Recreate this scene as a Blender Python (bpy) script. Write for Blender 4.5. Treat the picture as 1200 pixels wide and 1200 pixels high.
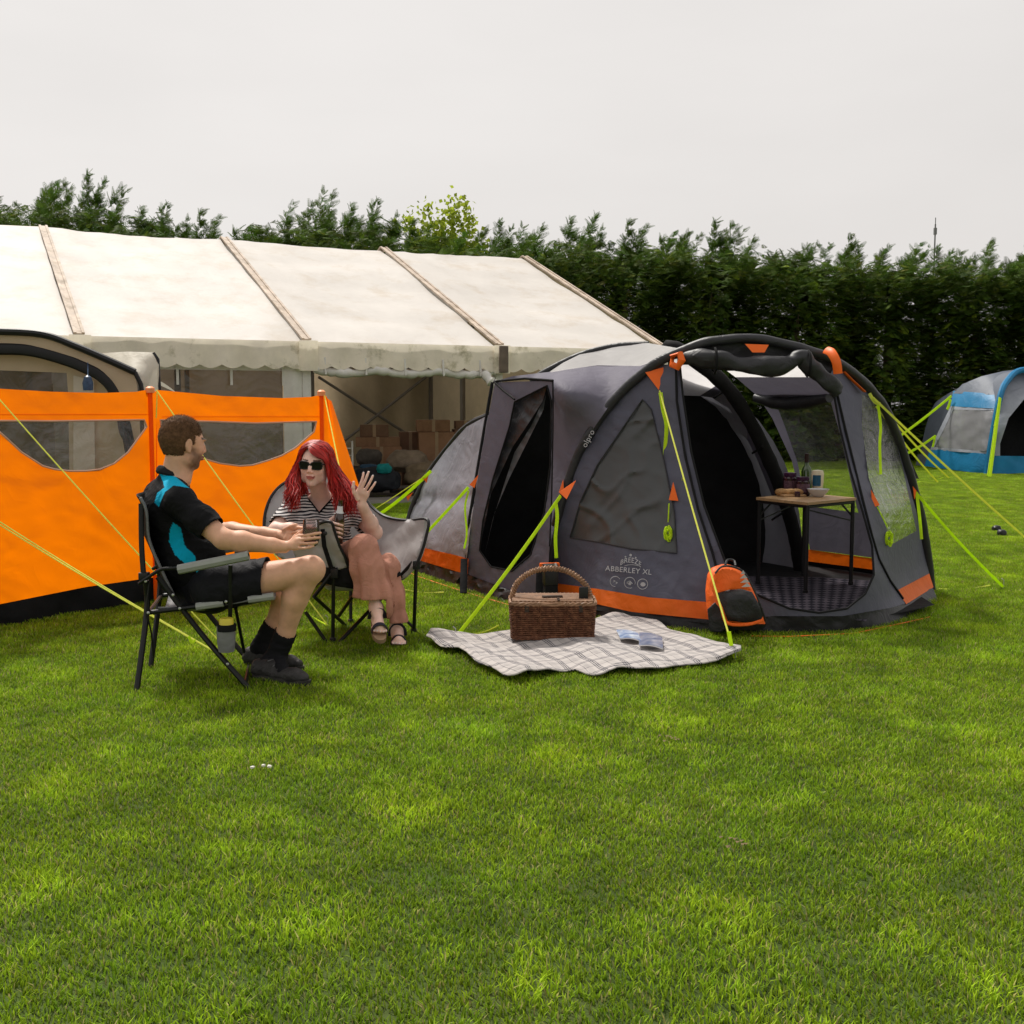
import bpy, bmesh, math, random
import numpy as np
from mathutils import Vector, Matrix, Euler, noise as mnoise
from mathutils.geometry import delaunay_2d_cdt
random.seed(7); rng = np.random.default_rng(7)
for o in list(bpy.data.objects): bpy.data.objects.remove(o)
scene = bpy.context.scene
R = math.radians
# ---------------------------------------------------------------- camera
EYE = 1.30; FPX = 1350.0; HOR = 475.0
PITCH = math.atan((600-HOR)/FPX)
cd = bpy.data.cameras.new('camera'); cam = bpy.data.objects.new('camera', cd)
scene.collection.objects.link(cam); scene.camera = cam
cd.sensor_width = 36; cd.lens = 36*FPX/1200; cd.clip_start = .05; cd.clip_end = 900
cam.location = (0, 0, EYE); cam.rotation_euler = (R(90)-PITCH, 0, 0)
# ---------------------------------------------------------------- world
SUN_EL, SUN_AZ = 55, -28       # sun high behind the scene, a little to the left
w = bpy.data.worlds.new('World'); scene.world = w; w.use_nodes = True
nt = w.node_tree; nt.nodes.clear()
sky = nt.nodes.new('ShaderNodeTexSky'); sky.sky_type = 'NISHITA'; sky.sun_disc = False
sky.sun_elevation = R(SUN_EL); sky.sun_rotation = R(SUN_AZ); sky.air_density = 1.6; sky.dust_density = 6
hs = nt.nodes.new('ShaderNodeHueSaturation'); hs.inputs['Saturation'].default_value = .12
bw = nt.nodes.new('ShaderNodeMix'); bw.data_type = 'RGBA'; bw.inputs['Factor'].default_value = .8
bw.inputs['B'].default_value = (8.7, 8.35, 8.1, 1)          # flat high overcast over the clear-sky model
tc = nt.nodes.new('ShaderNodeTexCoord'); nz = nt.nodes.new('ShaderNodeTexNoise'); nz.inputs['Scale'].default_value = 2.2
nz.inputs['Detail'].default_value = 5
mp = nt.nodes.new('ShaderNodeMapping'); mp.inputs['Scale'].default_value = (1, 1, 3)
mr = nt.nodes.new('ShaderNodeMapRange'); mr.inputs['From Min'].default_value = .3; mr.inputs['From Max'].default_value = .7
mr.inputs['To Min'].default_value = .95; mr.inputs['To Max'].default_value = 1.04
mul = nt.nodes.new('ShaderNodeVectorMath'); mul.operation = 'SCALE'
bg = nt.nodes.new('ShaderNodeBackground'); bg.inputs['Strength'].default_value = .1
ow = nt.nodes.new('ShaderNodeOutputWorld'); L = nt.links.new
L(sky.outputs[0], hs.inputs['Color']); L(hs.outputs[0], bw.inputs['A']); L(tc.outputs['Generated'], mp.inputs[0])
L(mp.outputs[0], nz.inputs[0]); L(nz.outputs[0], mr.inputs[0]); L(bw.outputs['Result'], mul.inputs[0]); L(mr.outputs[0], mul.inputs['Scale'])
L(mul.outputs[0], bg.inputs[0]); L(bg.outputs[0], ow.inputs[0])
sd = bpy.data.lights.new('sun', 'SUN'); sd.energy = 4.2; sd.angle = R(7); sd.color = (1, .95, .87)
sun = bpy.data.objects.new('sun', sd); scene.collection.objects.link(sun)
sdir = Vector((math.sin(R(SUN_AZ))*math.cos(R(SUN_EL)), math.cos(R(SUN_AZ))*math.cos(R(SUN_EL)), math.sin(R(SUN_EL))))
sun.rotation_euler = sdir.to_track_quat('Z', 'Y').to_euler(); sun.location = (0, 0, 30)
scene.view_settings.view_transform = 'Standard'; scene.view_settings.look = 'None'
scene.view_settings.exposure = 0; scene.view_settings.gamma = 1
scene.render.engine = 'CYCLES'
scene.cycles.max_bounces = 8; scene.cycles.transparent_max_bounces = 16

# ---------------------------------------------------------------- measuring helpers (photo survey point -> place in metres)
K = EYE/1.45
fw = Vector((0, math.cos(PITCH), -math.sin(PITCH))); upv = Vector((0, math.sin(PITCH), math.cos(PITCH)))
EYEP = Vector((0, 0, EYE))
def ray(x, y): return fw + Vector(((x-600)/FPX, 0, 0)) + upv*((600-y)/FPX)
def P(x, y, D):
    d = ray(x, y); return EYEP + d*(D*K/d.y)
def G(x, y, z=0.):
    d = ray(x, y); return EYEP + d*((z-EYE)/d.z)
def DG(x, y): return G(x, y).y/K

# ---------------------------------------------------------------- mesh helpers
def link(o):
    scene.collection.objects.link(o); return o
def thing(name, label, cat, loc=(0, 0, 0), group=None):
    o = link(bpy.data.objects.new(name, None)); o.location = loc; o.empty_display_size = .1
    o['label'] = label; o['category'] = cat
    if group: o['group'] = group
    return o
def tag(o, label, cat, group=None):
    o['label'] = label; o['category'] = cat
    if group: o['group'] = group
    return o
class B:
    """collects faces in world coordinates and links them as one mesh object"""
    def __init__(s): s.v = []; s.f = []; s.m = []; s.col = []; s.uv = None
    def add(s, vs, fs, mi=0, col=None):
        n = len(s.v); s.v += [tuple(v) for v in vs]; s.f += [tuple(i+n for i in f) for f in fs]; s.m += [mi]*len(fs)
        if col is not None: s.col += [col]*len(vs) if not isinstance(col, list) else col
        return s
    def box(s, c, size, rot=0, mi=0, bev=0, mat=None, col=None):
        bm = bmesh.new(); bmesh.ops.create_cube(bm, size=1)
        for v in bm.verts: v.co = Vector((v.co.x*size[0], v.co.y*size[1], v.co.z*size[2]))
        if bev: bmesh.ops.bevel(bm, geom=bm.edges[:], offset=bev, segments=2, affect='EDGES', profile=.6)
        M = Matrix.Translation(c) @ (mat if mat is not None else Matrix.Rotation(rot, 4, 'Z'))
        bm.transform(M); bm.verts.index_update()
        s.add([v.co for v in bm.verts], [[v.index for v in f.verts] for f in bm.faces], mi, col); bm.free(); return s
    def tube(s, pts, r, seg=8, mi=0, cap=True, flat=1.0, closed=False, up=None, col=None):
        pts = [Vector(p) for p in pts]; n = len(pts); vs = []; fs = []
        rr = r if hasattr(r, '__len__') else [r]*n
        prev = None
        for i, p in enumerate(pts):
            if closed: t = pts[(i+1) % n]-pts[i-1]
            else: t = pts[min(i+1, n-1)]-pts[max(i-1, 0)]
            if t.length < 1e-9: t = Vector((0, 0, 1))
            t.normalize()
            if prev is None:
                a = Vector(up) if up is not None else (Vector((0, 0, 1)) if abs(t.z) < .9 else Vector((1, 0, 0)))
                nrm = (a - t*a.dot(t)).normalized()
            else:
                nrm = prev - t*prev.dot(t)
                nrm = nrm.normalized() if nrm.length > 1e-6 else t.orthogonal().normalized()
            prev = nrm; b = t.cross(nrm)
            for k in range(seg):
                a = 2*math.pi*k/seg
                vs.append(p + nrm*(math.cos(a)*rr[i]*flat) + b*(math.sin(a)*rr[i]))
        m = n if closed else n-1
        for i in range(m):
            for k in range(seg):
                j = (i+1) % n
                fs.append((i*seg+k, i*seg+(k+1) % seg, j*seg+(k+1) % seg, j*seg+k))
        if cap and not closed:
            fs.append(tuple(range(seg))[::-1]); fs.append(tuple((n-1)*seg+k for k in range(seg)))
        return s.add(vs, fs, mi, col)
    def lathe(s, c, prof, seg=20, mi=0, axis=None, col=None):
        """prof: (radius, height) rings"""
        q = Vector((0, 0, 1)).rotation_difference(Vector(axis).normalized()) if axis is not None else None
        vs = []; fs = []; n = len(prof)
        for r, h in prof:
            for k in range(seg):
                a = 2*math.pi*k/seg; p = Vector((r*math.cos(a), r*math.sin(a), h))
                if q is not None: p = q @ p
                vs.append(Vector(c)+p)
        for i in range(n-1):
            for k in range(seg): fs.append((i*seg+k, i*seg+(k+1) % seg, (i+1)*seg+(k+1) % seg, (i+1)*seg+k))
        fs.append(tuple(range(seg))[::-1]); fs.append(tuple((n-1)*seg+k for k in range(seg)))
        return s.add(vs, fs, mi, col)
    def grid(s, f, nu, nv, mi=0, uv=False):
        vs = [f(i/nu, j/nv) for j in range(nv+1) for i in range(nu+1)]
        fs = [(j*(nu+1)+i, j*(nu+1)+i+1, (j+1)*(nu+1)+i+1, (j+1)*(nu+1)+i) for j in range(nv) for i in range(nu)]
        if uv: s.uv = [(i/nu, j/nv) for j in range(nv+1) for i in range(nu+1)]
        return s.add(vs, fs, mi)
    def build(s, name, mats, parent=None, smooth=True, label=None, kind=None, solid=0):
        o0 = parent.location if parent is not None else Vector((0, 0, 0))
        g = parent
        while g is not None and g.parent is not None: g = g.parent; o0 = g.location
        me = bpy.data.meshes.new(name)
        me.from_pydata([(v[0]-o0[0], v[1]-o0[1], v[2]-o0[2]) for v in s.v], [], s.f)
        for m in (mats if isinstance(mats, (list, tuple)) else [mats]): me.materials.append(m)
        me.polygons.foreach_set('material_index', s.m)
        me.polygons.foreach_set('use_smooth', [smooth]*len(s.f))
        if s.col and len(s.col) == len(s.v):
            a = me.color_attributes.new('Col', 'FLOAT_COLOR', 'POINT')
            a.data.foreach_set('color', np.array([tuple(c[:3])+(1,) for c in s.col], dtype=np.float32).ravel())
        if s.uv:
            ul = me.uv_layers.new(name='UVMap'); li = np.zeros(len(me.loops), dtype=np.int32); me.loops.foreach_get('vertex_index', li)
            ul.data.foreach_set('uv', np.array(s.uv, dtype=np.float32)[li].ravel())
        me.update()
        o = link(bpy.data.objects.new(name, me)); o.parent = parent
        if smooth == 'auto' or smooth:
            try: me.set_sharp_from_angle(angle=R(38))
            except Exception: pass
        if solid:
            md = o.modifiers.new('solid', 'SOLIDIFY'); md.thickness = solid; md.offset = 0
        if label: o['label'] = label
        if kind: o['kind'] = kind
        return o
def root_of(o):
    while o.parent is not None: o = o.parent
    return o
def copy_tree(o, parent=None):
    c = o.copy(); link(c); c.parent = parent
    for ch in list(o.children): copy_tree(ch, c)
    return c
def lerp(a, b, t): return a+(b-a)*t
def spline(pts, n, closed=False):
    """Catmull-Rom through points"""
    pts = [Vector(p) for p in pts]; m = len(pts); out = []
    seg = m if closed else m-1
    for i in range(n if closed else n+1):
        t = i/n*seg; k = min(int(t), seg-1); f = t-k
        if closed: p0, p1, p2, p3 = pts[(k-1) % m], pts[k], pts[(k+1) % m], pts[(k+2) % m]
        else:
            p1, p2 = pts[k], pts[k+1]; p0 = pts[k-1] if k else p1*2-p2; p3 = pts[k+2] if k+2 < m else p2*2-p1
        out.append(.5*((2*p1)+(p2-p0)*f+(2*p0-5*p1+4*p2-p3)*f*f+(3*p1-p0-3*p2+p3)*f**3))
    return out
class DF:
    """smooth distance field of a surface through surveyed points (thin plate)"""
    def __init__(s, pts):
        p = np.array(pts, float); s.c = p[:, :2]/100; s.d = p[:, 2]; n = len(p)
        A = np.zeros((n+3, n+3)); A[:n, :n] = s.k(s.c, s.c)+np.eye(n)*.02; A[:n, n] = 1; A[:n, n+1:] = s.c
        A[n:, :n] = A[:n, n:].T; b = np.zeros(n+3); b[:n] = s.d; s.w = np.linalg.solve(A, b)
    def k(s, a, b):
        r = np.sqrt(((a[:, None]-b[None])**2).sum(-1)); return r*r*np.log(r+1e-9)
    def __call__(s, x, y):
        q = np.array([[x, y]])/100; return float(s.k(q, s.c)[0] @ s.w[:-3]+s.w[-3]+q[0] @ s.w[-2:])
def dens(poly, step, closed=True):
    out = []; n = len(poly)
    for i in range(n if closed else n-1):
        a, b = poly[i], poly[(i+1) % n]; l = math.hypot(b[0]-a[0], b[1]-a[1]); m = max(1, int(l/step))
        out += [(lerp(a[0], b[0], k/m), lerp(a[1], b[1], k/m)) for k in range(m)]
    return out
def smoothpoly(poly, n=60):
    return [(p.x, p.y) for p in spline([(x, y, 0) for x, y in poly], n, True)]
def inside(x, y, poly):
    c = False; j = len(poly)-1
    for i in range(len(poly)):
        xi, yi = poly[i]; xj, yj = poly[j]
        if (yi > y) != (yj > y) and x < (xj-xi)*(y-yi)/(yj-yi)+xi: c = not c
        j = i
    return c
def crease(p, s=0):
    """sharp stretch folds: thin ridges running in two slanted directions"""
    a = mnoise.noise(Vector((p.x*1.3+p.z*2.6, p.y*1.2, p.z*1.1-p.x*2.2+s))*1.5); c = mnoise.noise(Vector((p.x*3.2-p.z*1.5+s, p.y*1.6, p.z*1.6+p.x*.5))*1.4)
    f = mnoise.noise(Vector((p.x*7+s, p.y*4, p.z*7)))
    m = .35+.65*max(0, min(1, .5+1.6*mnoise.noise(p*1.7+Vector((s, 9, 0)))))
    return m*(max(0, 1-abs(a)*7)**1.3+.8*max(0, 1-abs(c)*6)**1.3+.35*(1-2*abs(f)))
def crumple(b, amp=.008, sc=12., st=(1, 1, 1)):
    b.v = [tuple(Vector(v)+mnoise.noise_vector(Vector((v[0]*st[0], v[1]*st[1], v[2]*st[2]))*sc)*amp) for v in b.v]; return b
def panel(poly, df, step=5, holes=(), wr=.012, wsc=3., seed=0, back=0., b=None, mi=0, ridge=None, cr=.005):
    """cloth panel: an outline on a surveyed surface, filled, with real creases. back pushes it away (metres)"""
    b = b or B(); loops = [dens(poly, step)]+[dens(h, step) for h in holes]
    pts = []; edges = []; fc = []
    for lp in loops:
        n0 = len(pts); pts += lp; edges += [(n0+i, n0+(i+1) % len(lp)) for i in range(len(lp))]
    xs = [p[0] for p in poly]; ys = [p[1] for p in poly]
    y = min(ys)+step/2; r = 0
    while y < max(ys):
        x = min(xs)+(step/2 if r % 2 else step*.25)
        while x < max(xs):
            if inside(x, y, poly) and not any(inside(x, y, h) for h in holes):
                pts.append((x, y))
            x += step
        y += step*.87; r += 1
    vo, eo, fo, ov, oe, of = delaunay_2d_cdt([Vector(p) for p in pts], edges, [], 0, 1e-4)
    vs = []
    for v in vo:
        D = df(v.x, v.y); p = P(v.x, v.y, D)
        q = p*wsc+Vector((seed*7.3, 0, 0))
        d = wr*(mnoise.noise(q)+.5*mnoise.noise(q*2.3)+.35*(abs(mnoise.noise(Vector((q.x*1.3+q.z*2.2, q.y, q.z*.5-q.x))*1.7))*2-.6))
        d -= cr*crease(p, seed*3.1)
        if ridge: d += ridge(v.x, v.y)
        dr = (p-EYEP).normalized(); vs.append(p+dr*(d+back))
    fs = []
    for f in fo:
        cx = sum(vo[i].x for i in f)/len(f); cy = sum(vo[i].y for i in f)/len(f)
        if inside(cx, cy, loops[0]) and not any(inside(cx, cy, h) for h in loops[1:]): fs.append(tuple(f)[::-1])
    return b.add(vs, fs, mi)

# ---------------------------------------------------------------- materials
def srgb(r, g=None, b=None):
    if g is None: g = b = r
    f = lambda c: (c/255/12.92 if c/255 <= .04045 else ((c/255+.055)/1.055)**2.4)
    return (f(r), f(g), f(b))
def mat(name, col, rough=.7, var=.12, vs=6., bump=.25, bs=60., spec=.3, metal=0, trans=0, tcol=None, alpha=1, col2=None, c2s=3., c2t=.55,
        attr=False, weave=0, sheen=0, sss=0, bd=.002, coat=0):
    m = bpy.data.materials.new(name); m.use_nodes = True; t = m.node_tree; N = t.nodes.new; L = t.links.new
    bs_ = t.nodes['Principled BSDF']; out = t.nodes['Material Output']
    co = N('ShaderNodeTexCoord').outputs['Object']
    n1 = N('ShaderNodeTexNoise'); n1.inputs['Scale'].default_value = vs; n1.inputs['Detail'].default_value = 6; n1.inputs['Roughness'].default_value = .62
    L(co, n1.inputs['Vector'])
    src = None
    if attr:
        a = N('ShaderNodeAttribute'); a.attribute_name = 'Col'; src = a.outputs['Color']
    if col2 is not None:
        n2 = N('ShaderNodeTexNoise'); n2.inputs['Scale'].default_value = c2s; n2.inputs['Detail'].default_value = 8; n2.inputs['Roughness'].default_value = .7; L(co, n2.inputs['Vector'])
        mr = N('ShaderNodeMapRange'); mr.inputs['From Min'].default_value = c2t-.08; mr.inputs['From Max'].default_value = c2t+.1; L(n2.outputs[0], mr.inputs[0])
        mx = N('ShaderNodeMix'); mx.data_type = 'RGBA'; mx.inputs['A'].default_value = (*col, 1); mx.inputs['B'].default_value = (*col2, 1); L(mr.outputs[0], mx.inputs['Factor']); src = mx.outputs['Result']
    mr = N('ShaderNodeMapRange'); mr.inputs['From Min'].default_value = .3; mr.inputs['From Max'].default_value = .7
    mr.inputs['To Min'].default_value = 1-var; mr.inputs['To Max'].default_value = 1+var; L(n1.outputs[0], mr.inputs[0])
    sc = N('ShaderNodeVectorMath'); sc.operation = 'SCALE'; L(mr.outputs[0], sc.inputs['Scale'])
    if src is not None: L(src, sc.inputs[0])
    else: sc.inputs[0].default_value = col
    L(sc.outputs[0], bs_.inputs['Base Color'])
    bs_.inputs['Roughness'].default_value = rough; bs_.inputs['Specular IOR Level'].default_value = spec; bs_.inputs['Metallic'].default_value = metal
    if sheen: bs_.inputs['Sheen Weight'].default_value = sheen
    if coat: bs_.inputs['Coat Weight'].default_value = coat
    if sss:
        bs_.inputs['Subsurface Weight'].default_value = sss; bs_.inputs['Subsurface Radius'].default_value = (.012, .005, .003); bs_.inputs['Subsurface Scale'].default_value = 1
    nrm = None
    if bump:
        n3 = N('ShaderNodeTexNoise'); n3.inputs['Scale'].default_value = bs; n3.inputs['Detail'].default_value = 4; L(co, n3.inputs['Vector'])
        bp = N('ShaderNodeBump'); bp.inputs['Strength'].default_value = bump; bp.inputs['Distance'].default_value = bd; L(n3.outputs[0], bp.inputs['Height']); nrm = bp.outputs[0]
        if weave:
            n4 = N('ShaderNodeTexNoise'); n4.inputs['Scale'].default_value = weave*.8; n4.inputs['Detail'].default_value = 3; n4.inputs['Roughness'].default_value = .5; n4.inputs['Distortion'].default_value = 1.2; L(co, n4.inputs['Vector'])
            b2 = N('ShaderNodeBump'); b2.inputs['Strength'].default_value = .5; b2.inputs['Distance'].default_value = .022; sb = N('ShaderNodeMath'); sb.operation = 'SUBTRACT'; sb.inputs[1].default_value = .5; L(n4.outputs[0], sb.inputs[0]); ab = N('ShaderNodeMath'); ab.operation = 'ABSOLUTE'; L(sb.outputs[0], ab.inputs[0]); L(ab.outputs[0], b2.inputs['Height']); L(nrm, b2.inputs['Normal']); nrm = b2.outputs[0]
        L(nrm, bs_.inputs['Normal'])
    last = bs_.outputs[0]
    if trans:
        tr = N('ShaderNodeBsdfTranslucent'); ms = N('ShaderNodeMixShader'); ms.inputs[0].default_value = trans
        if tcol: tr.inputs[0].default_value = (*tcol, 1)
        else: L(sc.outputs[0], tr.inputs[0])
        if nrm: L(nrm, tr.inputs['Normal'])
        L(last, ms.inputs[1]); L(tr.outputs[0], ms.inputs[2]); last = ms.outputs[0]
    if alpha < 1:
        tp = N('ShaderNodeBsdfTransparent'); ms = N('ShaderNodeMixShader'); ms.inputs[0].default_value = alpha
        L(tp.outputs[0], ms.inputs[1]); L(last, ms.inputs[2]); last = ms.outputs[0]
    L(last, out.inputs['Surface'])
    return m
def film(name, tint=(.8, .8, .8), haze=.18, hcol=(.5, .5, .5), rough=.12, wsc=5.):
    """clear flexible window: lets light through, adds creased shine and a little haze"""
    m = bpy.data.materials.new(name); m.use_nodes = True; t = m.node_tree; N = t.nodes.new; L = t.links.new
    t.nodes.remove(t.nodes['Principled BSDF']); out = t.nodes['Material Output']
    co = N('ShaderNodeTexCoord').outputs['Object']
    n = N('ShaderNodeTexNoise'); n.inputs['Scale'].default_value = wsc; n.inputs['Detail'].default_value = 6; n.inputs['Distortion'].default_value = 1.5; L(co, n.inputs['Vector'])
    bp = N('ShaderNodeBump'); bp.inputs['Strength'].default_value = .7; bp.inputs['Distance'].default_value = .03; L(n.outputs[0], bp.inputs['Height'])
    tp = N('ShaderNodeBsdfTransparent'); tp.inputs[0].default_value = (*tint, 1)
    df = N('ShaderNodeBsdfDiffuse'); df.inputs[0].default_value = (*hcol, 1)
    gl = N('ShaderNodeBsdfGlossy'); gl.inputs['Roughness'].default_value = rough; gl.inputs[0].default_value = (.9, .9, .9, 1); L(bp.outputs[0], gl.inputs['Normal'])
    fr = N('ShaderNodeFresnel'); fr.inputs[0].default_value = 1.5; L(bp.outputs[0], fr.inputs['Normal'])
    m1 = N('ShaderNodeMixShader'); m1.inputs[0].default_value = haze; L(tp.outputs[0], m1.inputs[1]); L(df.outputs[0], m1.inputs[2])
    m2 = N('ShaderNodeMixShader'); L(fr.outputs[0], m2.inputs[0]); L(m1.outputs[0], m2.inputs[1]); L(gl.outputs[0], m2.inputs[2])
    L(m2.outputs[0], out.inputs['Surface']); return m
# ================================================================ materials used by the setting
M = {}
M['soil'] = mat('soil', (.05, .075, .018), .95, .3, 1.5, .6, 40, .1, col2=(.08, .095, .03), c2s=.8, bd=.02)
def grass_mat():
    m = mat('grass', (.1, .2, .03), .6, .1, 3, 0, spec=.1, attr=True, trans=.42)
    t = m.node_tree; N = t.nodes.new; L = t.links.new
    pos = N('ShaderNodeNewGeometry').outputs['Position']
    a = [n for n in t.nodes if n.type == 'ATTRIBUTE'][0]; sc = [n for n in t.nodes if n.type == 'VECT_MATH'][0]
    n1 = N('ShaderNodeTexNoise'); n1.inputs['Scale'].default_value = 1.9; n1.inputs['Detail'].default_value = 6; n1.inputs['Roughness'].default_value = .65; L(pos, n1.inputs['Vector'])
    mr = N('ShaderNodeMapRange'); mr.inputs['From Min'].default_value = .35; mr.inputs['From Max'].default_value = .65; L(n1.outputs[0], mr.inputs[0])
    mx = N('ShaderNodeMix'); mx.data_type = 'RGBA'; mx.blend_type = 'MULTIPLY'; mx.inputs['Factor'].default_value = 1
    rp = N('ShaderNodeMix'); rp.data_type = 'RGBA'; rp.inputs['A'].default_value = (.84, .9, .9, 1); rp.inputs['B'].default_value = (1.08, 1.02, .9, 1)
    L(mr.outputs[0], rp.inputs['Factor']); L(a.outputs['Color'], mx.inputs['A']); L(rp.outputs['Result'], mx.inputs['B'])
    n2 = N('ShaderNodeTexNoise'); n2.inputs['Scale'].default_value = 7; n2.inputs['Detail'].default_value = 3; L(pos, n2.inputs['Vector'])
    m2 = N('ShaderNodeMapRange'); m2.inputs['From Min'].default_value = .3; m2.inputs['From Max'].default_value = .7; m2.inputs['To Min'].default_value = .78; m2.inputs['To Max'].default_value = 1.2; L(n2.outputs[0], m2.inputs[0])
    L(mx.outputs['Result'], sc.inputs[0]); L(m2.outputs[0], sc.inputs['Scale'])
    return m
M['grass'] = grass_mat()
# ---------------------------------------------------------------- lawn
b = B(); rings = [0, 3, 6, 9, 12, 16, 20, 26, 34, 60, 120, 300]; seg = 48; vs = [(0, 10, 0)]; fs = []
for r in rings[1:]:
    for k in range(seg): a = 2*math.pi*k/seg; vs.append((r*math.cos(a), 10+r*math.sin(a), 0))
for k in range(seg): fs.append((0, 1+k, 1+(k+1) % seg))
for i in range(len(rings)-2):
    for k in range(seg): fs.append((1+i*seg+k, 1+(i+1)*seg+k, 1+(i+1)*seg+(k+1) % seg, 1+i*seg+(k+1) % seg))
b.add(vs, fs); lawn = b.build('lawn', M['soil'], kind='structure'); lawn['label'] = 'short mown green lawn of the camping field'
def blade_patch(n, seed, size=1.0):
    g = np.random.default_rng(seed); x = g.uniform(-.5, .5, n)*size; y = g.uniform(-.5, .5, n)*size
    cl = np.zeros(n)
    for _ in range(44):
        cx, cy = g.uniform(-.5, .5, 2)*size; s = g.uniform(.025, .1)
        cl += g.uniform(-.5, 1)*np.exp(-((x-cx)**2+(y-cy)**2)/(2*s*s))
    h = (.017+.015*g.random(n)**1.5)*(1+.4*np.clip(cl, -.8, 1.4)); wd = g.uniform(.0012, .0025, n)
    a = g.uniform(0, 2*np.pi, n); ln = g.uniform(.1, .9, n)*h; da = a+g.normal(0, .5, n)
    dx, dy = np.cos(a), np.sin(a); lx, ly = np.cos(da+1.57)*ln, np.sin(da+1.57)*ln
    V = np.zeros((n, 5, 3))
    for k, (t, ww) in enumerate([(0, 1), (0, -1), (.55, .9), (.55, -.9), (1, 0)]):
        V[:, k, 0] = x+dx*wd*ww+lx*t*t; V[:, k, 1] = y+dy*wd*ww+ly*t*t; V[:, k, 2] = h*t*(1-.18*t)
    base = np.arange(n)[:, None]*5
    F4 = (base+np.array([0, 1, 3, 2])).tolist(); F3 = (base+np.array([2, 3, 4])).tolist()
    hue = g.random(n); dry = g.random(n) < .08
    C = np.stack([.17+.155*hue+.03*cl, .315+.14*hue+.03*cl, .014+.012*hue], 1); C[dry] = (.42, .38, .15)
    C = np.clip(C*(g.uniform(.6, 1.25, n)*(1+.3*np.clip(cl, -1, 1)))[:, None], .008, 1)
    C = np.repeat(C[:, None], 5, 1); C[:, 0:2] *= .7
    return V.reshape(-1, 3), F4+F3, C.reshape(-1, 3)
def make_grass():
    V = []; F = []; C = []; kd = []; off = 0; NV = 3
    for k in range(NV):
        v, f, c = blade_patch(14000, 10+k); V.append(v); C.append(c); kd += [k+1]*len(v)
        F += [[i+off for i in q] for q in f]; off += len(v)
    pts = []
    for j in range(0, 30):
        for i in range(-20, 20):
            y = 1.8+j; x = i+.5
            if abs(x) < .55*y+3.2: pts.append((x, y, 0))
    V.append(np.array(pts)); C.append(np.zeros((len(pts), 3))); kd += [0]*len(pts)
    V = np.concatenate(V); C = np.concatenate(C)
    me = bpy.data.meshes.new('grass'); me.from_pydata(V.tolist(), [], F)
    a = me.color_attributes.new('Col', 'FLOAT_COLOR', 'POINT'); a.data.foreach_set('color', np.concatenate([C, np.ones((len(C), 1))], 1).astype(np.float32).ravel())
    a = me.attributes.new('kd', 'INT', 'POINT'); a.data.foreach_set('value', kd)
    me.materials.append(M['grass']); o = link(bpy.data.objects.new('grass', me)); o['kind'] = 'stuff'
    tag(o, 'short green mown grass blades covering the camping field', 'grass')
    ng = bpy.data.node_groups.new('grass_nodes', 'GeometryNodeTree'); N = ng.nodes.new; L = ng.links.new
    ng.interface.new_socket('Geometry', in_out='INPUT', socket_type='NodeSocketGeometry'); ng.interface.new_socket('Geometry', in_out='OUTPUT', socket_type='NodeSocketGeometry')
    gi = N('NodeGroupInput'); go = N('NodeGroupOutput'); at = N('GeometryNodeInputNamedAttribute'); at.data_type = 'INT'; at.inputs['Name'].default_value = 'kd'
    def sep(k):
        c = N('FunctionNodeCompare'); c.data_type = 'INT'; c.operation = 'EQUAL'; L(at.outputs['Attribute'], c.inputs[2]); c.inputs[3].default_value = k
        s = N('GeometryNodeSeparateGeometry'); s.domain = 'POINT'; L(gi.outputs[0], s.inputs[0]); L(c.outputs[0], s.inputs[1]); return s.outputs[0]
    g2i = N('GeometryNodeGeometryToInstance')
    for k in range(NV): L(sep(k+1), g2i.inputs[0])
    ip = N('GeometryNodeInstanceOnPoints'); L(sep(0), ip.inputs['Points']); L(g2i.outputs[0], ip.inputs['Instance']); ip.inputs['Pick Instance'].default_value = True
    ri = N('FunctionNodeRandomValue'); ri.data_type = 'INT'; ri.inputs[4].default_value = 0; ri.inputs[5].default_value = NV-1; L(ri.outputs[2], ip.inputs['Instance Index'])
    rr = N('FunctionNodeRandomValue'); rr.data_type = 'INT'; rr.inputs[4].default_value = 0; rr.inputs[5].default_value = 3; rr.inputs[8].default_value = 3
    ml = N('ShaderNodeMath'); ml.operation = 'MULTIPLY'; ml.inputs[1].default_value = math.pi/2; L(rr.outputs[2], ml.inputs[0])
    cx = N('ShaderNodeCombineXYZ'); L(ml.outputs[0], cx.inputs[2]); L(cx.outputs[0], ip.inputs['Rotation'])
    L(ip.outputs[0], go.inputs[0])
    md = o.modifiers.new('grass', 'NODES'); md.node_group = ng
make_grass()
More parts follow.
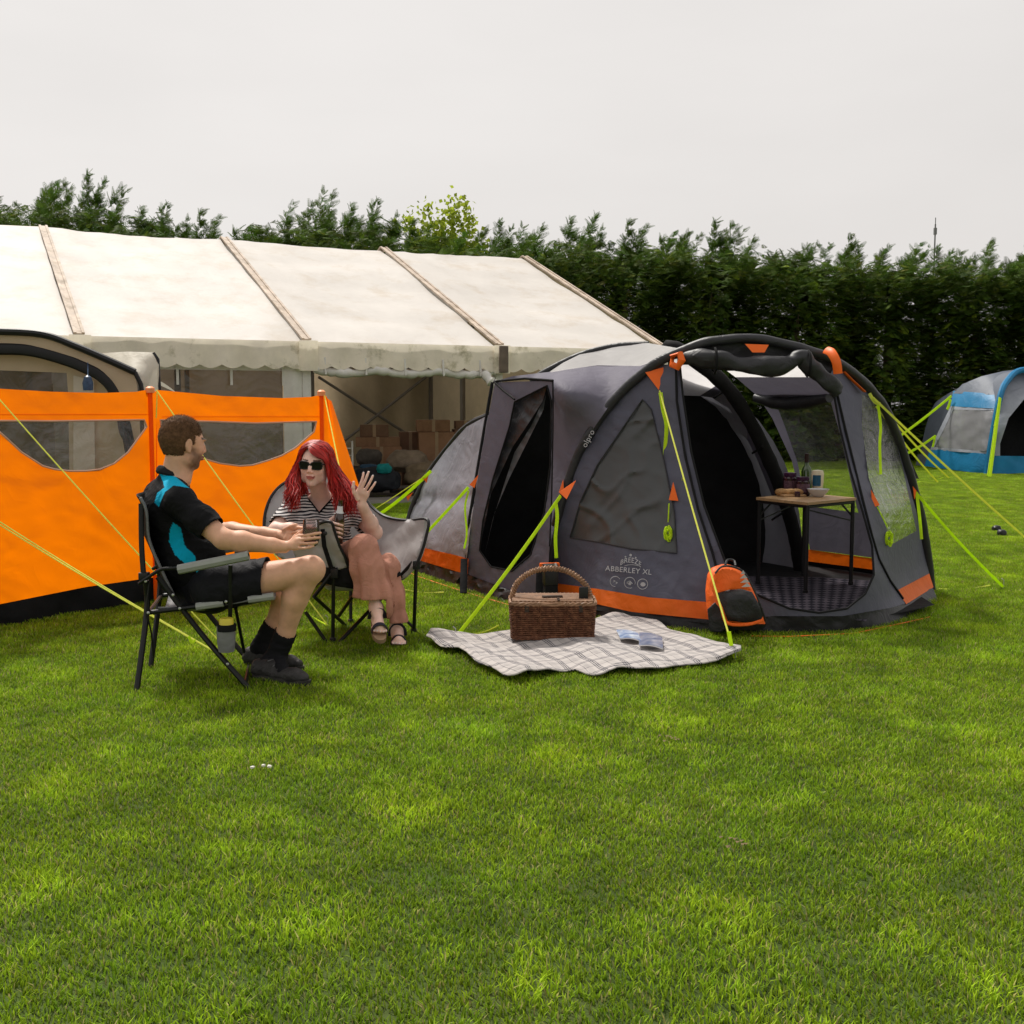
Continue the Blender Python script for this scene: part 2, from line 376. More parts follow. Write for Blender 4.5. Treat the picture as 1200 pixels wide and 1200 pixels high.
# ---------------------------------------------------------------- hedge trees
M['needles'] = mat('needles', (.05, .08, .025), .7, .25, 1.2, 0, spec=.08, attr=True, trans=.3)
M['leaf'] = mat('leaf', (.16, .24, .04), .6, .2, 1.5, 0, spec=.1, attr=True, trans=.5)
M['bark'] = mat('bark', (.12, .085, .06), .9, .3, 8, .8, 25, .1, bd=.02)
def scatter(tv, tf, pos, dirs, side, scl, cols, g):
    """copies of a small spray (x along, y across, z up) placed along dirs: returns one joined mesh"""
    n = len(pos); d = dirs/np.linalg.norm(dirs, axis=1, keepdims=True)
    s = side-d*(side*d).sum(1, keepdims=True); s /= np.linalg.norm(s, axis=1, keepdims=True)+1e-9; u = np.cross(d, s)
    V = pos[:, None]+scl[:, None, None]*(tv[None, :, 0:1]*d[:, None]+tv[None, :, 1:2]*s[:, None]+tv[None, :, 2:3]*u[:, None])
    F = (np.arange(n)[:, None, None]*len(tv)+np.array(tf)[None]).reshape(-1, len(tf[0]))
    C = np.repeat(cols[:, None], len(tv), 1)*np.repeat(g.uniform(.85, 1.15, (n, len(tv)//4)), 4, 1)[..., None]
    return V.reshape(-1, 3), F, C.reshape(-1, 3)
def spray(nl=7, w=.32):
    """feathery flat conifer spray of unit length: pointed leaflets on both sides"""
    tv = []; tf = []
    for k in range(nl):
        t = .1+.8*k/(nl-1); l = w*(1-.75*t)+.05
        for sgn in (-1, 1):
            o = (t, 0, -.18*t*t); e = (t+l*.85, sgn*l, -.18*(t+l)**2-.04); n = len(tv)
            tv += [o, (t+l*.35, sgn*l*.25, -.16*t*t), e, (t+l*.25, sgn*l*.6, -.18*t*t-.03)]; tf.append((n, n+1, n+2, n+3))
    n = len(tv); tv += [(0, -.015, 0), (0, .015, 0), (1.05, .004, -.2), (1.05, -.02, -.2)]; tf.append((n, n+1, n+2, n+3))
    return np.array(tv), tf
SP, SF = spray()
def mesh_from(name, parts, mats):
    V = np.concatenate([p[0] for p in parts]); C = np.concatenate([p[2] for p in parts]); F = []; off = 0
    for p in parts: F.append(np.array(p[1])+off); off += len(p[0])
    F = np.concatenate(F); me = bpy.data.meshes.new(name); me.vertices.add(len(V)); me.vertices.foreach_set('co', V.astype(np.float32).ravel())
    me.loops.add(F.size); me.loops.foreach_set('vertex_index', F.ravel().astype(np.int32)); me.polygons.add(len(F))
    me.polygons.foreach_set('loop_start', np.arange(len(F), dtype=np.int32)*F.shape[1])
    me.update(calc_edges=True)
    a = me.color_attributes.new('Col', 'FLOAT_COLOR', 'POINT'); a.data.foreach_set('color', np.concatenate([C, np.ones((len(C), 1))], 1).astype(np.float32).ravel())
    for m in mats: me.materials.append(m)
    return me
def conifer_crown(seed, H=5.2, Rr=1.36, n=5600):
    g = np.random.default_rng(seed); parts = []
    lob = [(g.uniform(0, 6.28), g.uniform(.3, H), g.uniform(.25, .6), g.uniform(.12, .34)) for _ in range(42)]
    def rad(a, z):
        r = Rr*(1-.16*z/H)*np.clip(1-(z/(H*1.02))**6, 0, 1)**.5
        for la, lz, ls, lh in lob:
            da = np.angle(np.exp(1j*(a-la))); r = r+lh*np.exp(-((da*Rr)**2+(z-lz)**2)/(2*ls*ls))-.055
        return r
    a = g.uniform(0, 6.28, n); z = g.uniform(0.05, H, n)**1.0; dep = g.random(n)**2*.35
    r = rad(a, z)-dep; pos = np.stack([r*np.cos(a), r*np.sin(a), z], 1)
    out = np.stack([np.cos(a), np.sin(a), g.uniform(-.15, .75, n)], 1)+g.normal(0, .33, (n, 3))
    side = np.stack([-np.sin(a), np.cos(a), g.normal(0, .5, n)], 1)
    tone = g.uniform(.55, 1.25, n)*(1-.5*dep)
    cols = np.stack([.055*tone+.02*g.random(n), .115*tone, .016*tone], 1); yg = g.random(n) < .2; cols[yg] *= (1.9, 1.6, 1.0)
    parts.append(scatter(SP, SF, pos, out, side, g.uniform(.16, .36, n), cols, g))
    # leaders standing above the crown, with sprays curling along each
    for k in range(g.integers(9, 13)):
        a0 = g.uniform(0, 6.28); r0 = g.uniform(0, .85)*Rr; bx, by = r0*math.cos(a0), r0*math.sin(a0); hh = g.uniform(.4, 1.15)*(1.1-.5*r0/Rr); lean = (g.uniform(.02, .22), g.normal(0, .08))
        m = int(40*hh)+10; t = g.random(m)**.8; p = np.stack([bx+lean[0]*t**3*hh*2, by+lean[1]*t*t*hh*2, H-.55+t*(hh+.45)-.1*t**4], 1)
        aa = g.uniform(0, 6.28, m); d = np.stack([np.cos(aa)*(1.15-.7*t)+.5*t, np.sin(aa)*(1.1-.7*t), .28+.5*t*g.random(m)], 1)
        c = np.stack([.07+.03*g.random(m), .13+.04*g.random(m), .02+0*t], 1)
        parts.append(scatter(SP, SF, p, d, g.normal(0, 1, (m, 3)), (.36-.2*t)*g.uniform(.6, 1.3, m), c, g))
    # dense inner growth
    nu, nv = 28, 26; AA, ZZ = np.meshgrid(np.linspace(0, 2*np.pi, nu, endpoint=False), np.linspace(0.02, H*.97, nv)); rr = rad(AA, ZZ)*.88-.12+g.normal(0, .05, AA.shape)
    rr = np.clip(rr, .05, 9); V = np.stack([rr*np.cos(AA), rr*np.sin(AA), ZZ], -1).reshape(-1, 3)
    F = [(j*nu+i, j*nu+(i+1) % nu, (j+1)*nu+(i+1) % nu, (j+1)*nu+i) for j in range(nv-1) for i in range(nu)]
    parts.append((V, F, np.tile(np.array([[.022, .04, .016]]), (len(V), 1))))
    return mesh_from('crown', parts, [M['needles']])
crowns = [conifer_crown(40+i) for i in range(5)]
tb = B(); tb.tube([(0, 0, -.1), (.03, .02, 1.5), (0, 0, 3.4), (.02, 0, 4.8)], [.16, .12, .08, .02], 8)
trunk0 = tb.build('trunk', M['bark']); trunk_me = trunk0.data; bpy.data.objects.remove(trunk0)
HT = [(-40, 238), (8, 236), (62, 206), (112, 206), (152, 238), (196, 240), (240, 250), (292, 262), (340, 260), (388, 222), (436, 236), (484, 262), (532, 268), (584, 262), (632, 262), (680, 252),
      (730, 262), (782, 268), (828, 262), (878, 276), (928, 284), (982, 278), (1034, 280), (1086, 292), (1136, 282), (1188, 286), (1240, 290)]
where = ['at the left edge of the frame', 'left of the twin tall tips behind the marquee', 'with a tall pointed tip above the leftmost marquee bay', 'with a feathery twin tip behind the left marquee bay',
 'low beside the feathery twin tip', 'with a bent tip over the second marquee bay', 'with a leaning thin plume over the second marquee bay', 'low dark one behind the middle of the marquee ridge', 'short one left of the tall lone plume over the ridge',
 'with a tall lone plume above the marquee ridge', 'just left of the yellow green deciduous tree', 'right behind the yellow green deciduous tree', 'just right of the yellow green deciduous tree', 'above the right end of the marquee ridge',
 'beyond the sloping right edge of the marquee roof', 'with curled tips right of the marquee roof', 'above the back of the grey tent roof', 'above the left orange tab of the grey tent', 'above the top of the grey tent arch', 'above the rolled door of the grey tent',
 'above the right orange tab of the grey tent', 'beyond the right guy lines of the grey tent', 'in the gap between grey tent and blue tent', 'in front of the thin radio mast', 'behind the apex of the blue tent', 'behind the right half of the blue tent', 'at the right edge of the frame']
for i, (px, ty) in enumerate(HT):
    D = 30.5+(1.1 if i % 2 else 0)+rng.uniform(-.4, .4); p = P(px, 600, D); top = P(px, ty, D).z
    t = thing('conifer_tree', 'dark green hedge conifer '+where[i], 'tree', (p.x, p.y, 0), 'conifers in the tall hedge')
    s = top/6.1
    for nm, me in (('crown', crowns[(i*3) % 5]), ('trunk', trunk_me)):
        c = link(bpy.data.objects.new(nm, me)); c.parent = t; c.scale = (1, 1, s)
    t.rotation_euler.z = rng.uniform(-.6, .6)
# yellow-green deciduous tree poking above the hedge
def deciduous():
    g = np.random.default_rng(5); base = P(522, 600, 33.5); t = thing('deciduous_tree', 'young tree with sparse yellow green leaves rising above the hedge behind the marquee ridge', 'tree', (base.x, base.y, 0))
    top = P(522, 226, 33.5).z; b = B(); ends = []
    b.tube([base+Vector((0, 0, 0)), base+Vector((.05, 0, top*.4)), base+Vector((0, 0, top*.62))], [.12, .09, .06])
    for k in range(9):
        xo = (k-4)*.21; hh = top*(.97 if k in (5, 6) else .93 if k == 2 else g.uniform(.8, .92)); q = [base+Vector((0, 0, top*g.uniform(.45, .6))), base+Vector((xo*.8, g.normal(0, .2), top*.72)), base+Vector((xo*1.05, g.normal(0, .2), hh))]
        b.tube(spline(q, 8), np.linspace(.035, .008, 9)); ends += spline(q, 14)[4:]
    b.build('trunk', M['bark'], t)
    E = np.array(ends); n = 2900; idx = g.integers(0, len(E), n); pos = E[idx]+g.normal(0, .14, (n, 3))-np.array(base)
    lv = np.array([(0, 0, 0), (.4, .45, .04), (1, 0, -.1), (.4, -.45, .04)]); tone = g.uniform(.7, 1.3, n)
    c = np.stack([.33*tone, .4*tone, .04*tone], 1)
    me = mesh_from('crown', [scatter(lv, [(0, 1, 2, 3)], pos, g.normal(0, 1, (n, 3)), g.normal(0, 1, (n, 3)), g.uniform(.08, .17, n), c, g)], [M['leaf']])
    o = link(bpy.data.objects.new('crown', me)); o.parent = t
deciduous()
M['mast'] = mat('mast_metal', (.18, .18, .18), .5)
b = B(); p = P(1085, 600, 60); zt = P(1085, 255, 60).z
b.tube([(p.x, p.y, 0), (p.x, p.y, zt*.97)], .035); b.tube([(p.x, p.y, zt*.95), (p.x, p.y, zt)], .02); b.box((p.x, p.y, P(1085, 271, 60).z), (.12, .12, .3))
tag(b.build('radio_mast', M['mast']), 'thin grey mast sticking up behind the hedge on the right', 'mast')

# ================================================================ marquee
M['pvc'] = mat('marquee_pvc', (.65, .615, .575), .6, .06, 1.2, .3, 14, .2, trans=.15, col2=(.58, .52, .45), c2s=1.6, c2t=.58, bd=.01, weave=1.2)
M['valance'] = mat('valance_pvc', (.86, .79, .66), .7, .12, 3, .3, 30, .15, trans=.3, col2=(.36, .33, .2), c2s=3.2, c2t=.64)
M['rail'] = mat('rail_wood', (.5, .41, .33), .7, .25, 5, .3, 30, .3, col2=(.3, .23, .16), c2s=4)
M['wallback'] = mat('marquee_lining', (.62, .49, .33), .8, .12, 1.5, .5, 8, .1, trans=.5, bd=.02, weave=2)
M['alu'] = mat('aluminium', (.25, .23, .21), .5, .1, metal=.3)
M['white_pvc'] = mat('white_pvc', (.68, .66, .62), .5, .1, 5, .4, 20, .3, trans=.15, weave=6)
M['tinted'] = film('tinted_window', (.25, .22, .19), .3, (.2, .165, .13), .2, 2.5)
def E(k, z=2.33, w=0.): return Vector(((-5.565+2.69*k-.44*w)*K, (14.96+1.32*k+.898*w)*K, z*K))
W = 5.12
mq = thing('marquee', 'large white marquee with pitched roof, beige rafter strips and scalloped dirty valance', 'marquee', E(0, 0))
for k in range(-2, 3):
    for back in (0, 1):
        def f(u, v, k=k, back=back):
            w0 = (2*W if back else 0); p = E(k+.02+.96*u, lerp(2.33, 4.38, v), lerp(w0, W, v)); s = math.sin(math.pi*u)*math.sin(math.pi*v)
            p.z -= .05*s; q = p*.8
            p.z += .03*mnoise.noise(q)+.03*mnoise.noise(Vector((q.x*.6, q.y*.6, q.z*6)))-.018*abs(mnoise.noise(Vector((u*5+v*2.5+k*9, v*1.2, 1))))*2
            return p
        b = B(); b.grid(f, 24, 30); b.build('roof_panel', M['pvc'], mq)
    # valance
    def f(u, v, k=k):
        n = 10; sc = abs(math.sin(math.pi*u*n)); ln = .34+.05*sc
        p = E(k+.01+.98*u, 2.34-v*ln, -.03-.05*v+.02*math.sin(u*38+k)*v); p += Vector((.0, .02*mnoise.noise(Vector((u*9+k*3, v, 2))), 0)); return p
    b = B(); b.grid(f, 160, 8); b.build('valance', M['valance'], mq)
    b = B(); b.box((E(k+.5, 2.27, .1)), (2.9*K, .1, .12), math.atan2(1.32, 2.69)); b.build('eave_beam', M['alu'], mq)
    b = B()
    def f(u, v, k=k): return E(k+u, lerp(0, 2.33, v), 2*W-.02+.05*math.sin(u*22+k))
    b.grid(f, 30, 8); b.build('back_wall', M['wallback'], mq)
for k in range(-2, 4):
    for back in (0, 1):
        b = B(); w0 = 2*W if back else 0; a = E(k, 2.36, w0); c = E(k, 4.42, W); ex = (E(1)-E(0)).normalized()
        for off, wd, h in ((-.045, .032, .025), (.045, .032, .025), (0, .06, .012)):
            o = ex*off
            up = (c-a).cross(ex).normalized();  up = up if up.z > 0 else -up
            pts = [a+o, c+o]; q = ex*wd*.5
            vs = []
            for pnt in pts:
                for s1, s2 in ((-1, 0), (1, 0), (1, 1), (-1, 1)): vs.append(pnt+q*s1+up*(h*s2))
            b.add(vs, [(0, 1, 5, 4), (1, 2, 6, 5), (2, 3, 7, 6), (3, 0, 4, 7), (0, 3, 2, 1), (4, 5, 6, 7)])
        b.build('rafter_strip', M['rail'], mq)
        b = B(); b.tube([E(k, 2.2, w0+(.1 if not back else -.1)), E(k, 4.2, W)], .05*K); b.build('rafter', M['alu'], mq)
    b = B(); b.box(E(k, 1.12, .08), (.11, .11, 2.24*K), math.atan2(1.32, 2.69), bev=.01); b.build('post', M['white_pvc'], mq)
    b = B(); b.box(E(k, 1.12, 2*W-.15), (.11, .11, 2.24*K), math.atan2(1.32, 2.69)); b.build('post', M['alu'], mq)
for i, k in enumerate((1.34, 1.67)):
    b = B(); b.box(E(k-.6, 1.12, 2*W-.12), (.08, .08, 2.24*K), .45); b.build('post', M['alu'], mq)
b = B(); q_ = E(3, 0, 7.86)-(E(1)-E(0)).normalized()*.15; b.tube([Vector((q_.x, q_.y, 0)), Vector((q_.x, q_.y, 2.9*K))], .055, 4); b.build('post', M['alu'], mq)
for a, c in (((2.05, 2.1), (2.97, 0.4)), ((2.1, .3), (2.97, 2.2))):
    b = B(); b.tube([E(a[0], a[1], 2*W-.25), E(c[0], c[1], 2*W-.25)], .03); b.build('brace', M['alu'], mq)
# corner hood pieces over the posts
for k in (0, 1, 2):
    def f(u, v, k=k): return E(k-.045+.09*u, 2.35-v*.42, -.09-.03*math.sin(u*3.1)+.01*v)
    b = B(); b.grid(f, 8, 8); b.build('corner_flap', M['valance'], mq)
b = B(); b.box(E(2, 2.14, -.14), (.13, .03, .36), .45, bev=.01); b.build('strap_plate', mat('brown_strap', (.13, .1, .08), .7, .3), mq)
# window walls in the closed bays
for k in (-2, -1, 0):
    b = B(); b.grid(lambda u, v: E(k+.06+.83*u, lerp(.55, 1.93, v), .1+.012*math.sin(u*14+v*3)), 20, 6); b.build('wall_window', M['tinted'], mq)
    b = B()
    b.grid(lambda u, v: E(k+.03+.92*u, lerp(0, .55, v), .1+.03*math.sin(u*25)), 40, 5)
    b.grid(lambda u, v: E(k+.03+.92*u, lerp(1.93, 2.3, v), .1), 20, 2)
    b.grid(lambda u, v: E(k+.03+.03*u, lerp(.55, 1.93, v), .1), 2, 2); b.grid(lambda u, v: E(k+.89+.1*u, lerp(0, 2.3, v), .02+.03*math.cos(u*6)), 6, 2)
    b.build('side_wall', M['white_pvc'], mq)
    for j in range(4):
        b = B(); b.box(E(k+.17+.24*j, 1.86, .05), (.03, .012, .24), .45); b.build('wall_tie', M['white_pvc'], mq)
# gathered side wall rolled up under the open bay's valance
def rollpath(u): return E(1.03+u*.94, 1.955-.05*abs(math.sin(u*9.5)), -.02)
b = B(); us = np.linspace(0, 1, 90); b.tube([rollpath(u)+Vector((0, 0, .02*mnoise.noise(Vector((u*30, 0, 0))))) for u in us], [.055+.02*mnoise.noise(Vector((u*26, 3, 0))) for u in us], 10)
b.build('rolled_wall', M['white_pvc'], mq)
for j in range(5):
    b = B(); b.tube([E(1.08+.2*j, 2.12, -.06), E(1.08+.2*j, 1.88, -.1)], .014); b.build('wall_tie', M['white_pvc'], mq)
pts = [P(568, 438, 17.3), P(575, 447, 17.2), P(583, 452, 17.2), P(588, 459, 17.2)]
b = B(); b.tube(spline(pts, 14), [.06+.03*mnoise.noise(Vector((i*.9, 0, 5))) for i in range(15)], 10); b.build('gathered_wall_end', M['white_pvc'], mq)
b = B(); b.grid(lambda u, v: E(3, lerp(0, 2.33+2.05*(1-abs(2*u-1)), v), 2*W*u), 20, 10); b.build('gable_wall', M['wallback'], mq)
b = B(); b.box(E(1.5, .035, .35), (2.9*K, .5, .05), math.atan2(1.32, 2.69)); b.build('floor_edge', M['alu'], mq)
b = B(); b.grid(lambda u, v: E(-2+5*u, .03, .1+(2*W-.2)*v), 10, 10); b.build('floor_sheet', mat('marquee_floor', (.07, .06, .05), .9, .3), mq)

# ---------------------------------------------------------------- things stored in the marquee
def card_mat(n, c): return mat(n, c, .85, .15, 3, .3, 20, .1, col2=tuple(x*.7 for x in c), c2s=2)
M['card'] = card_mat('cardboard', (.3, .17, .1)); M['card2'] = card_mat('cardboard_dark', (.22, .13, .085)); M['tape'] = mat('tape', (.34, .23, .13), .35)
def pbox(x0, x1, y0, y1, D, dep, label, m='card', rot=.42, sit=None):
    c = P((x0+x1)/2, (y0+y1)/2, D); w_ = (x1-x0)/FPX*D*K; top = P((x0+x1)/2, y0, D).z; bot = sit if sit is not None else P((x0+x1)/2, y1, D).z
    h = top-bot; t = thing('cardboard_box', label, 'box', (c.x, c.y, bot), 'cardboard boxes stacked in the marquee')
    b = B(); b.box((c.x, c.y, bot+h/2), (w_, dep, h), rot*.3, bev=.008)
    b.build('carton', M[m], t)
    b = B(); b.box((c.x, c.y, bot+h), (w_*.98, .06, .006), rot*.3); b.box((c.x, c.y, bot+h/2), (.05, dep+.006, h+.004), rot*.3); b.build('tape', M['tape'], t)
    return t
pbox(424, 470, 523, 560, 19.6, .5, 'cardboard carton under the long flat carton beside the white wire frame', sit=.03)
pbox(468, 493, 506, 550, 20.2, .5, 'tall open topped carton in the middle of the marquee stack', 'card2', sit=.03)
pbox(490, 531, 506, 552, 19.8, .6, 'largest square carton in the stack below the wide one', sit=.03)
pbox(531, 580, 503, 552, 20.0, .6, 'dark carton at the right end of the stack next to the grey tent', 'card2', sit=.03)
pbox(417, 468, 512, 523, 19.6, .5, 'long flat carton lying under the small left carton')
pbox(422, 455, 497.5, 511.6, 19.6, .4, 'small carton topmost on the left of the stack', 'card2')
pbox(488, 526, 492, 505.5, 19.8, .5, 'wide carton topmost above the largest square carton')
pbox(533, 556, 493, 502.6, 20.0, .4, 'small carton topmost on the right end of the stack', 'card2')
def lump(c, size, seed, n=3, amp=.18, q=None):
    bm = bmesh.new(); bmesh.ops.create_icosphere(bm, subdivisions=n, radius=1)
    for v in bm.verts:
        p = v.co.copy(); d = 1+amp*mnoise.noise(p*1.7+Vector((seed*5, 0, 0)))+amp*.6*mnoise.noise(p*4.1+Vector((seed, 3, 0)))-amp*.5*abs(mnoise.noise(p*3+Vector((0, seed, 0))))
        p = p*d; p = Vector((math.copysign(abs(p.x)**.8, p.x)*size[0], math.copysign(abs(p.y)**.8, p.y)*size[1], math.copysign(abs(p.z)**.75, p.z)*size[2]))
        v.co = p+Vector(c)
    r = ([v.co.copy() for v in bm.verts], [[v.index for v in f.verts] for f in bm.faces]); bm.free(); return r
def sack(x, y, D, wpx, hpx, name, col, label, cat, seed):
    c = P(x, y, D); s = D*K/FPX; b = B(); v, f = lump(c, (wpx/2*s, wpx/2.6*s, hpx/2*s), seed, 4); b.add(v, f)
    t = b.build(name, mat(name+'_cloth', col, .8, .25, 8, .5, 25, .2, weave=10)); tag(t, label, cat); return t
sack(478, 540, 18.6, 46, 26, 'duvet_bundle', (.2, .155, .11), 'rolled taupe bundle lying on the heap in front of the cartons', 'bundle', 1)
sack(505, 556, 18.2, 60, 32, 'sleeping_bag', (.16, .12, .075), 'brown crumpled sleeping bag beside the neon strap inside the marquee', 'sleeping bag', 2)
sack(438, 562, 18.0, 60, 30, 'holdall', (.018, .02, .025), 'black holdall on the ground behind the woman\'s raised hand', 'bag', 3)
sack(450, 549, 17.8, 18, 12, 'teal_jacket', (.01, .2, .2), 'small teal bundle lying on the black holdall', 'jacket', 4)
sack(432, 548, 18.2, 22, 9, 'blue_blanket', (.03, .07, .12), 'dark blue folded cloth left of the teal bundle', 'blanket', 5)
sack(432, 536, 18.9, 30, 20, 'grey_sack', (.09, .08, .07), 'dark grey sack heaped before the left carton', 'sack', 6)
b = B(); c0, c1 = P(403, 517, 17.6), P(413, 545, 17.6)
b.tube([c0, (c1.x, c0.y, c0.z), c1, (c0.x, c0.y, c1.z)], .014, 6, closed=True)
for t_ in (.3, .6): b.tube([(c0.x, c0.y, lerp(c0.z, c1.z, t_)), (c1.x, c1.y, lerp(c0.z, c1.z, t_))], .008, 6)
for x in (c0.x, c1.x): b.tube([(x, c0.y, c1.z), (x, c0.y+.1, .02)], .012, 6)
tag(b.build('wire_stand', M['white_pvc']), 'white tubular stand just right of the orange windbreak', 'stand')
for i, (x, y) in enumerate([(432, 578), (480, 580)]):
    p = G(x, y); t = thing('pallet', ['dark wooden pallet on the grass below the black holdall', 'dark wooden pallet on the grass below the brown sleeping bag'][i], 'pallet', (p.x, p.y, 0), 'pallets at the marquee opening')
    for j in range(3):
        b = B(); b.box((p.x, p.y+.1+.13*j, .1), (.85, .09, .02), .1); b.build('plank', M['alu'], t)
    for j in range(3):
        b = B(); b.box((p.x-.36+.36*j, p.y+.23, .045), (.09, .4, .09), .1); b.build('block', M['alu'], t)
# ================================================================ grey tunnel tent
M['tgrey'] = mat('tent_grey', (.09, .09, .125), .55, .1, 5, .25, 350, .28, trans=.12, weave=7, bd=.001)
M['tpurple'] = mat('tent_plum', (.145, .135, .175), .65, .1, 5, .25, 350, .18, trans=.2, weave=7, bd=.001)
M['tlight'] = mat('tent_pale', (.78, .76, .76), .5, .08, 4, .25, 350, .35, trans=.6, weave=7, bd=.001)
M['trear'] = mat('tent_rear', (.25, .25, .29), .55, .1, 5, .25, 350, .25, trans=.15, weave=7, bd=.001)
M['tdark'] = mat('tent_charcoal', (.026, .026, .03), .48, .15, 6, .3, 300, .35, weave=9, bd=.001)
M['tblack'] = mat('tent_black', (.012, .012, .013), .8, .2, 6, .3, 60, .12, weave=5)
M['skirt'] = mat('skirt_black', (.016, .016, .018), .5, .15, 8, .3, 60, .25, weave=9)
M['orange'] = mat('tent_orange', (.85, .15, .008), .55, .08, 5, .2, 300, .3, trans=.25, weave=9, bd=.001)
M['orange_tab'] = mat('orange_tab', (.85, .14, .01), .5, .05, 9, .2, 200, .3)
M['neon'] = mat('neon_webbing', (.7, .92, .03), .6, .08, 40, .3, 400, .1, trans=.4)
M['neon_cord'] = mat('neon_cord', (.85, .88, .16), .6, .1, 60, .3, 300, .1, trans=.3)
M['film'] = film('tent_window', (.5, .5, .52), .22, (.16, .165, .165), .16, 5)
M['film2'] = film('clear_window', (.82, .83, .82), .14, (.5, .5, .5), .12, 6)
M['mesh'] = mat('fly_mesh', (.01, .01, .01), .9, .1, 5, 0, spec=0, alpha=.6)
M['steel'] = mat('steel', (.5, .5, .5), .35, .1, metal=.9)
M['black_plastic'] = mat('black_plastic', (.015, .015, .016), .4, .1)
base = P(925, 745, 7.25); base.z = 0
T = thing('grey_tent', 'large grey and orange family tent with rolled up front door and arched air beams', 'tent', P(870, 700, 8.6)*Vector((1, 1, 0)) if False else (P(870, 700, 8.6).x, P(870, 700, 8.6).y, 0))
A_ = [(640, 705, 8.5), (643, 660, 8.47), (653, 607, 8.42), (672, 545, 8.38), (688, 513, 8.32), (717, 471, 8.25), (750, 440, 8.17), (775, 422, 8.1), (800, 411, 8.05), (825, 402, 8.0), (850, 398, 7.98), (875, 396.5, 7.98), (900, 399.5, 8.0), (925, 405, 8.02), (950, 412, 8.05), (973, 421, 8.1), (1000, 439, 8.22), (1023, 461, 8.35), (1040, 487, 8.45), (1055, 524, 8.58), (1064, 553, 8.65), (1076, 596, 8.75), (1084, 641, 8.85), (1090, 690, 8.95)]
B_ = [(548, 678, 9.3), (553, 610, 9.35), (572, 530, 9.38), (600, 470, 9.4), (622, 446, 9.38), (640, 434, 9.35), (680, 415, 9.35), (720, 405, 9.3), (760, 402.5, 9.2), (795, 410, 9.12), (822, 428, 9.1), (850, 452, 9.15), (875, 487, 9.25), (897, 530, 9.35), (915, 572, 9.45), (928, 615, 9.55), (936, 655, 9.65), (941, 685, 9.75)]
F = DF(A_[::2]+[(1090, 690, 8.7), (702, 727, 7.75), (740, 733, 7.56), (832, 743, 7.3), (925, 744, 7.26), (1000, 741, 7.33), (1062, 728, 7.72), (1098, 718, 8.1), (810, 530, 7.82), (850, 657, 7.45),
    (760, 600, 7.85), (700, 600, 8.15), (984, 500, 7.95), (1011, 600, 7.65), (1024, 674, 7.5), (1050, 600, 8.1), (780, 480, 8.0), (740, 690, 7.65), (800, 440, 7.98), (975, 445, 8.02)])
RF = DF(A_[:10]+B_[3:9]+[(580, 447, 8.95), (648, 445, 8.35), (640, 640, 8.3), (690, 436, 8.6), (620, 446, 8.7), (700, 427, 8.9), (760, 415, 8.6)])
SD = DF([(548, 672, 9.0), (638, 702, 8.2), (580, 448, 8.95), (648, 446, 8.35), (644, 640, 8.25), (550, 600, 9.0), (600, 690, 8.5), (610, 560, 8.65)])
RC = DF([(575, 487, 9.15), (545, 671, 9.05), (556, 580, 9.1), (478, 655, 10.3), (480, 607, 10.5), (523, 527, 10.2), (547, 500, 9.7), (505, 553, 10.4), (510, 640, 9.6)])
def arcpts(A, n): return spline([P(*a) for a in A], n)
def part(name, b, m, parent=None, **kw): return b.build(name, M[m] if isinstance(m, str) else m, parent or T, **kw)
# --- air beams
def beam(name, pts, r, m, seg=12, wob=.006):
    rr = [r*(1+.14*mnoise.noise(p*11)) for p in pts]; b = B(); b.tube([p+Vector((0, 0, wob*mnoise.noise(p*6))) for p in pts], rr, seg); return part(name, b, m)
beam('front_air_beam', [p-Vector((0, .02, 0)) for p in arcpts(A_, 120)], .031, 'tdark')
beam('middle_air_beam', [p-Vector((0, -.06, .06)) if p.z > 1.35 and p.x < 1.1 else p for p in arcpts(B_, 100)], .052, 'tblack')
# outer skin of the middle beam where it shows on the roof
q = arcpts(B_[4:9], 40); part('roof_beam_sleeve', B().tube([p+Vector((0, .0, -.005)) for p in q], .022, 10), 'tdark')
# --- outside panels
Acurve = [(a[0], a[1]) for a in A_]
lip = [(797, 430), (800, 462), (810, 530), (825, 592), (843, 640), (858, 680), (888, 697), (925, 713), (960, 718), (993, 713), (1014, 696), (1024, 674), (1022, 640), (1011, 600), (997, 553), (984, 500), (976, 455), (972, 440)]
zipl = [(792, 428), (793, 470), (803, 535), (818, 597), (835, 648), (846, 690)]
zipr = [(980, 457), (990, 500), (1003, 553), (1013, 593), (1022, 628), (1030, 655), (1043, 680), (1062, 707)]
win_l = [(753, 468), (700, 545), (680, 588), (668, 630), (700, 635), (740, 643), (793, 648), (790, 600), (778, 540), (763, 480)]
def off(poly, d=0): return poly
left_skin = [(640, 682), (646, 640), (656, 600), (674, 547), (690, 515), (719, 474), (752, 444), (777, 427), (792, 428)]+zipl[1:]+[(835, 706), (760, 700), (700, 690)]
stripe = lambda v: 0
part('left_window_panel', panel(left_skin, F, 3, [win_l], .016, 3.2, 1), 'tgrey')
part('left_window', panel(win_l, F, 3, [], .008, 3, 2, .004, cr=.018), mat('clouded_window', (.045, .048, .05), .42, .04, 6, .2, 30, .5, alpha=.985))
b = B(); b.tube([P(x, y, F(x, y)-.012) for x, y in dens(win_l, 6)], .005, 5, closed=True); part('window_seam', b, 'tdark')
part('orange_band', panel([(641, 682), (700, 690), (760, 700), (836, 706), (842, 727), (790, 722), (740, 717), (700, 708), (636, 698)], F, 3, [], .012, 6, 3, -.012), 'orange')
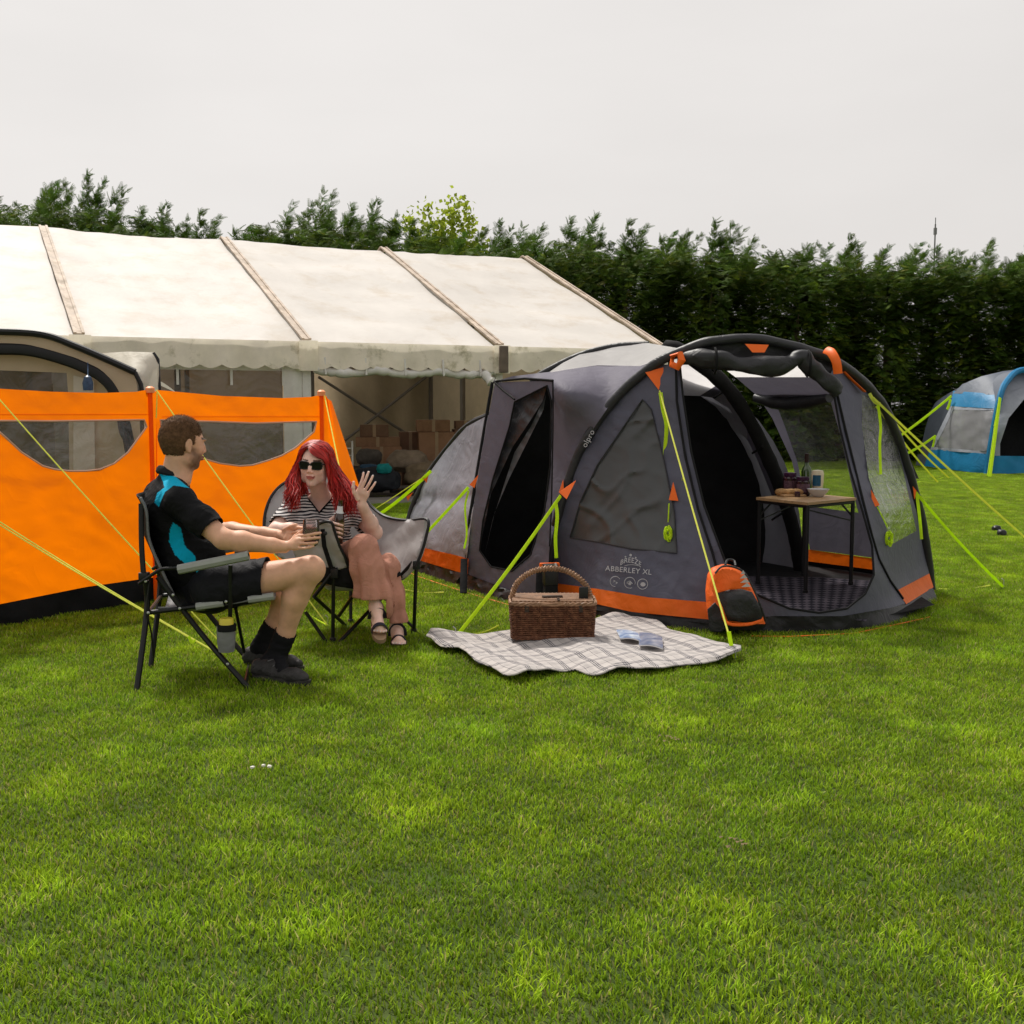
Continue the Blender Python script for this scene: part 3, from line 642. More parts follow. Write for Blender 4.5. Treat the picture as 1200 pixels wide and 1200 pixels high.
part('mud_skirt', panel([(636, 698), (700, 708), (740, 717), (790, 722), (842, 727), (905, 722), (987, 722), (1045, 712), (1062, 707), (1093, 688), (1099, 703), (1099, 720), (1064, 728), (1000, 741), (925, 745), (832, 745), (740, 734), (702, 728), (640, 718)], F, 3, [], .014, 7, 4, -.004), 'skirt')
front = [(792, 428), (793, 470), (803, 535), (818, 597), (835, 648), (846, 690), (842, 727), (905, 722), (987, 722), (1045, 712), (1062, 707), (1043, 680), (1030, 655), (1022, 628), (1013, 593), (1003, 553), (990, 500), (980, 457), (978, 430), (972, 440), (976, 455), (984, 500), (997, 553), (1011, 600), (1022, 640), (1024, 674), (1014, 696), (993, 713), (960, 718), (925, 713), (888, 697), (858, 680), (843, 640), (825, 592), (810, 530), (800, 462), (797, 430)]
part('front_door_surround', panel(front, F, 3, [], .008, 4, 5, -.002), 'tgrey')
for z in (zipl, zipr):
    b = B(); b.tube([P(x, y, F(x, y)-.02) for x, y in dens(z, 6, False)], .008, 5); part('zip', b, 'tblack')
b = B(); b.tube([P(x, y, F(x, y)-.01) for x, y in dens(lip, 6, False)], .007, 5); part('door_zip', b, 'tblack')
win_r = [(1010, 462), (1028, 466), (1045, 500), (1057, 545), (1067, 590), (1074, 622), (1047, 637), (1040, 622), (1028, 590), (1018, 560), (1010, 500)]
right_skin = [(980, 457), (978, 430), (985, 432), (1003, 446), (1023, 464), (1038, 488), (1053, 525), (1063, 560), (1074, 600), (1081, 640), (1089, 672), (1051, 692), (1043, 680), (1030, 655), (1022, 628), (1013, 593), (1003, 553), (990, 500)]
part('right_window_panel', panel(right_skin, F, 3, [win_r], .012, 4, 6, .0), 'tgrey')
part('right_window', panel(win_r, F, 3, [], .02, 7, 7, .004, cr=.014), film('right_window_film', (.6, .62, .6), .25, (.3, .3, .31), .15, 9))
part('orange_corner', panel([(1051, 692), (1089, 672), (1094, 688), (1062, 708)], F, 3, [], .008, 6, 8, -.012), 'orange')
# --- roof and left side
part('pale_roof', panel([(642, 437), (660, 425), (680, 415), (700, 409), (733, 403), (760, 402), (800, 409), (775, 421), (750, 429), (700, 428), (665, 433)], RF, 3, [], .02, 3, 9), 'tlight')
part('side_roof', panel([(580, 447), (600, 441), (642, 436), (665, 433), (700, 428), (750, 429), (775, 421), (752, 440), (717, 471), (688, 513), (672, 545), (659, 580), (650, 615), (645, 642), (646, 560), (648, 447), (615, 443)], RF, 3, [], .014, 3.5, 10, 0), 'tpurple')
door_s = [(641, 452), (603, 471), (597, 500), (578, 560), (566, 610), (562, 645), (575, 664), (600, 669), (622, 650), (638, 600), (645, 545), (646, 470)]
part('side_door_surround', panel([(580, 448), (648, 446), (647, 560), (644, 640), (640, 705), (598, 692), (546, 672), (551, 620), (560, 560), (570, 500)], SD, 3, [door_s], .016, 5, 11), 'tpurple')
b = B(); b.tube([P(x, y, SD(x, y)-.01) for x, y in dens(door_s, 6)], .006, 5, closed=True); part('side_door_zip', b, 'tblack')
part('side_door_flap', panel([(641, 452), (603, 471), (597, 500), (578, 560), (566, 610), (563, 640), (575, 580), (600, 525), (620, 495), (636, 470)], SD, 3, [], .03, 4, 12, .05), 'tdark')
part('side_door_mesh', panel([(640, 462), (622, 500), (603, 530), (590, 570), (577, 610), (568, 650), (580, 600), (597, 560), (612, 530), (637, 480)], SD, 3, [], .03, 5, 13, .12), mat('grey_band', (.09, .09, .1), .6))
b = B(); b.tube([P(579, 447.5, 8.93), P(590, 458, 8.8), P(603, 468, 8.66)], .008, 6); b.tube([P(579, 447, 8.94), P(615, 443.5, 8.65), P(648, 446, 8.33)], .008, 6)
b.tube([P(x, y, SD(x, y)-.01) for x, y in spline([(648, 446, 0), (647.5, 560, 0), (644, 640, 0)], 30) and [(648, 446), (648, 500), (647, 560), (646, 600), (644, 640)]], .005, 6)
part('hood_pole', b, 'tblack')
b = B(); b.tube([P(x, y, RC(x, y)-.02) for x, y in [(577, 448), (568, 500), (558, 560), (550, 610), (546, 668)]], .012, 6); part('corner_zip', b, 'tblack')
# --- rear sleeping pod
fold = lambda x, y: .05*math.exp(-((y-585)/9)**2)
rear = [(575, 485), (547, 500), (523, 527), (504, 553), (488, 583), (480, 607), (478, 642), (493, 641), (536, 651), (547, 655), (551, 620), (560, 560), (570, 505)]
part('rear_pod_cover', panel(rear, RC, 3, [], .03, 3.2, 14, 0, ridge=fold, cr=.008), 'trear')
part('rear_orange_band', panel([(478, 634), (493, 641), (536, 651), (549, 655), (548, 673), (536, 670), (489, 656), (478, 653)], RC, 3, [], .03, 9, 15, -.01), 'orange')
part('rear_mud_skirt', panel([(478, 653), (489, 656), (536, 670), (548, 673), (598, 692), (636, 700), (641, 719), (598, 709), (546, 694), (488, 674), (474, 666)], DF([(478, 655, 10.1), (488, 674, 9.9), (546, 673, 9.05), (546, 693, 8.98), (598, 692, 8.48), (598, 709, 8.4), (641, 719, 8.05), (636, 700, 8.2)]), 4, [], .045, 14, 16, -.012), 'skirt')
b = B(); b.tube([G(474, 668, .01), G(488, 675, .01), G(546, 694.5, .01), G(598, 709.5, .01), G(641, 720, .01), G(702, 728.5, .01), G(740, 735, .01)], .0045, 6); part('peg_cord', b, 'orange_tab')
b = B(); b.tube([G(880, 745.5, .01), G(925, 746, .01), G(1000, 742.5, .01), G(1064, 729, .01), G(1090, 723, .01)], .0035, 6); part('peg_cord', b, 'orange_tab')
rb = [(573, 486, 9.5), (547, 499, 9.8), (523, 526, 10.25), (503, 553, 10.45), (487, 583, 10.5), (478, 610, 10.5), (466, 655, 10.4)]
beam('rear_air_beam', arcpts(rb, 40), .02, 'tdark', 8)
# --- beam feet straps
for (x0, y0, x1, y1, wd) in [(544, 655, 543, 691, .05), (636, 665, 634, 710, .08)]:
    a, c = P(x0, y0, (SD(x0, y0))-.12), G(x1, y1+4, .02); b = B(); b.tube([a, (a+c)/2, c], wd*.5, 8, flat=.25, up=(0, 1, 0)); part('beam_foot_strap', b, 'tblack')
b = B(); b.box(P(644, 664, 8.2), (.13, .03, .05), .2, bev=.006); part('buckle', b, 'orange_tab')
# --- far right wall seen through the door
RW = DF([(950, 669, 10.0), (1024, 679, 9.5), (885, 460, 9.6), (975, 458, 8.9), (942, 560, 9.85), (1003, 590, 9.4), (925, 520, 9.8)])
rwin = [(908, 470), (972, 466), (985, 510), (1003, 590), (1006, 601), (953, 594), (944, 585), (934, 540), (920, 500)]
part('inner_wall_frame', panel([(884, 458), (974, 456), (990, 500), (1024, 600), (1034, 655), (949, 644), (940, 590), (928, 540), (905, 490)], RW, 4, [rwin], .01, 4, 17), 'tpurple')
part('inner_window', panel(rwin, RW, 4, [], .02, 6, 18, .005), M['film2'])
part('inner_orange_band', panel([(930, 642), (949, 644), (1034, 656), (1034, 669), (949, 658), (930, 656)], RW, 4, [], .012, 7, 19, -.01), 'orange')
part('inner_mud_wall', panel([(930, 656), (949, 658), (1034, 669), (1036, 684), (950, 674), (930, 673)], RW, 4, [], .01, 7, 20, -.005), 'tblack')
b = B(); b.tube([P(x, y, RW(x, y)-.05) for x, y in [(884, 466), (905, 471), (925, 473), (950, 471), (972, 466)]], [.03, .05, .055, .05, .035], 10); part('rolled_curtain', b, 'tdark')
# ceiling between the beams
CE = DF([(800, 425, 8.9), (843, 425, 9.0), (885, 460, 9.5), (940, 428, 8.5), (975, 457, 8.8), (955, 440, 8.6), (870, 443, 9.2), (780, 412, 8.7), (900, 408, 8.3)])
part('pale_ceiling', panel([(775, 416), (800, 408), (850, 402), (900, 404), (950, 417), (968, 438), (950, 442), (862, 442), (843, 428)], CE, 4, [], .01, 3, 21), 'tlight')
part('side_ceiling', panel([(862, 442), (950, 442), (968, 438), (978, 458), (969, 463), (915, 466), (884, 461)], CE, 4, [], .01, 3, 22), 'tpurple')
# linings between bedroom and middle beam
LI = DF([(800, 432, 9.3), (840, 450, 9.35), (885, 528, 9.9), (930, 650, 10.05), (800, 462, 9.9), (848, 466, 9.95), (895, 525, 9.6), (905, 590, 10.1)])
part('pale_lining', panel([(790, 420), (812, 420), (845, 448), (820, 464), (790, 463)], LI, 4, [], .01, 3, 23), 'tlight')
part('side_lining', panel([(820, 464), (845, 448), (870, 470), (897, 520), (915, 565), (930, 615), (940, 660), (925, 662), (912, 600), (888, 540), (868, 500), (850, 468)], LI, 4, [], .012, 4, 24), 'tpurple')
for x, y in ((843, 462), (888, 527), (911, 605)): part('toggle', B().tube([P(x-6, y+4, 9.5), P(x+6, y-4, 9.2)], .009, 6), 'tblack')
part('lining_orange_band', panel([(915, 642), (930, 642), (934, 656), (918, 654)], LI, 4, [], .0, 4, 25, -.02), 'orange')
# black bedroom inner: curved front wall, closing the back of the living area
BD = DF([(800, 462, 10.0), (848, 466, 10.0), (885, 530, 10.1), (926, 672, 10.2), (780, 668, 10.25), (640, 660, 10.2), (600, 500, 9.7), (700, 440, 9.9)])
part('bedroom_wall', panel([(605, 470), (650, 440), (720, 420), (780, 430), (800, 461), (850, 467), (872, 500), (888, 530), (902, 570), (912, 605), (922, 650), (927, 673), (870, 672), (700, 668), (575, 664), (560, 640), (580, 540)], BD, 6, [], .02, 3, 26), 'tblack')
b = B(); gp = [G(546, 690), G(640, 715), G(740, 731), G(832, 741), G(925, 742), G(1000, 739), G(1062, 726), G(1095, 718), G(1040, 683), G(945, 666), G(780, 655), G(560, 655)]
c = sum(gp, Vector())/len(gp); b.add([c+Vector((0, 0, .05))]+[g+Vector((0, 0, .05)) for g in gp], [(0, 1+i, 1+(i+1) % len(gp)) for i in range(len(gp))]); part('groundsheet', b, 'tblack', smooth=False)
# rear closing shell of the sleeping pod (seen only from the side)
def shell(u, v):
    a = math.pi*u; f0 = P(548, 675, 9.3); f1 = P(941, 685, 9.75); c = (f0+f1)/2; hw = (f1-f0)/2; ax = Vector((-.45, 1, 0)).normalized()
    s = math.cos(v*1.45); return Vector((c.x, c.y, 0))-hw*math.cos(a)*(.93*s+.07)*Vector((1, 1, 0)).length/1.4142+ax*(2.6*v)+Vector((0, 0, 1.62*math.sin(a)**.8*s**.7))
b = B(); b.grid(shell, 24, 12); part('rear_shell', b, 'trear')
# --- rolled front door
rp = spline([P(796, 421, 7.98), P(820, 419, 7.93), P(850, 423, 7.9), P(885, 430, 7.88), (P(918, 428, 7.9)), P(938, 418, 7.93), P(952, 430, 7.93), P(968, 445, 7.95), P(980, 455, 8.0)], 70)
rd = [.024+.028*min(1, i/12)*(1-.0*i)*(1-.25*(i > 52)*(i-52)/18) for i in range(71)]
b = B(); b.tube([p+Vector((0, 0, .014*mnoise.noise(p*7))) for p in rp], [r*(1+.3*mnoise.noise(p*8)) for r, p in zip(rd, rp)], 24); crumple(b, .02, 9, (.45, 1, 1.6)); crumple(b, .007, 26, (.5, 1, 1.4)); roll = part('rolled_door', b, 'tdark')
for i in (14, 49): part('roll_strap', B().tube([rp[i]+Vector((0, -.075*math.cos(a), -.01+.078*math.sin(a))) for a in np.linspace(0, 6.28, 16)[:-1]], .008, 6, closed=True), 'tblack')
# upper valance cloth between beam and rolled door
part('door_head_cloth', panel([(797, 413), (825, 404), (850, 401), (875, 400), (900, 403), (925, 408), (950, 415), (975, 426), (978, 450), (955, 432), (938, 425), (880, 432), (830, 425), (797, 428)], DF([(800, 411, 8.05), (875, 398, 7.98), (973, 421, 8.1), (800, 430, 8.05), (890, 430, 8.0), (975, 450, 8.08)]), 4, [], .012, 5, 27, .02), 'tdark')
# --- orange tabs
def tab(pts, D, th=.01):
    b = B(); n = len(pts); vs = [P(x, y, D+dd-.05) for (x, y, dd) in pts]+[P(x, y, D+dd-.05)+Vector((0, th, 0)) for (x, y, dd) in pts]
    b.add(vs, [tuple(range(n)), tuple(range(n, 2*n))[::-1]]+[(i, (i+1) % n, (i+1) % n+n, i+n) for i in range(n)]); return part('orange_tab', b, 'orange_tab', smooth=False)
tab([(873, 403, 0), (901, 404, 0), (896, 413, -.02), (882, 413, -.02)], 7.95)
tab([(756, 436, .05), (779, 430, .03), (772, 457, 0)], 8.1)
b = B(); b.tube([P(788, 417, 7.98), P(797, 414, 7.92), P(799, 422, 7.9), P(794, 430, 7.92), P(787, 427, 7.98)], .024, 8, flat=.5, closed=True); part('orange_loop', b, 'orange_tab')
b = B(); b.tube(spline([P(968, 410, 8.0), P(974, 413, 7.93), P(980, 424, 7.88), P(982, 438, 7.88)], 10), .028, 8, flat=.35, up=(0, 1, 0)); part('orange_loop', b, 'orange_tab')
b = B(); b.tube(spline([P(989, 436, 8.12), P(1000, 447, 8.15), P(1013, 459, 8.2)], 10), .016, 8, flat=.35); part('orange_loop', b, 'orange_tab')
tab([(655, 577, 0), (675, 563, 0), (664, 585, -.05)], 8.3); tab([(660, 562, .05), (655, 577, 0), (661, 578, 0)], 8.35)
tab([(550, 568, .02), (561, 556, 0), (556, 572, 0)], 9.05)
tab([(495, 560, 0), (503, 553, 0), (500, 566, 0)], 10.3); tab([(476, 582, 0), (484, 577, 0), (478, 587, 0)], 10.4)
tab([(789, 565, .03), (795, 587, 0), (784, 586, 0)], F(789, 576)); tab([(1021, 574, .03), (1031, 592, 0), (1022, 595, 0)], F(1025, 585)); tab([(1070, 570, 0), (1074, 575, 0), (1072, 585, 0)], 8.6)
# --- guy lines
def guy(a, g, wd=.004, m='neon_cord', parent=None, name='guy_line'):
    v = Vector(g)-Vector(a); b = B()
    if wd > .006: b.tube([Vector(a).lerp(Vector(g), t)+Vector((0, 0, -.02*math.sin(math.pi*t))) for t in np.linspace(0, 1, 12)], wd, 6, flat=.22, up=(0, 1, .3))
    else: b.tube([Vector(a).lerp(Vector(g), t)+Vector((0, 0, -.015*math.sin(math.pi*t))) for t in np.linspace(0, 1, 10)], wd, 6)
    return b.build(name, M[m], parent or T)
def peg(g, parent, lean=(0, 0)):
    g = Vector(g); b = B(); b.tube([g+Vector((0, 0, -.1)), g+Vector((lean[0], lean[1], .05)), g+Vector((lean[0]-.015, lean[1], .062))], .0035, 6); return b.build('peg', M['steel'], parent)
def strap_end(pts, wd=.012, m='neon'):
    b = B(); b.tube(spline(pts, 14), wd, 6, flat=.2, up=(0, 1, 0)); return b.build('strap_end', M[m], T)
g1 = G(534, 747, .02); guy(P(657, 581, 8.2), g1, .0125, 'neon'); peg(g1, T); strap_end([P(651, 588, 8.2), P(653, 605, 8.15), P(651, 630, 8.15), P(652, 654, 8.15)], .013)
guy(g1+Vector((.03, .03, .01)), G(584, 733, .03), .008)
g2 = G(862, 771, .02); guy(P(773, 458, 8.0), g2, .005); guy(P(800, 560, 7.45)+Vector((0, 0, 0)), P(800, 560, 7.45)+Vector((0, 0, -.001)), .004); peg(g2, T); strap_end([P(774, 460, 7.98), P(777, 480, 7.96), P(781, 500, 7.95), P(779, 535, 7.93), P(780, 557, 7.9)], .014)
guy(P(854, 740, 5.75*1.13), g2, .012, 'neon')
guy(P(549, 571, 8.95), G(432, 690), .012, 'neon'); strap_end([P(549, 575, 8.93), P(545, 595, 8.93), P(547, 625, 8.93), P(544, 643, 8.95)], .008)
guy(P(505, 552, 10.2), P(440, 606, 10.6), .015, 'neon'); guy(P(440, 606, 10.6), G(405, 640), .012, 'neon'); guy(P(492, 562, 10.3), G(395, 622), .005)
g3 = G(1262, 682, .02); guy(P(1023, 466, 8.2), g3, .0085); guy(P(1030, 474, 8.3), P(1112, 560, 13), .009); guy(P(1027, 476, 8.3), P(1099, 565, 13), .009); guy(P(1019, 461, 8.2), P(1031, 473, 8.25), .012)
strap_end([P(1029, 474, 8.25), P(1032, 500, 8.25), P(1031, 520, 8.2), P(1032, 556, 8.15)], .01)
g4 = G(1176, 688, .02); guy(P(1073, 577, 8.6), g4, .011, 'neon'); peg(g4, T); strap_end([P(1074, 577, 8.6), P(1077, 600, 8.6), P(1080, 632, 8.6)], .012)
guy(G(1100, 690, .01), G(1160, 686, .02), .005); guy(G(470, 690, .02), G(520, 694, .02), .005)
for (a, c, dd) in (((784, 590), (783, 612), .03), ((1028, 594), (1040, 618), .03)):
    D = F(*a)-dd-.02; part('guy_cord', B().tube([P(a[0], a[1], D), P(c[0], c[1], D)], .004, 6), 'neon')
    cc = P(c[0]+(0 if a[0] < 900 else 2), c[1]+13, F(*c)-.06); b = B(); pts = []
    for i in range(200): t = i/200*2*math.pi*10; q_ = .75+.25*math.sin(i*.37); pts.append(cc+Vector((.02*math.sin(t)*q_+.006*math.sin(t*.31), .012*math.sin(t*1.37+i*.1), .05*math.cos(t)*(q_*.5+.5)*(1-.5*abs(math.sin(t*.113))))))
    b.tube(pts, .005, 5); part('cord_coil', b, 'neon')
# black awning flap beyond the right side
part('side_vent', panel([(1057, 536), (1068, 541), (1077, 561), (1060, 560)], lambda x, y: 9.0, 4, [], .01), 'tdark')
# --- printed marks
def letters(txt, size_px, cx, cy, df, m, rot=0, off=.025, sx=1, warp=None, parent=None, name='lettering'):
    cu = bpy.data.curves.new('t', 'FONT'); cu.body = txt; cu.size = 1; cu.align_x = 'CENTER'; cu.align_y = 'CENTER'; cu.resolution_u = 3; cu.space_character = 1.05
    o = bpy.data.objects.new('t', cu); me = o.to_mesh(); vs = []
    for v in me.vertices:
        x, y = v.co.x*size_px*sx, -v.co.y*size_px
        if warp: x, y = warp(x, y)
        X = cx+x*math.cos(rot)-y*math.sin(rot); Y = cy+x*math.sin(rot)+y*math.cos(rot); vs.append(P(X, Y, df(X, Y)-off))
    fs = [tuple(p.vertices) for p in me.polygons]; o.to_mesh_clear(); bpy.data.objects.remove(o)
    b = B(); b.add(vs, fs); return b.build(name, m, parent or T, smooth=False)
M['print'] = mat('grey_print', (.42, .42, .44), .6, .1)
letters('ABBERLEY XL', 8.6, 736.5, 668.5, F, M['print'], rot=.09, sx=1.02)
letters('BREEZE', 8.5, 739.5, 657, F, M['print'], rot=.1, warp=lambda x, y: (x*.95, y+.028*x*x-.4), sx=.9)
letters('olpro', 9.5, 689.5, 514, F, M['print'], rot=-1.08, off=.075)
def dotp(x, y, r, n=8, sx=1):
    b.add([P(x+sx*r*math.cos(a), y+r*math.sin(a), F(x, y)-.028) for a in np.linspace(0, 6.283, n+1)[:-1]], [tuple(range(n))])
for gi, (x, y, r) in enumerate(((721, 681.5, 6), (738, 683, 6.4), (753, 684.5, 6))):
    b = B(); b.tube([P(x+r*math.cos(a), y+r*math.sin(a), F(x, y)-.026) for a in np.linspace(0, 6.283, 22)[:-1]], .0022, 4, closed=True)
    if gi == 0: dotp(720, 681, 1.8, 3); dotp(722.5, 683, 1.7, 3)
    if gi == 1: dotp(738, 684, 2, 6); b.tube([P(735, 683+k, F(735, 683)-.028) for k in (1, -1)]+[P(738, 681, F(738, 682)-.028), P(741, 684, F(741, 683)-.028)], .0028, 4)
    if gi == 2: dotp(753.5, 684.8, 2.6, 8, 1.2)
    part('logo_icon', b, M['print'], smooth=False)
b = B()
for (x, y, r) in ((739, 650.5, 1.6), (733, 652.5, 1), (745, 653.5, 1)): dotp(x, y, r)
b.tube([P(x, 665-3.2+.02*(x-740)**2-(0), F(x, 662)-.026) for x in range(732, 749, 2)], .0015, 4)
part('logo_crown', b, M['print'], smooth=False)

# ================================================================ carpet and table inside the tent
M['carpet'] = mat('carpet_weave', (.06, .05, .055), .95, .2, 6, .5, 120, .05)
def carpet_mat():
    m = M['carpet']; t = m.node_tree; N = t.nodes.new; L = t.links.new; co = N('ShaderNodeUVMap').outputs[0]
    mp = N('ShaderNodeMapping'); mp.inputs['Scale'].default_value = (26, 26, 1); mp.inputs['Rotation'].default_value = (0, 0, .78); L(co, mp.inputs[0])
    nz = N('ShaderNodeTexNoise'); nz.inputs['Scale'].default_value = 9; L(co, nz.inputs['Vector'])
    ck = N('ShaderNodeTexChecker'); ck.inputs['Scale'].default_value = 1; L(mp.outputs[0], ck.inputs[0]); ck.inputs[1].default_value = (.018, .017, .024, 1); ck.inputs[2].default_value = (.075, .065, .08, 1)
    sc = [n for n in t.nodes if n.type == 'VECT_MATH'][0]; L(ck.outputs[0], sc.inputs[0])
carpet_mat()
cp = [G(800, 672, .06), G(1035, 680, .06), G(1015, 728, .06), G(835, 726, .06)]
b = B(); b.grid(lambda u, v: (cp[0].lerp(cp[1], u)).lerp(cp[3].lerp(cp[2], u), v)+Vector((0, 0, .012*mnoise.noise(Vector((u*5, v*5, 0))))), 30, 24, uv=True)
tag(b.build('carpet', M['carpet']), 'dark chequered carpet on the floor inside the open grey tent', 'carpet')
M['bamboo'] = mat('bamboo', (.48, .3, .15), .4, .12, 2, .2, 40, .4); M['bamboo'].node_tree.nodes['Noise Texture'].inputs['Scale'].default_value = 4
cN, cR, cL = G(944, 696, .06), G(1001, 685, .06), G(884, 684, .06); cB = cR+cL-cN
TZ = P(944, 589, cN.y/K).z
TB = thing('folding_table', 'small wooden topped folding table with black legs inside the grey tent', 'table', ((cN+cB)/2)*1)
b = B(); n = 7
cs = [Vector((c.x, c.y, TZ)) for c in (cN, cR, cB, cL)]
for j in range(n):
    b = B(); t0, t1 = j/n+.004, (j+1)/n-.004; q = [cs[0].lerp(cs[3], t0), cs[1].lerp(cs[2], t0), cs[1].lerp(cs[2], t1), cs[0].lerp(cs[3], t1)]
    vs = q+[x-Vector((0, 0, .018)) for x in q]; b.add(vs, [(0, 1, 2, 3), (7, 6, 5, 4), (0, 4, 5, 1), (1, 5, 6, 2), (2, 6, 7, 3), (3, 7, 4, 0)]); b.build('slat', M['bamboo'], TB, smooth=False)
ctr = (cs[0]+cs[2])/2
for c, s in zip(cs, (cN, cR, cB, cL)):
    top = c.lerp(ctr, .07)-Vector((0, 0, .02)); foot = Vector((top.x, top.y, .06)); b = B(); b.tube([top, foot], .014, 8); b.tube([foot+Vector((0, 0, .02)), foot], .018, 8); b.build('leg', M['black_plastic'], TB)
    b = B(); m_ = top.lerp(Vector((ctr.x, ctr.y, top.z)), .28); b.tube([top-Vector((0, 0, .11)), m_-Vector((0, 0, .01))], .007, 6); b.build('brace', M['black_plastic'], TB)
b = B()
for i in range(4):
    a, c = cs[i].lerp(ctr, .07), cs[(i+1) % 4].lerp(ctr, .07); b.tube([a-Vector((0, 0, .03)), c-Vector((0, 0, .03))], .011, 6)
for i in (0, 2): b.tube([cs[i].lerp(ctr, .07)-Vector((0, 0, .05)), cs[i+1].lerp(ctr, .07)-Vector((0, 0, .16))], .005, 6)
b.build('apron_frame', M['black_plastic'], TB)
M['glass_green'] = mat('green_glass', (.03, .07, .008), .08, .05, spec=.6, coat=.5); M['capfoil'] = mat('dark_foil', (.03, .012, .01), .35)
M['sauce'] = mat('mayo_bottle', (.72, .62, .45), .3, .04, spec=.5); M['blue_label'] = mat('blue_label', (.02, .09, .16), .4, .3, 90); M['jam'] = mat('jar_glass', (.035, .012, .02), .12, .2, spec=.6); M['jar_label'] = mat('jar_label', (.1, .05, .07), .5, .8, 120); M['china'] = mat('white_china', (.62, .62, .64), .25, .05, spec=.5)
M['bread'] = mat('bread', (.42, .24, .1), .8, .3, 40, .5, 60)
def on_table(px, dy=0): # point on the table top under pixel column px, dy = how far back (0..1)
    D = lerp(8.87, 9.3, dy); p = P(px, 600, D); return Vector((p.x, p.y, TZ+.001))
def s_(px, D=9.1): return px/FPX*D*K
p = on_table(944, .8); h = s_(48)
t = thing('wine_bottle', 'dark green wine bottle at the back of the table', 'bottle', p)
b = B(); b.lathe(p, [(.001, 0), (.037, .003), (.037, h*.55), (.03, h*.64), (.014, h*.72), (.013, h*.98), (.001, h)]); b.build('glass', M['glass_green'], t)
b = B(); b.lathe(p, [(.014, h*.78), (.0155, h*.78), (.0155, h*1.0), (.001, h*1.005)]); b.build('foil', M['capfoil'], t)
p = on_table(957, .45); h = s_(30)
t = thing('sauce_bottle', 'cream squeezy bottle with a blue label standing on its cap', 'bottle', p)
b = B(); b.lathe(p, [(.03, .015), (.036, .03), (.042, h*.5), (.044, h*.85), (.038, h*.97), (.001, h)], 20); b.build('body', M['sauce'], t)
b = B(); b.lathe(p, [(.001, 0), (.03, 0), (.031, .018)], 20); b.build('cap', M['sauce'], t)
b = B(); b.grid(lambda u, v: p+Vector((.0435*math.sin(lerp(-1.1, .3, u)), -.0445*math.cos(lerp(-1.1, .3, u)), lerp(h*.38, h*.8, v))), 8, 4); b.build('label_print', M['blue_label'], t)
for i, (px, dy, hp, lab) in enumerate([(925, .6, 26, 'dark jam jar with a purple lid on a wooden block, left of the other jar'), (940, .35, 22, 'dark jam jar with printed label in front of the wine bottle'), (934, .1, 6, 'tiny dark jar lid lying at the foot of the jars')]):
    p = on_table(px, dy); h = s_(hp); r = .05 if i < 2 else .02
    if i == 0: p.z += .0
    t = thing('jam_jar', lab, 'jar', p); b = B(); b.lathe(p, [(r*.9, 0), (r, .008), (r, h*.75), (r*.8, h*.83)]); b.build('glass', M['jam'], t)
    b = B(); b.lathe(p, [(r*.86, h*.83), (r*.88, h*.85), (r*.88, h), (.001, h*1.001)]); b.build('lid', mat('purple_lid', (.05, .015, .05), .3), t)
    if i < 2: b = B(); b.grid(lambda u, v: p+Vector(((r+.001)*math.sin(lerp(-1.2, 1.2, u)), -(r+.001)*math.cos(lerp(-1.2, 1.2, u)), lerp(h*.2, h*.65, v))), 8, 3); b.build('label_print', M['jar_label'], t)
p = on_table(958, .12); t = tag(B().lathe(p, [(.03, 0), (.034, .003), (.062, .03), (.078, .055), (.073, .055), (.058, .03), (.03, .008), (.001, .006)], 28).build('bowl', M['china']), 'small white patterned bowl at the front right of the table', 'bowl')
p = on_table(927, .25); t = thing('bread_board', 'small wooden board with bread rolls left of the jars', 'board', p)
b = B(); b.box(p+Vector((0, 0, .008)), (.17, .12, .014), .2, bev=.004); b.build('board', M['bamboo'], t)
for i, (dx, dy, sx) in enumerate([(-.09, .01, .045), (-.02, -.01, .04), (.05, .0, .042)]):
    v, f = lump(p+Vector((dx*.75, dy, .03)), (sx, .035, .024), i+3); b = B(); b.add(v, f); b.build('bread_roll', M['bread'], t)
# ================================================================ orange windbreak
M['wb'] = mat('windbreak_orange', (.95, .13, .001), .5, .07, 2.5, .2, 200, .2, trans=.56, tcol=(1, .235, .001), weave=3.5, bd=.001)
M['wbs'] = mat('sleeve_orange', (.95, .15, .002), .5, .08, 9, .3, 100, .2, trans=.5, tcol=(1, .36, .004), weave=9); M['wbpipe'] = mat('window_piping', (.6, .35, .25), .6)
WB = thing('windbreak', 'orange fabric windbreak with curved clear windows and black mud skirt behind the man', 'windbreak', G(183, 706))
def Dwb(x, y=0):
    pts = [(-28, 1/7.33), (183, 1/8.47), (380, 1/9.23)]
    if x < 183: t = (x+28)/211; return 1/lerp(pts[0][1], pts[1][1], t)
    t = (x-183)/197; return 1/lerp(pts[1][1], pts[2][1], t)
def sag(x0, x1, amp):
    return lambda x, y: -amp*math.sin(math.pi*min(1, max(0, (x-x0)/(x1-x0))))*math.sin(math.pi*min(1, max(0, (y-455)/250)))
w1 = [(-20, 493), (60, 493.5), (169, 492), (172, 500), (150, 530), (134, 543), (117, 550), (100, 552), (82, 552), (64, 550), (50, 546), (25, 530), (8, 514), (-8, 500)]
w2 = [(188, 492), (300, 496), (371, 494), (368, 506), (346, 525), (330, 534), (313, 540), (296, 545), (281, 546), (258, 543), (237, 537), (212, 524), (190, 508)]
p1 = [(-28, 452), (0, 455.5), (60, 459), (120, 460.5), (160, 459), (176, 456), (183, 459), (184, 560), (184, 676), (100, 688), (40, 700), (-30, 714)]
p2 = [(183, 457), (196, 458), (260, 464), (330, 466.5), (365, 465), (379, 462), (380, 560), (380, 655), (300, 663), (183, 676)]
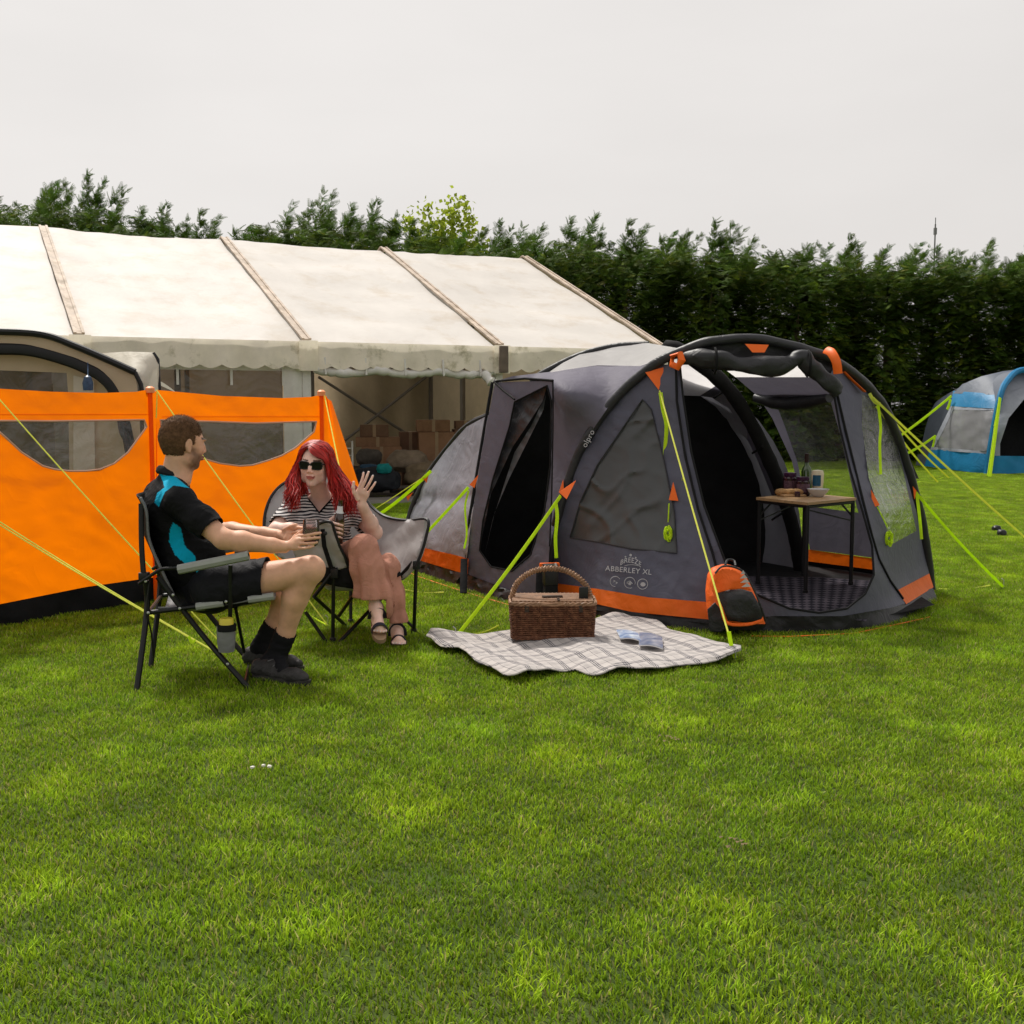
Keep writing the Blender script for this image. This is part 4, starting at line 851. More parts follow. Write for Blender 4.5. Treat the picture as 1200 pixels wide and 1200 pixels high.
def pleat(x0, x1, ww):
    # stretch creases fanning below the window
    def f(x, y):
        s = sag(x0, x1, .05)(x, y); d = max(0, y-520)/180
        return s+.007*math.sin((x-x0)*.11*(1+.4*d)+2*mnoise.noise(Vector((x*.02, y*.01, 0))))*math.exp(-((y-575)/45)**2)
    return f
for i, (pp, ww, rr) in enumerate(((p1, w1, (-28, 183)), (p2, w2, (183, 380)))):
    b = panel(pp, Dwb, 5, [ww], .014, 2.6, 30+i, ridge=pleat(*rr, ww)); b.build('fabric_panel', M['wb'], WB)
    b = panel(ww, Dwb, 6, [], .012, 4, 33+i, ridge=sag(*rr, .05)); b.build('window', film('windbreak_window', (.82, .82, .8), .07, (.45, .44, .42), .12, 7), WB)
    f = sag(*rr, .05); b = B(); pts = []
    for x, y in dens(ww, 6): q = P(x, y, Dwb(x)-.012/K); pts.append(q+(q-EYEP).normalized()*f(x, y))
    b.tube(pts, .006, 5, closed=True); b.build('window_piping', M['wbpipe'], WB)
for (x0, x1, ys) in ((-26, 176, 486), (190, 374, 488.5)):
    f = sag(-28, 183, .05) if x1 < 183 else sag(183, 380, .05); b = B(); pts = []
    for x in np.linspace(x0, x1, 40): q = P(x, ys, Dwb(x)-.014/K); pts.append(q+(q-EYEP).normalized()*f(x, ys))
    b.tube(pts, .0022, 4); b.build('seam', M['wbs'], WB)
b = panel([(-30, 714), (40, 700), (100, 688), (184, 676), (183, 707), (100, 722), (40, 735), (-30, 748)], Dwb, 5, [], .03, 4, 36); b.build('mud_skirt', M['tblack'], WB)
b = panel([(183, 676), (300, 663), (380, 655), (380, 689), (300, 697), (183, 707)], Dwb, 5, [], .03, 4, 37); b.build('mud_skirt', M['skirt'], WB)
# third panel, sloping down to its peg
q0, q1, q2, q3 = P(379, 462, 9.23), P(388, 470, 9.25), G(452, 668), G(380, 687)
b = B(); b.grid(lambda u, v: q0.lerp(q3, v).lerp((q1.lerp(q2, v)), u)+Vector((0, .03*math.sin(u*7+v*2), 0)), 20, 30); b.build('end_panel', M['wb'], WB)
for x, yt in ((-28, 450), (183, 455), (380, 459)):
    g = G(x, 475+1957/Dwb(x)); top = P(x, yt, Dwb(x)); b = B(); b.tube([g, Vector((g.x, g.y-.0, top.z))], .015, 12); b.build('pole_sleeve', M['wbs'], WB)
    b = B(); b.tube([Vector((g.x, g.y, top.z-.03)), Vector((g.x, g.y, top.z)), Vector((g.x, g.y, top.z+.012))], [.028, .03, .014], 12); b.build('pole_cap', mat('faded_orange', (.85, .3, .12), .5), WB)
def tp(x, yt): return P(x, yt, Dwb(x)-.05)
for a, g in ((tp(-28, 437), G(262, 757, .02)), (P(-40, 590, 7.2), G(250, 763, .02)), (P(-40, 586, 7.2), G(246, 760, .02)), (tp(183, 457), G(384, 733, .02)), (tp(380, 462), G(440, 745, .02)), (tp(183, 490), tp(184, 460))):
    guy(a, g, .0042, 'neon_cord', WB)
for g in (G(262, 757), G(384, 733)): peg(g, WB)
for x, y in ((225, 748),): guy(G(x-4, y-2, .1), G(x+4, y+2, .09), .01, 'neon', WB, 'slider')
guy(G(345, 705, .02), G(384, 733, .02), .006, 'neon', WB)

# ================================================================ beige awning behind the windbreak
M['beige'] = mat('awning_beige', (.5, .41, .3), .6, .08, 2, .3, 40, .2, trans=.25, weave=3)
M['hoodc'] = mat('awning_cream', (.62, .58, .5), .6, .08, 3, .3, 40, .2, trans=.3, weave=8)
M['awn_blk'] = mat('awning_black', (.012, .012, .014), .5, .1)
AW = thing('awning', 'beige tunnel awning with black piped arches behind the windbreak', 'awning', G(60, 650))
oa = [(-260, 455), (-220, 420), (-150, 397), (-70, 388), (0, 388.5), (50, 392), (87, 405), (125, 421), (158, 436)]
ia = [(-190, 460), (-150, 425), (-80, 410), (0, 409), (37, 411), (75, 421), (100, 431), (120, 442), (135, 462), (150, 512), (157, 560)]
AWD = lambda x, y: 11.0
sh = [(a[0], a[1]) for a in oa]
body = sh+[(161, 455), (168, 560), (172, 640), (-270, 640)]
inner = [(-188, 640)]+ia+[(160, 640)]
b = panel(body, AWD, 8, [[(-185, 632)]+ia+[(159, 632)]], .02, 2, 40); b.build('front_wall', M['beige'], AW)
win = [(-180, 437), (0, 434), (78, 437), (80, 462), (82, 600), (-180, 600)]
b = panel([(-184, 632), (-187, 462)]+ia[1:]+[(159, 632)], lambda x, y: 11.15, 8, [win], .02, 2, 41); b.build('inner_wall', M['beige'], AW)
b = panel(win, lambda x, y: 11.17, 10, [], .02, 2, 42); b.build('window', M['tinted'], AW)
b = panel([(86, 440), (110, 446), (112, 600), (86, 600)], lambda x, y: 11.1, 8, [], .02, 3, 43); b.build('pale_strip', M['hoodc'], AW)
b = B(); b.tube(spline([P(x, y, 10.97) for x, y in oa], 60), .03, 8); b.tube([P(158, 436, 10.97), P(165, 450, 10.98), P(170, 480, 11)], .02, 8); b.build('outer_piping', M['awn_blk'], AW)
b = B(); b.tube(spline([P(x, y, 11.0) for x, y in ia], 80), .05, 8, flat=.5, up=(0, 1, 0)); b.build('inner_air_beam', M['awn_blk'], AW)
b = B(); b.tube(spline([P(138, 445, 11.1), P(143, 500, 11), P(152, 530, 10.9), P(158, 640, 10.9)], 20), .035, 8); b.build('pole', M['awn_blk'], AW)
def f(u, v):
    p = spline([P(x, y, 11.0) for x, y in oa], 24)[min(24, int(round(u*24)))]; return p+Vector((-.4*v, 2.6*v, -.15*v*v))
b = B(); b.grid(f, 24, 6); b.build('roof', M['hoodc'], AW)
hd = DF([(118, 414, 11.6), (183, 416, 11.4), (187, 460, 11.4), (160, 437, 11.02), (168, 460, 11.02)])
b = panel([(116, 414), (150, 412), (182, 413), (186, 421), (187, 460), (186, 600), (172, 600), (168, 460), (160, 438), (125, 421)], hd, 4, [], .04, 4, 44); b.build('side_hood', M['hoodc'], AW)
b = B(); b.tube([P(180, 414, 11.38), P(185, 421, 11.36), P(187, 460, 11.36), P(187, 600, 11.4)], .016, 6); b.build('hood_piping', M['awn_blk'], AW)
b = B(); b.lathe(P(103, 449, 10.7), [(.001, -.06), (.04, -.06), (.045, 0), (.03, .05), (.001, .07)], 10); b.tube([P(103, 442, 10.7), P(103, 425, 10.9)], .004, 5)
tag(b.build('hanging_lantern', mat('lantern_blue', (.03, .06, .12), .4, .5, 40)), 'small blue patterned lantern hanging inside the beige awning', 'lantern')

# ================================================================ blue tent
M['blue'] = mat('tent_blue', (.01, .2, .42), .5, .12, 3, .3, 60, .35, trans=.2, weave=5)
M['btaupe'] = mat('tent_taupe', (.13, .15, .19), .55, .1, 3, .3, 60, .3, trans=.15, weave=5)
M['bgrey'] = mat('tent_lightgrey', (.3, .32, .37), .5, .12, 3, .3, 60, .35, trans=.15, weave=6)
BT = thing('blue_tent', 'blue and grey tent with clear side window in front of the hedge at the right', 'tent', G(1160, 555))
BF = DF([(1083, 545, 26.5), (1155, 555, 24.4), (1200, 556, 24.3), (1260, 553, 25), (1118, 460, 26.5), (1172, 465, 24.9), (1195, 434, 26), (1270, 460, 25.5)])
def bp(name, poly, m, s, df=BF, holes=(), back=0): panel(poly, df, 4, holes, .03, 2, 50+s, back).build(name, M[m], BT)
bp('roof', [(1117, 461), (1128, 450), (1150, 441), (1175, 435), (1195, 432.5), (1186, 440), (1178, 450), (1173, 463)], 'btaupe', 0)
bp('roof_front', [(1195, 432.5), (1186, 440), (1178, 450), (1173, 463), (1200, 453), (1235, 455), (1285, 465), (1265, 448), (1230, 436)], 'bgrey', 8)
bp('blue_band', [(1117, 458), (1173, 462), (1169, 479), (1114, 476)], 'blue', 1)
wn = [(1117, 480), (1165, 481), (1156, 529), (1095, 524), (1105, 505)]
bp('side_wall', [(1114, 476), (1169, 479), (1158, 532), (1090, 527), (1100, 505)], 'bgrey', 2, BF, [wn])
panel(wn, BF, 4, [], .05, 3, 60, .02).build('window', film('blue_tent_window', (.35, .35, .36), .5, (.4, .4, .42), .2, 3), BT)
bp('lower_band', [(1090, 526), (1158, 532), (1157, 556), (1120, 551), (1083, 546)], 'blue', 3)
dr = [(1200, 468), (1182, 490), (1172, 520), (1172, 534), (1200, 538), (1245, 538), (1240, 500), (1225, 475)]
bp('front_wall', [(1173, 463), (1200, 453), (1235, 455), (1285, 465), (1300, 535), (1158, 534), (1163, 505)], 'bgrey', 4, BF, [dr])
bp('front_band', [(1158, 534), (1300, 536), (1302, 552), (1250, 557), (1200, 557), (1156, 556)], 'blue', 5)
b = panel(dr, BF, 6, [], .02, 2, 66, 1.2); b.build('inner_room', M['tblack'], BT)
b = B(); b.tube(spline([P(1156, 556, 24.3), P(1163, 510, 24.4), P(1172, 465, 24.6), P(1180, 447, 24.9), P(1196, 434, 25.3), P(1230, 438, 25.3), P(1270, 455, 25.2), P(1290, 490, 25.2), P(1300, 555, 25.2)], 50), .06, 8); b.build('air_beam', M['blue'], BT)
def f(u, v):
    q = spline([P(1156, 556, 24.4), P(1172, 465, 24.8), P(1196, 434, 25.5), P(1270, 455, 25.5), P(1300, 555, 25.5)], 24)[min(24, int(round(u*24)))]; return q*1+Vector((-.3*v, 3*v, -.5*v*v*(q.z > .3)))
b = B(); b.grid(f, 24, 6); b.build('rear_shell', M['btaupe'], BT)
for a, g, wd in (((1115, 464, 26.3), (1052, 513, 25.9), .03), ((1114, 468, 26.3), (1110, 480, 26.2), .03), ((1096, 511, 26.3), (1062, 532, 25.8), .03), ((1096, 510, 26.2), (1093, 524, 26.2), .025),
                 ((1172, 466, 24.5), (1160, 560, 23.2), .035), ((1167, 495, 24.3), (1158, 558, 23.3), .03), ((1172, 466, 24.5), (1166, 500, 24.3), .03)):
    guy(P(*a), P(*g), wd, 'neon', BT)
for x, y in ((1075, 565), (1182, 629)): guy(G(x, y, .02), G(x+30, y-5, .02), .012, 'neon', BT)
for i, (x, y) in enumerate(((1168, 620), (1174, 625))):
    p = G(x, y, .03); v, f_ = lump(p, (.045, .045, .04), i); b = B(); b.add(v, f_); tag(b.build('ball', M['black_plastic']), ['black ball on the lawn below the blue tent, upper left of the two', 'black ball on the lawn below the blue tent, lower right of the two'][i], 'ball', 'black balls on the lawn')

# ================================================================ picnic blanket
M['blanket'] = mat('blanket', (.6, .56, .53), .95, .05, 10, .5, 220, .1, sheen=.3)
def blanket_mat():
    m = M['blanket']; t = m.node_tree; N = t.nodes.new; L = t.links.new; uv = N('ShaderNodeUVMap').outputs[0]; sp = N('ShaderNodeSeparateXYZ'); L(uv, sp.inputs[0])
    def lines(sock, freq, offs):
        tot = None
        for o_, wd, st in offs:
            a = N('ShaderNodeMath'); a.operation = 'MULTIPLY_ADD'; a.inputs[1].default_value = freq; a.inputs[2].default_value = o_; L(sock, a.inputs[0])
            f = N('ShaderNodeMath'); f.operation = 'FRACT'; L(a.outputs[0], f.inputs[0]); l = N('ShaderNodeMath'); l.operation = 'LESS_THAN'; l.inputs[1].default_value = wd; L(f.outputs[0], l.inputs[0])
            s = N('ShaderNodeMath'); s.operation = 'MULTIPLY'; s.inputs[1].default_value = st; L(l.outputs[0], s.inputs[0])
            if tot is None: tot = s.outputs[0]
            else: ad = N('ShaderNodeMath'); ad.operation = 'ADD'; L(tot, ad.inputs[0]); L(s.outputs[0], ad.inputs[1]); tot = ad.outputs[0]
        return tot
    a = lines(sp.outputs[0], 10.5, [(0, .045, .9), (.09, .045, 1), (.18, .04, .9), (.55, .2, .13), (.62, .03, .6)]); c = lines(sp.outputs[1], 8, [(0, .045, .8), (.1, .045, .9), (.5, .2, .13), (.55, .03, .6)])
    ad = N('ShaderNodeMath'); ad.operation = 'ADD'; ad.use_clamp = True; L(a, ad.inputs[0]); L(c, ad.inputs[1])
    nz = N('ShaderNodeTexNoise'); nz.inputs['Scale'].default_value = 30; L(uv, nz.inputs[0])
    ml = N('ShaderNodeMath'); ml.operation = 'MULTIPLY'; L(ad.outputs[0], ml.inputs[0]); mr = N('ShaderNodeMapRange'); mr.inputs['From Min'].default_value = .1; mr.inputs['From Max'].default_value = .42; L(nz.outputs[0], mr.inputs[0]); L(mr.outputs[0], ml.inputs[1])
    mx = N('ShaderNodeMix'); mx.data_type = 'RGBA'; mx.inputs['A'].default_value = (.43, .395, .375, 1); mx.inputs['B'].default_value = (.02, .02, .035, 1); L(ml.outputs[0], mx.inputs['Factor'])
    sc = [n for n in t.nodes if n.type == 'VECT_MATH'][0]; L(mx.outputs['Result'], sc.inputs[0])
blanket_mat()
near = [(500, 757), (523, 768), (540, 770), (560, 786), (580, 794), (600, 804), (622, 800), (645, 794), (670, 791), (700, 797), (730, 792), (765, 793), (800, 786), (830, 784), (868, 776)]
far = [(505, 752), (560, 750), (620, 748), (680, 738), (705, 733), (730, 730), (755, 731), (775, 742), (790, 750), (815, 756), (868, 770)]
ns = spline([G(x, y, .0) for x, y in near], 60); fs_ = spline([G(x, y, .0) for x, y in far], 60)
BKC = G(648, 744); LFC = G(751, 750)
def blz(p, u, v):
    e = min(u, 1-u, v, 1-v); z = .048+.018*mnoise.noise(p*3.4)+.016*mnoise.noise(p*9)+.012*math.sin(p.x*9+p.y*5)
    if v > .95: z -= .008
    for (cx_, cy_, rx_, ry_) in ((BKC.x, BKC.y, .34, .26), (LFC.x, LFC.y, .26, .18)):
        k_ = max(0, min(1, 1.6-math.hypot((p.x-cx_)/rx_, (p.y-cy_)/ry_)*1.3)); z = lerp(z, .05, k_)
    return z-.0*e
def f(u, v): 
    p = fs_[int(round(u*60))].lerp(ns[int(round(u*60))], v); return Vector((p.x, p.y, blz(p, u, v)))
b = B(); b.grid(f, 60, 40)
cc = [G(505, 755), G(600, 806), G(868, 773), G(745, 728)]
e1 = cc[2]-cc[1]; e2 = cc[0]-cc[1]; det = e1.x*e2.y-e1.y*e2.x
b.uv = [(((v[0]-cc[1].x)*e2.y-(v[1]-cc[1].y)*e2.x)/det, (e1.x*(v[1]-cc[1].y)-e1.y*(v[0]-cc[1].x))/det) for v in b.v]
bl = b.build('picnic_blanket', M['blanket'], solid=.006); tag(bl, 'white and black checked picnic blanket spread on the grass under the wicker basket', 'blanket')
# leaflets
def leaflet(pts, lab, seed, cols):
    q = [G(x, y, .06) for x, y in pts]; c = sum(q, Vector())/4; t = thing('leaflet', lab, 'leaflet', c)
    b = B(); b.grid(lambda u, v: q[0].lerp(q[1], u).lerp(q[3].lerp(q[2], u), v)+Vector((0, 0, .01*math.sin(u*3))), 8, 4, uv=True); b.build('pages', mat('paper', (.65, .65, .66), .4, .05), t, solid=.006)
    b = B(); b.grid(lambda u, v: q[0].lerp(q[1], u).lerp(q[3].lerp(q[2], u), v)+Vector((0, 0, .0045+.01*math.sin(u*3))), 8, 4); b.build('cover_print', mat('cover_print', cols[0], .3, .25, 18, 0, col2=cols[1], c2s=14, c2t=.52, spec=.5), t)
leaflet([(722, 739), (748, 743), (751, 752), (727, 749)], 'blue and white printed leaflet at the left on the blanket', 1, ((.16, .24, .42), (.5, .55, .6)))
leaflet([(749, 742), (776, 748), (777, 761), (749, 757)], 'slate blue printed booklet overlapping the right side of the leaflet', 2, ((.12, .15, .24), (.3, .3, .34)))
# two white paper scraps near the front
for i, (x, y) in enumerate(((309, 897), (316, 898), (296, 899))):
    p = G(x, y, .035); b = B(); v, f_ = lump(p, (.008, .007, .005), i, 2, .5); b.add(v, f_); tag(b.build('white_scrap', mat('white_scrap', (.7, .68, .6), .8)), ['white scrap on the lawn in front of the chair, middle one', 'white scrap on the lawn in front of the chair, right one', 'white scrap on the lawn in front of the chair, left one'][i], 'scrap', 'white scraps on the lawn')
for i, (x, y) in enumerate(((783, 866), (858, 988))):
    p = G(x, y, .02); b = B()
    for k in range(9): b.grid(lambda u, v: p+Vector((rng_off[k][0]+.02*u, rng_off[k][1]+.012*v, .01*math.sin(3*u)))  , 2, 1) if False else b.add([p+Vector((.045*math.cos(k*1.7)*(.3+.1*k)+dx*.6, .04*math.sin(k*2.3)+dy*.6, dz)) for dx, dy, dz in ((0, 0, 0), (.02, .005, .006), (.015, .02, .002), (-.005, .014, .004))], [(0, 1, 2, 3)])
    tag(b.build('dead_leaves', mat('dead_leaf', (.13, .09, .04), .8, .3, 20)), ['dry brown leaf litter on the grass right of centre', 'dry brown leaf litter near the front right', 'dry brown leaf litter near the front middle'][i], 'leaves', 'brown leaf litter on the lawn')

# ================================================================ wicker basket
M['wicker'] = mat('wicker', (.095, .036, .018), .6, .4, 30, .5, 90, .2, col2=(.2, .09, .045), c2s=40); M['wicker2'] = mat('wicker_pale', (.27, .15, .085), .55, .3, 20, .5, 90, .35)
bl0, br0 = G(597, 750, .06), G(699, 750, .06); BW = (br0-bl0).length; sc_ = lambda px: px/FPX*7.1*K
ang = math.atan2((br0-bl0).y, (br0-bl0).x); BK = thing('picnic_basket', 'brown wicker picnic basket with arched handle standing on the blanket', 'basket', (bl0+br0)/2+Vector((0, .14, 0)))
bc = (bl0+br0)/2+Vector((0, .145, 0)); BH = sc_(39); bd_ = .27; X = Vector((1, 0, 0)); Y = Vector((0, 1, 0))
def bring(t, z, r=1.0):  # rounded rectangle path
    w_, d_ = BW/2*(.93+.05*z/BH)*r, bd_/2*(.93+.07*z/BH)*r; a = 2*math.pi*t; ca, sa = math.cos(a), math.sin(a); n = .22
    return bc+Vector((w_*math.copysign(abs(ca)**n, ca), d_*math.copysign(abs(sa)**n, sa), z))
NS = 40; us = np.linspace(0, 1, NS*2, endpoint=False)
def at_len():
    pts = [bring(t, 0) for t in np.linspace(0, 1, 721)]; d = np.cumsum([0]+[(pts[i+1]-pts[i]).length for i in range(720)]); return lambda s: float(np.interp(s*d[-1], d, np.linspace(0, 1, 721)))
LT = at_len(); par = [LT(s) for s in us]
b = B(); rows = 17
for r in range(rows):
    z = BH*(r+.5)/rows; b.tube([bring(t, z+.0015*math.sin(i*1.3+r), 1+(.026 if (i+r) % 2 else -.012)) for i, t in enumerate(par)], BH/rows*.46, 6, closed=True, flat=1)
b.build('woven_side', M['wicker'], BK)
b = B()
for i, t in enumerate(par[::2]): b.tube([bring(t, 0), bring(t, BH)], .004, 5)
b.build('stakes', M['wicker'], BK, kind='stuff')
for z in (.006, BH+.006):
    b = B()
    for ph in (0, 2.1, 4.2): b.tube([bring(t, z+.007*math.sin(i*1.1+ph), 1.01+.02*math.cos(i*1.1+ph)) for i, t in enumerate(par)], .006, 6, closed=True)
    b.build('braided_rim', M['wicker2' if z > .1 else 'wicker'], BK)
for sgn in (-1, 1):
    b = B()
    for k in range(12):
        y = sgn*(.012+.108*k/11); b.tube([bc+Vector((x, y, BH+.018+.004*((i+k) % 2))) for i, x in enumerate(np.linspace(-BW/2*.93, BW/2*.93, 40))], .0055, 5)
    b.build('lid', M['wicker2'], BK)
b = B(); b.box(bc+Vector((0, 0, BH+.014)), (BW*.93, bd_*.9, .008)); b.build('lid_liner', M['wicker'], BK)
b = B(); b.box(bc+Vector((0, 0, BH/2)), (BW*.86, bd_*.84, BH*.98)); b.build('gap_shade_box', M['wicker'], BK)  # added dark box, hides the lit far side so weave gaps look shaded
hp = spline([bc+Vector((-BW*.47, 0, BH*.4)), bc+Vector((-BW*.47, 0, BH+.02)), bc+Vector((-BW*.40, -.005, BH+.105)), bc+Vector((-BW*.22, -.01, BH+.165)), bc+Vector((.0, -.01, BH+.18)), bc+Vector((BW*.2, -.01, BH+.16)), bc+Vector((BW*.38, -.005, BH+.095)), bc+Vector((BW*.455, 0, BH+.01)), bc+Vector((BW*.46, 0, BH*.4))], 60)
b = B(); b.tube(hp, .011, 8)
for ph in (0, 3.14): b.tube([p+Vector((0, .013*math.cos(i*.9+ph), .0))+(bc+Vector((0, 0, BH*.6))-p).normalized()*.013*math.sin(i*.9+ph) for i, p in enumerate(spline(hp, 180))], .005, 5)
b.build('handle', M['wicker2'], BK)
b = B(); b.box(bc+Vector((BW*.36, -.06, BH+.05)), (.05, .012, .075), .1, bev=.004); b.build('black_tag', M['black_plastic'], BK)
b = B(); b.box(bc+Vector((-.0, -.03, BH+.03)), (.11, .03, .012), .1, bev=.003); b.box(bc+Vector((.03, -.1, BH+.028)), (.012, .08, .006)); b.build('latch_strap', mat('leather', (.04, .02, .012), .5), BK)
for x in (-.3, .32):
    b = B(); b.box(bc+Vector((BW*x, -bd_/2*1.02, BH-.012)), (.022, .006, .05), bev=.002); b.build('side_strap', mat('leather', (.03, .018, .012), .5), BK)

# ================================================================ backpack
M['bp_or'] = mat('pack_orange', (.82, .13, .012), .55, .08, 10, .3, 250, .3, weave=14); M['bp_bk'] = mat('pack_black', (.02, .02, .022), .5, .15, 12, .3, 200, .3, weave=16); M['bp_gr'] = mat('pack_logo', (.4, .38, .36), .6)
g0 = G(864, 741, 0); BP = thing('backpack', 'orange and black backpack leaning against the tent beside the guy line', 'backpack', g0)
u_ = 7.2*K/FPX
def pk(x, y, d): return P(x, y, 7.15+d)
def packshape(u, v, o=0):
    # u around, v bottom -> top; outline measured left and right
    ys = lerp(738, 661, v); l = np.interp(v, [0, .08, .3, .6, .85, .95, 1], [836, 832, 828, 826.5, 829, 834, 846]); r = np.interp(v, [0, .08, .3, .6, .85, .95, 1], [888, 897, 894, 885, 874, 866, 852])
    a = 2*math.pi*u; c, s = math.cos(a), math.sin(a); cx = (l+r)/2; w_ = (r-l)/2+o
    dp = np.interp(v, [0, .1, .5, .9, 1], [.1, .13, .11, .07, .02])
    return P(cx+w_*math.copysign(abs(c)**.7, c), ys, 7.22+v*.1-dp*1.1*math.copysign(abs(s)**.7, s))
b = B(); b.grid(lambda u, v: packshape(u, v)+Vector((0, .008*mnoise.noise(Vector((u*8, v*6, 0))), 0)), 40, 36); b.build('main_bag', M['bp_or'], BP)
def pocket(x0, x1, y0, y1, dd, poly, name, m, seed):
    b = panel(poly, lambda x, y: 7.06-dd*max(0, min(1, .35+math.sin(math.pi*max(0, min(1, (x-x0)/(x1-x0))))*math.sin(math.pi*max(0, min(1, (y-y0)/(y1-y0)))))), 3, [], .006, 12, seed); return b.build(name, M[m], BP, solid=.006)
pocket(838, 896, 665, 735, .05, [(846, 666), (860, 667), (870, 675), (880, 692), (868, 690), (855, 691), (840, 695), (836, 690), (836, 674)], 'upper_panel', 'bp_or', 71)
pocket(838, 896, 690, 735, .07, [(840, 695), (855, 691), (868, 690), (881, 694), (888, 706), (894, 722), (890, 728), (872, 729), (853, 727), (847, 712)], 'front_pocket', 'bp_bk', 72)
b = B(); b.tube(spline([pk(838, 672, -.16), pk(846, 664, -.15), pk(860, 664.5, -.15), pk(873, 672, -.16), pk(884, 692, -.19), pk(892, 712, -.2), pk(897, 728, -.17)], 30), .006, 6); b.build('piping', M['bp_bk'], BP)
b = B(); b.tube(spline([pk(838, 676, -.17), pk(836, 690, -.18), pk(845, 712, -.19), pk(852, 730, -.18), pk(875, 732, -.19), pk(894, 727, -.17)], 30), .009, 6); b.build('piping', M['bp_or'], BP)
b = B(); b.tube(spline([pk(850, 662, .0), pk(853, 656, .05), pk(860, 657, .05), pk(862, 663, 0)], 12), .007, 6); b.build('grab_handle', M['bp_bk'], BP)
b = B()
for (x, y, w_) in ((870, 671, 2.2), (871, 676, 4), (872.5, 681, 5.2), (874, 686, 5.4)):
    b.add([pk(x-w_, y+2, -.205), pk(x+w_+1, y+1.5, -.205), pk(x+w_*.2+.5, y-3, -.2)], [(0, 1, 2)])
b.build('tree_emblem', M['bp_gr'], BP, smooth=False)
b = panel([(829, 714), (838, 706), (846, 716), (852, 733), (845, 741), (832, 740)], lambda x, y: 7.03, 3, [], .01, 10, 73); b.build('side_mesh', M['bp_bk'], BP, solid=.01)
b = B(); b.grid(lambda u, v: packshape(u, v*.09, 1.5)-Vector((0, .006, .0)), 40, 4); b.build('base_panel', M['bp_bk'], BP)
# items beside the tent foot, behind the basket
t = thing('bottle_box', 'small black items box at the foot of the air beam behind the basket', 'box', G(645, 716))
b = B(); b.box(P(645, 673, 8.0), (.09, .08, .13), .2, bev=.01); b.build('box', M['black_plastic'], t); b = B(); b.tube([P(651, 660, 7.95), P(652, 668, 7.95)], .006, 6); b.build('pen', M['china'], t)
b = B(); b.box((P(645, 700, 8.0)), (.08, .07, .25), .2); b.build('stand', M['tblack'], t)
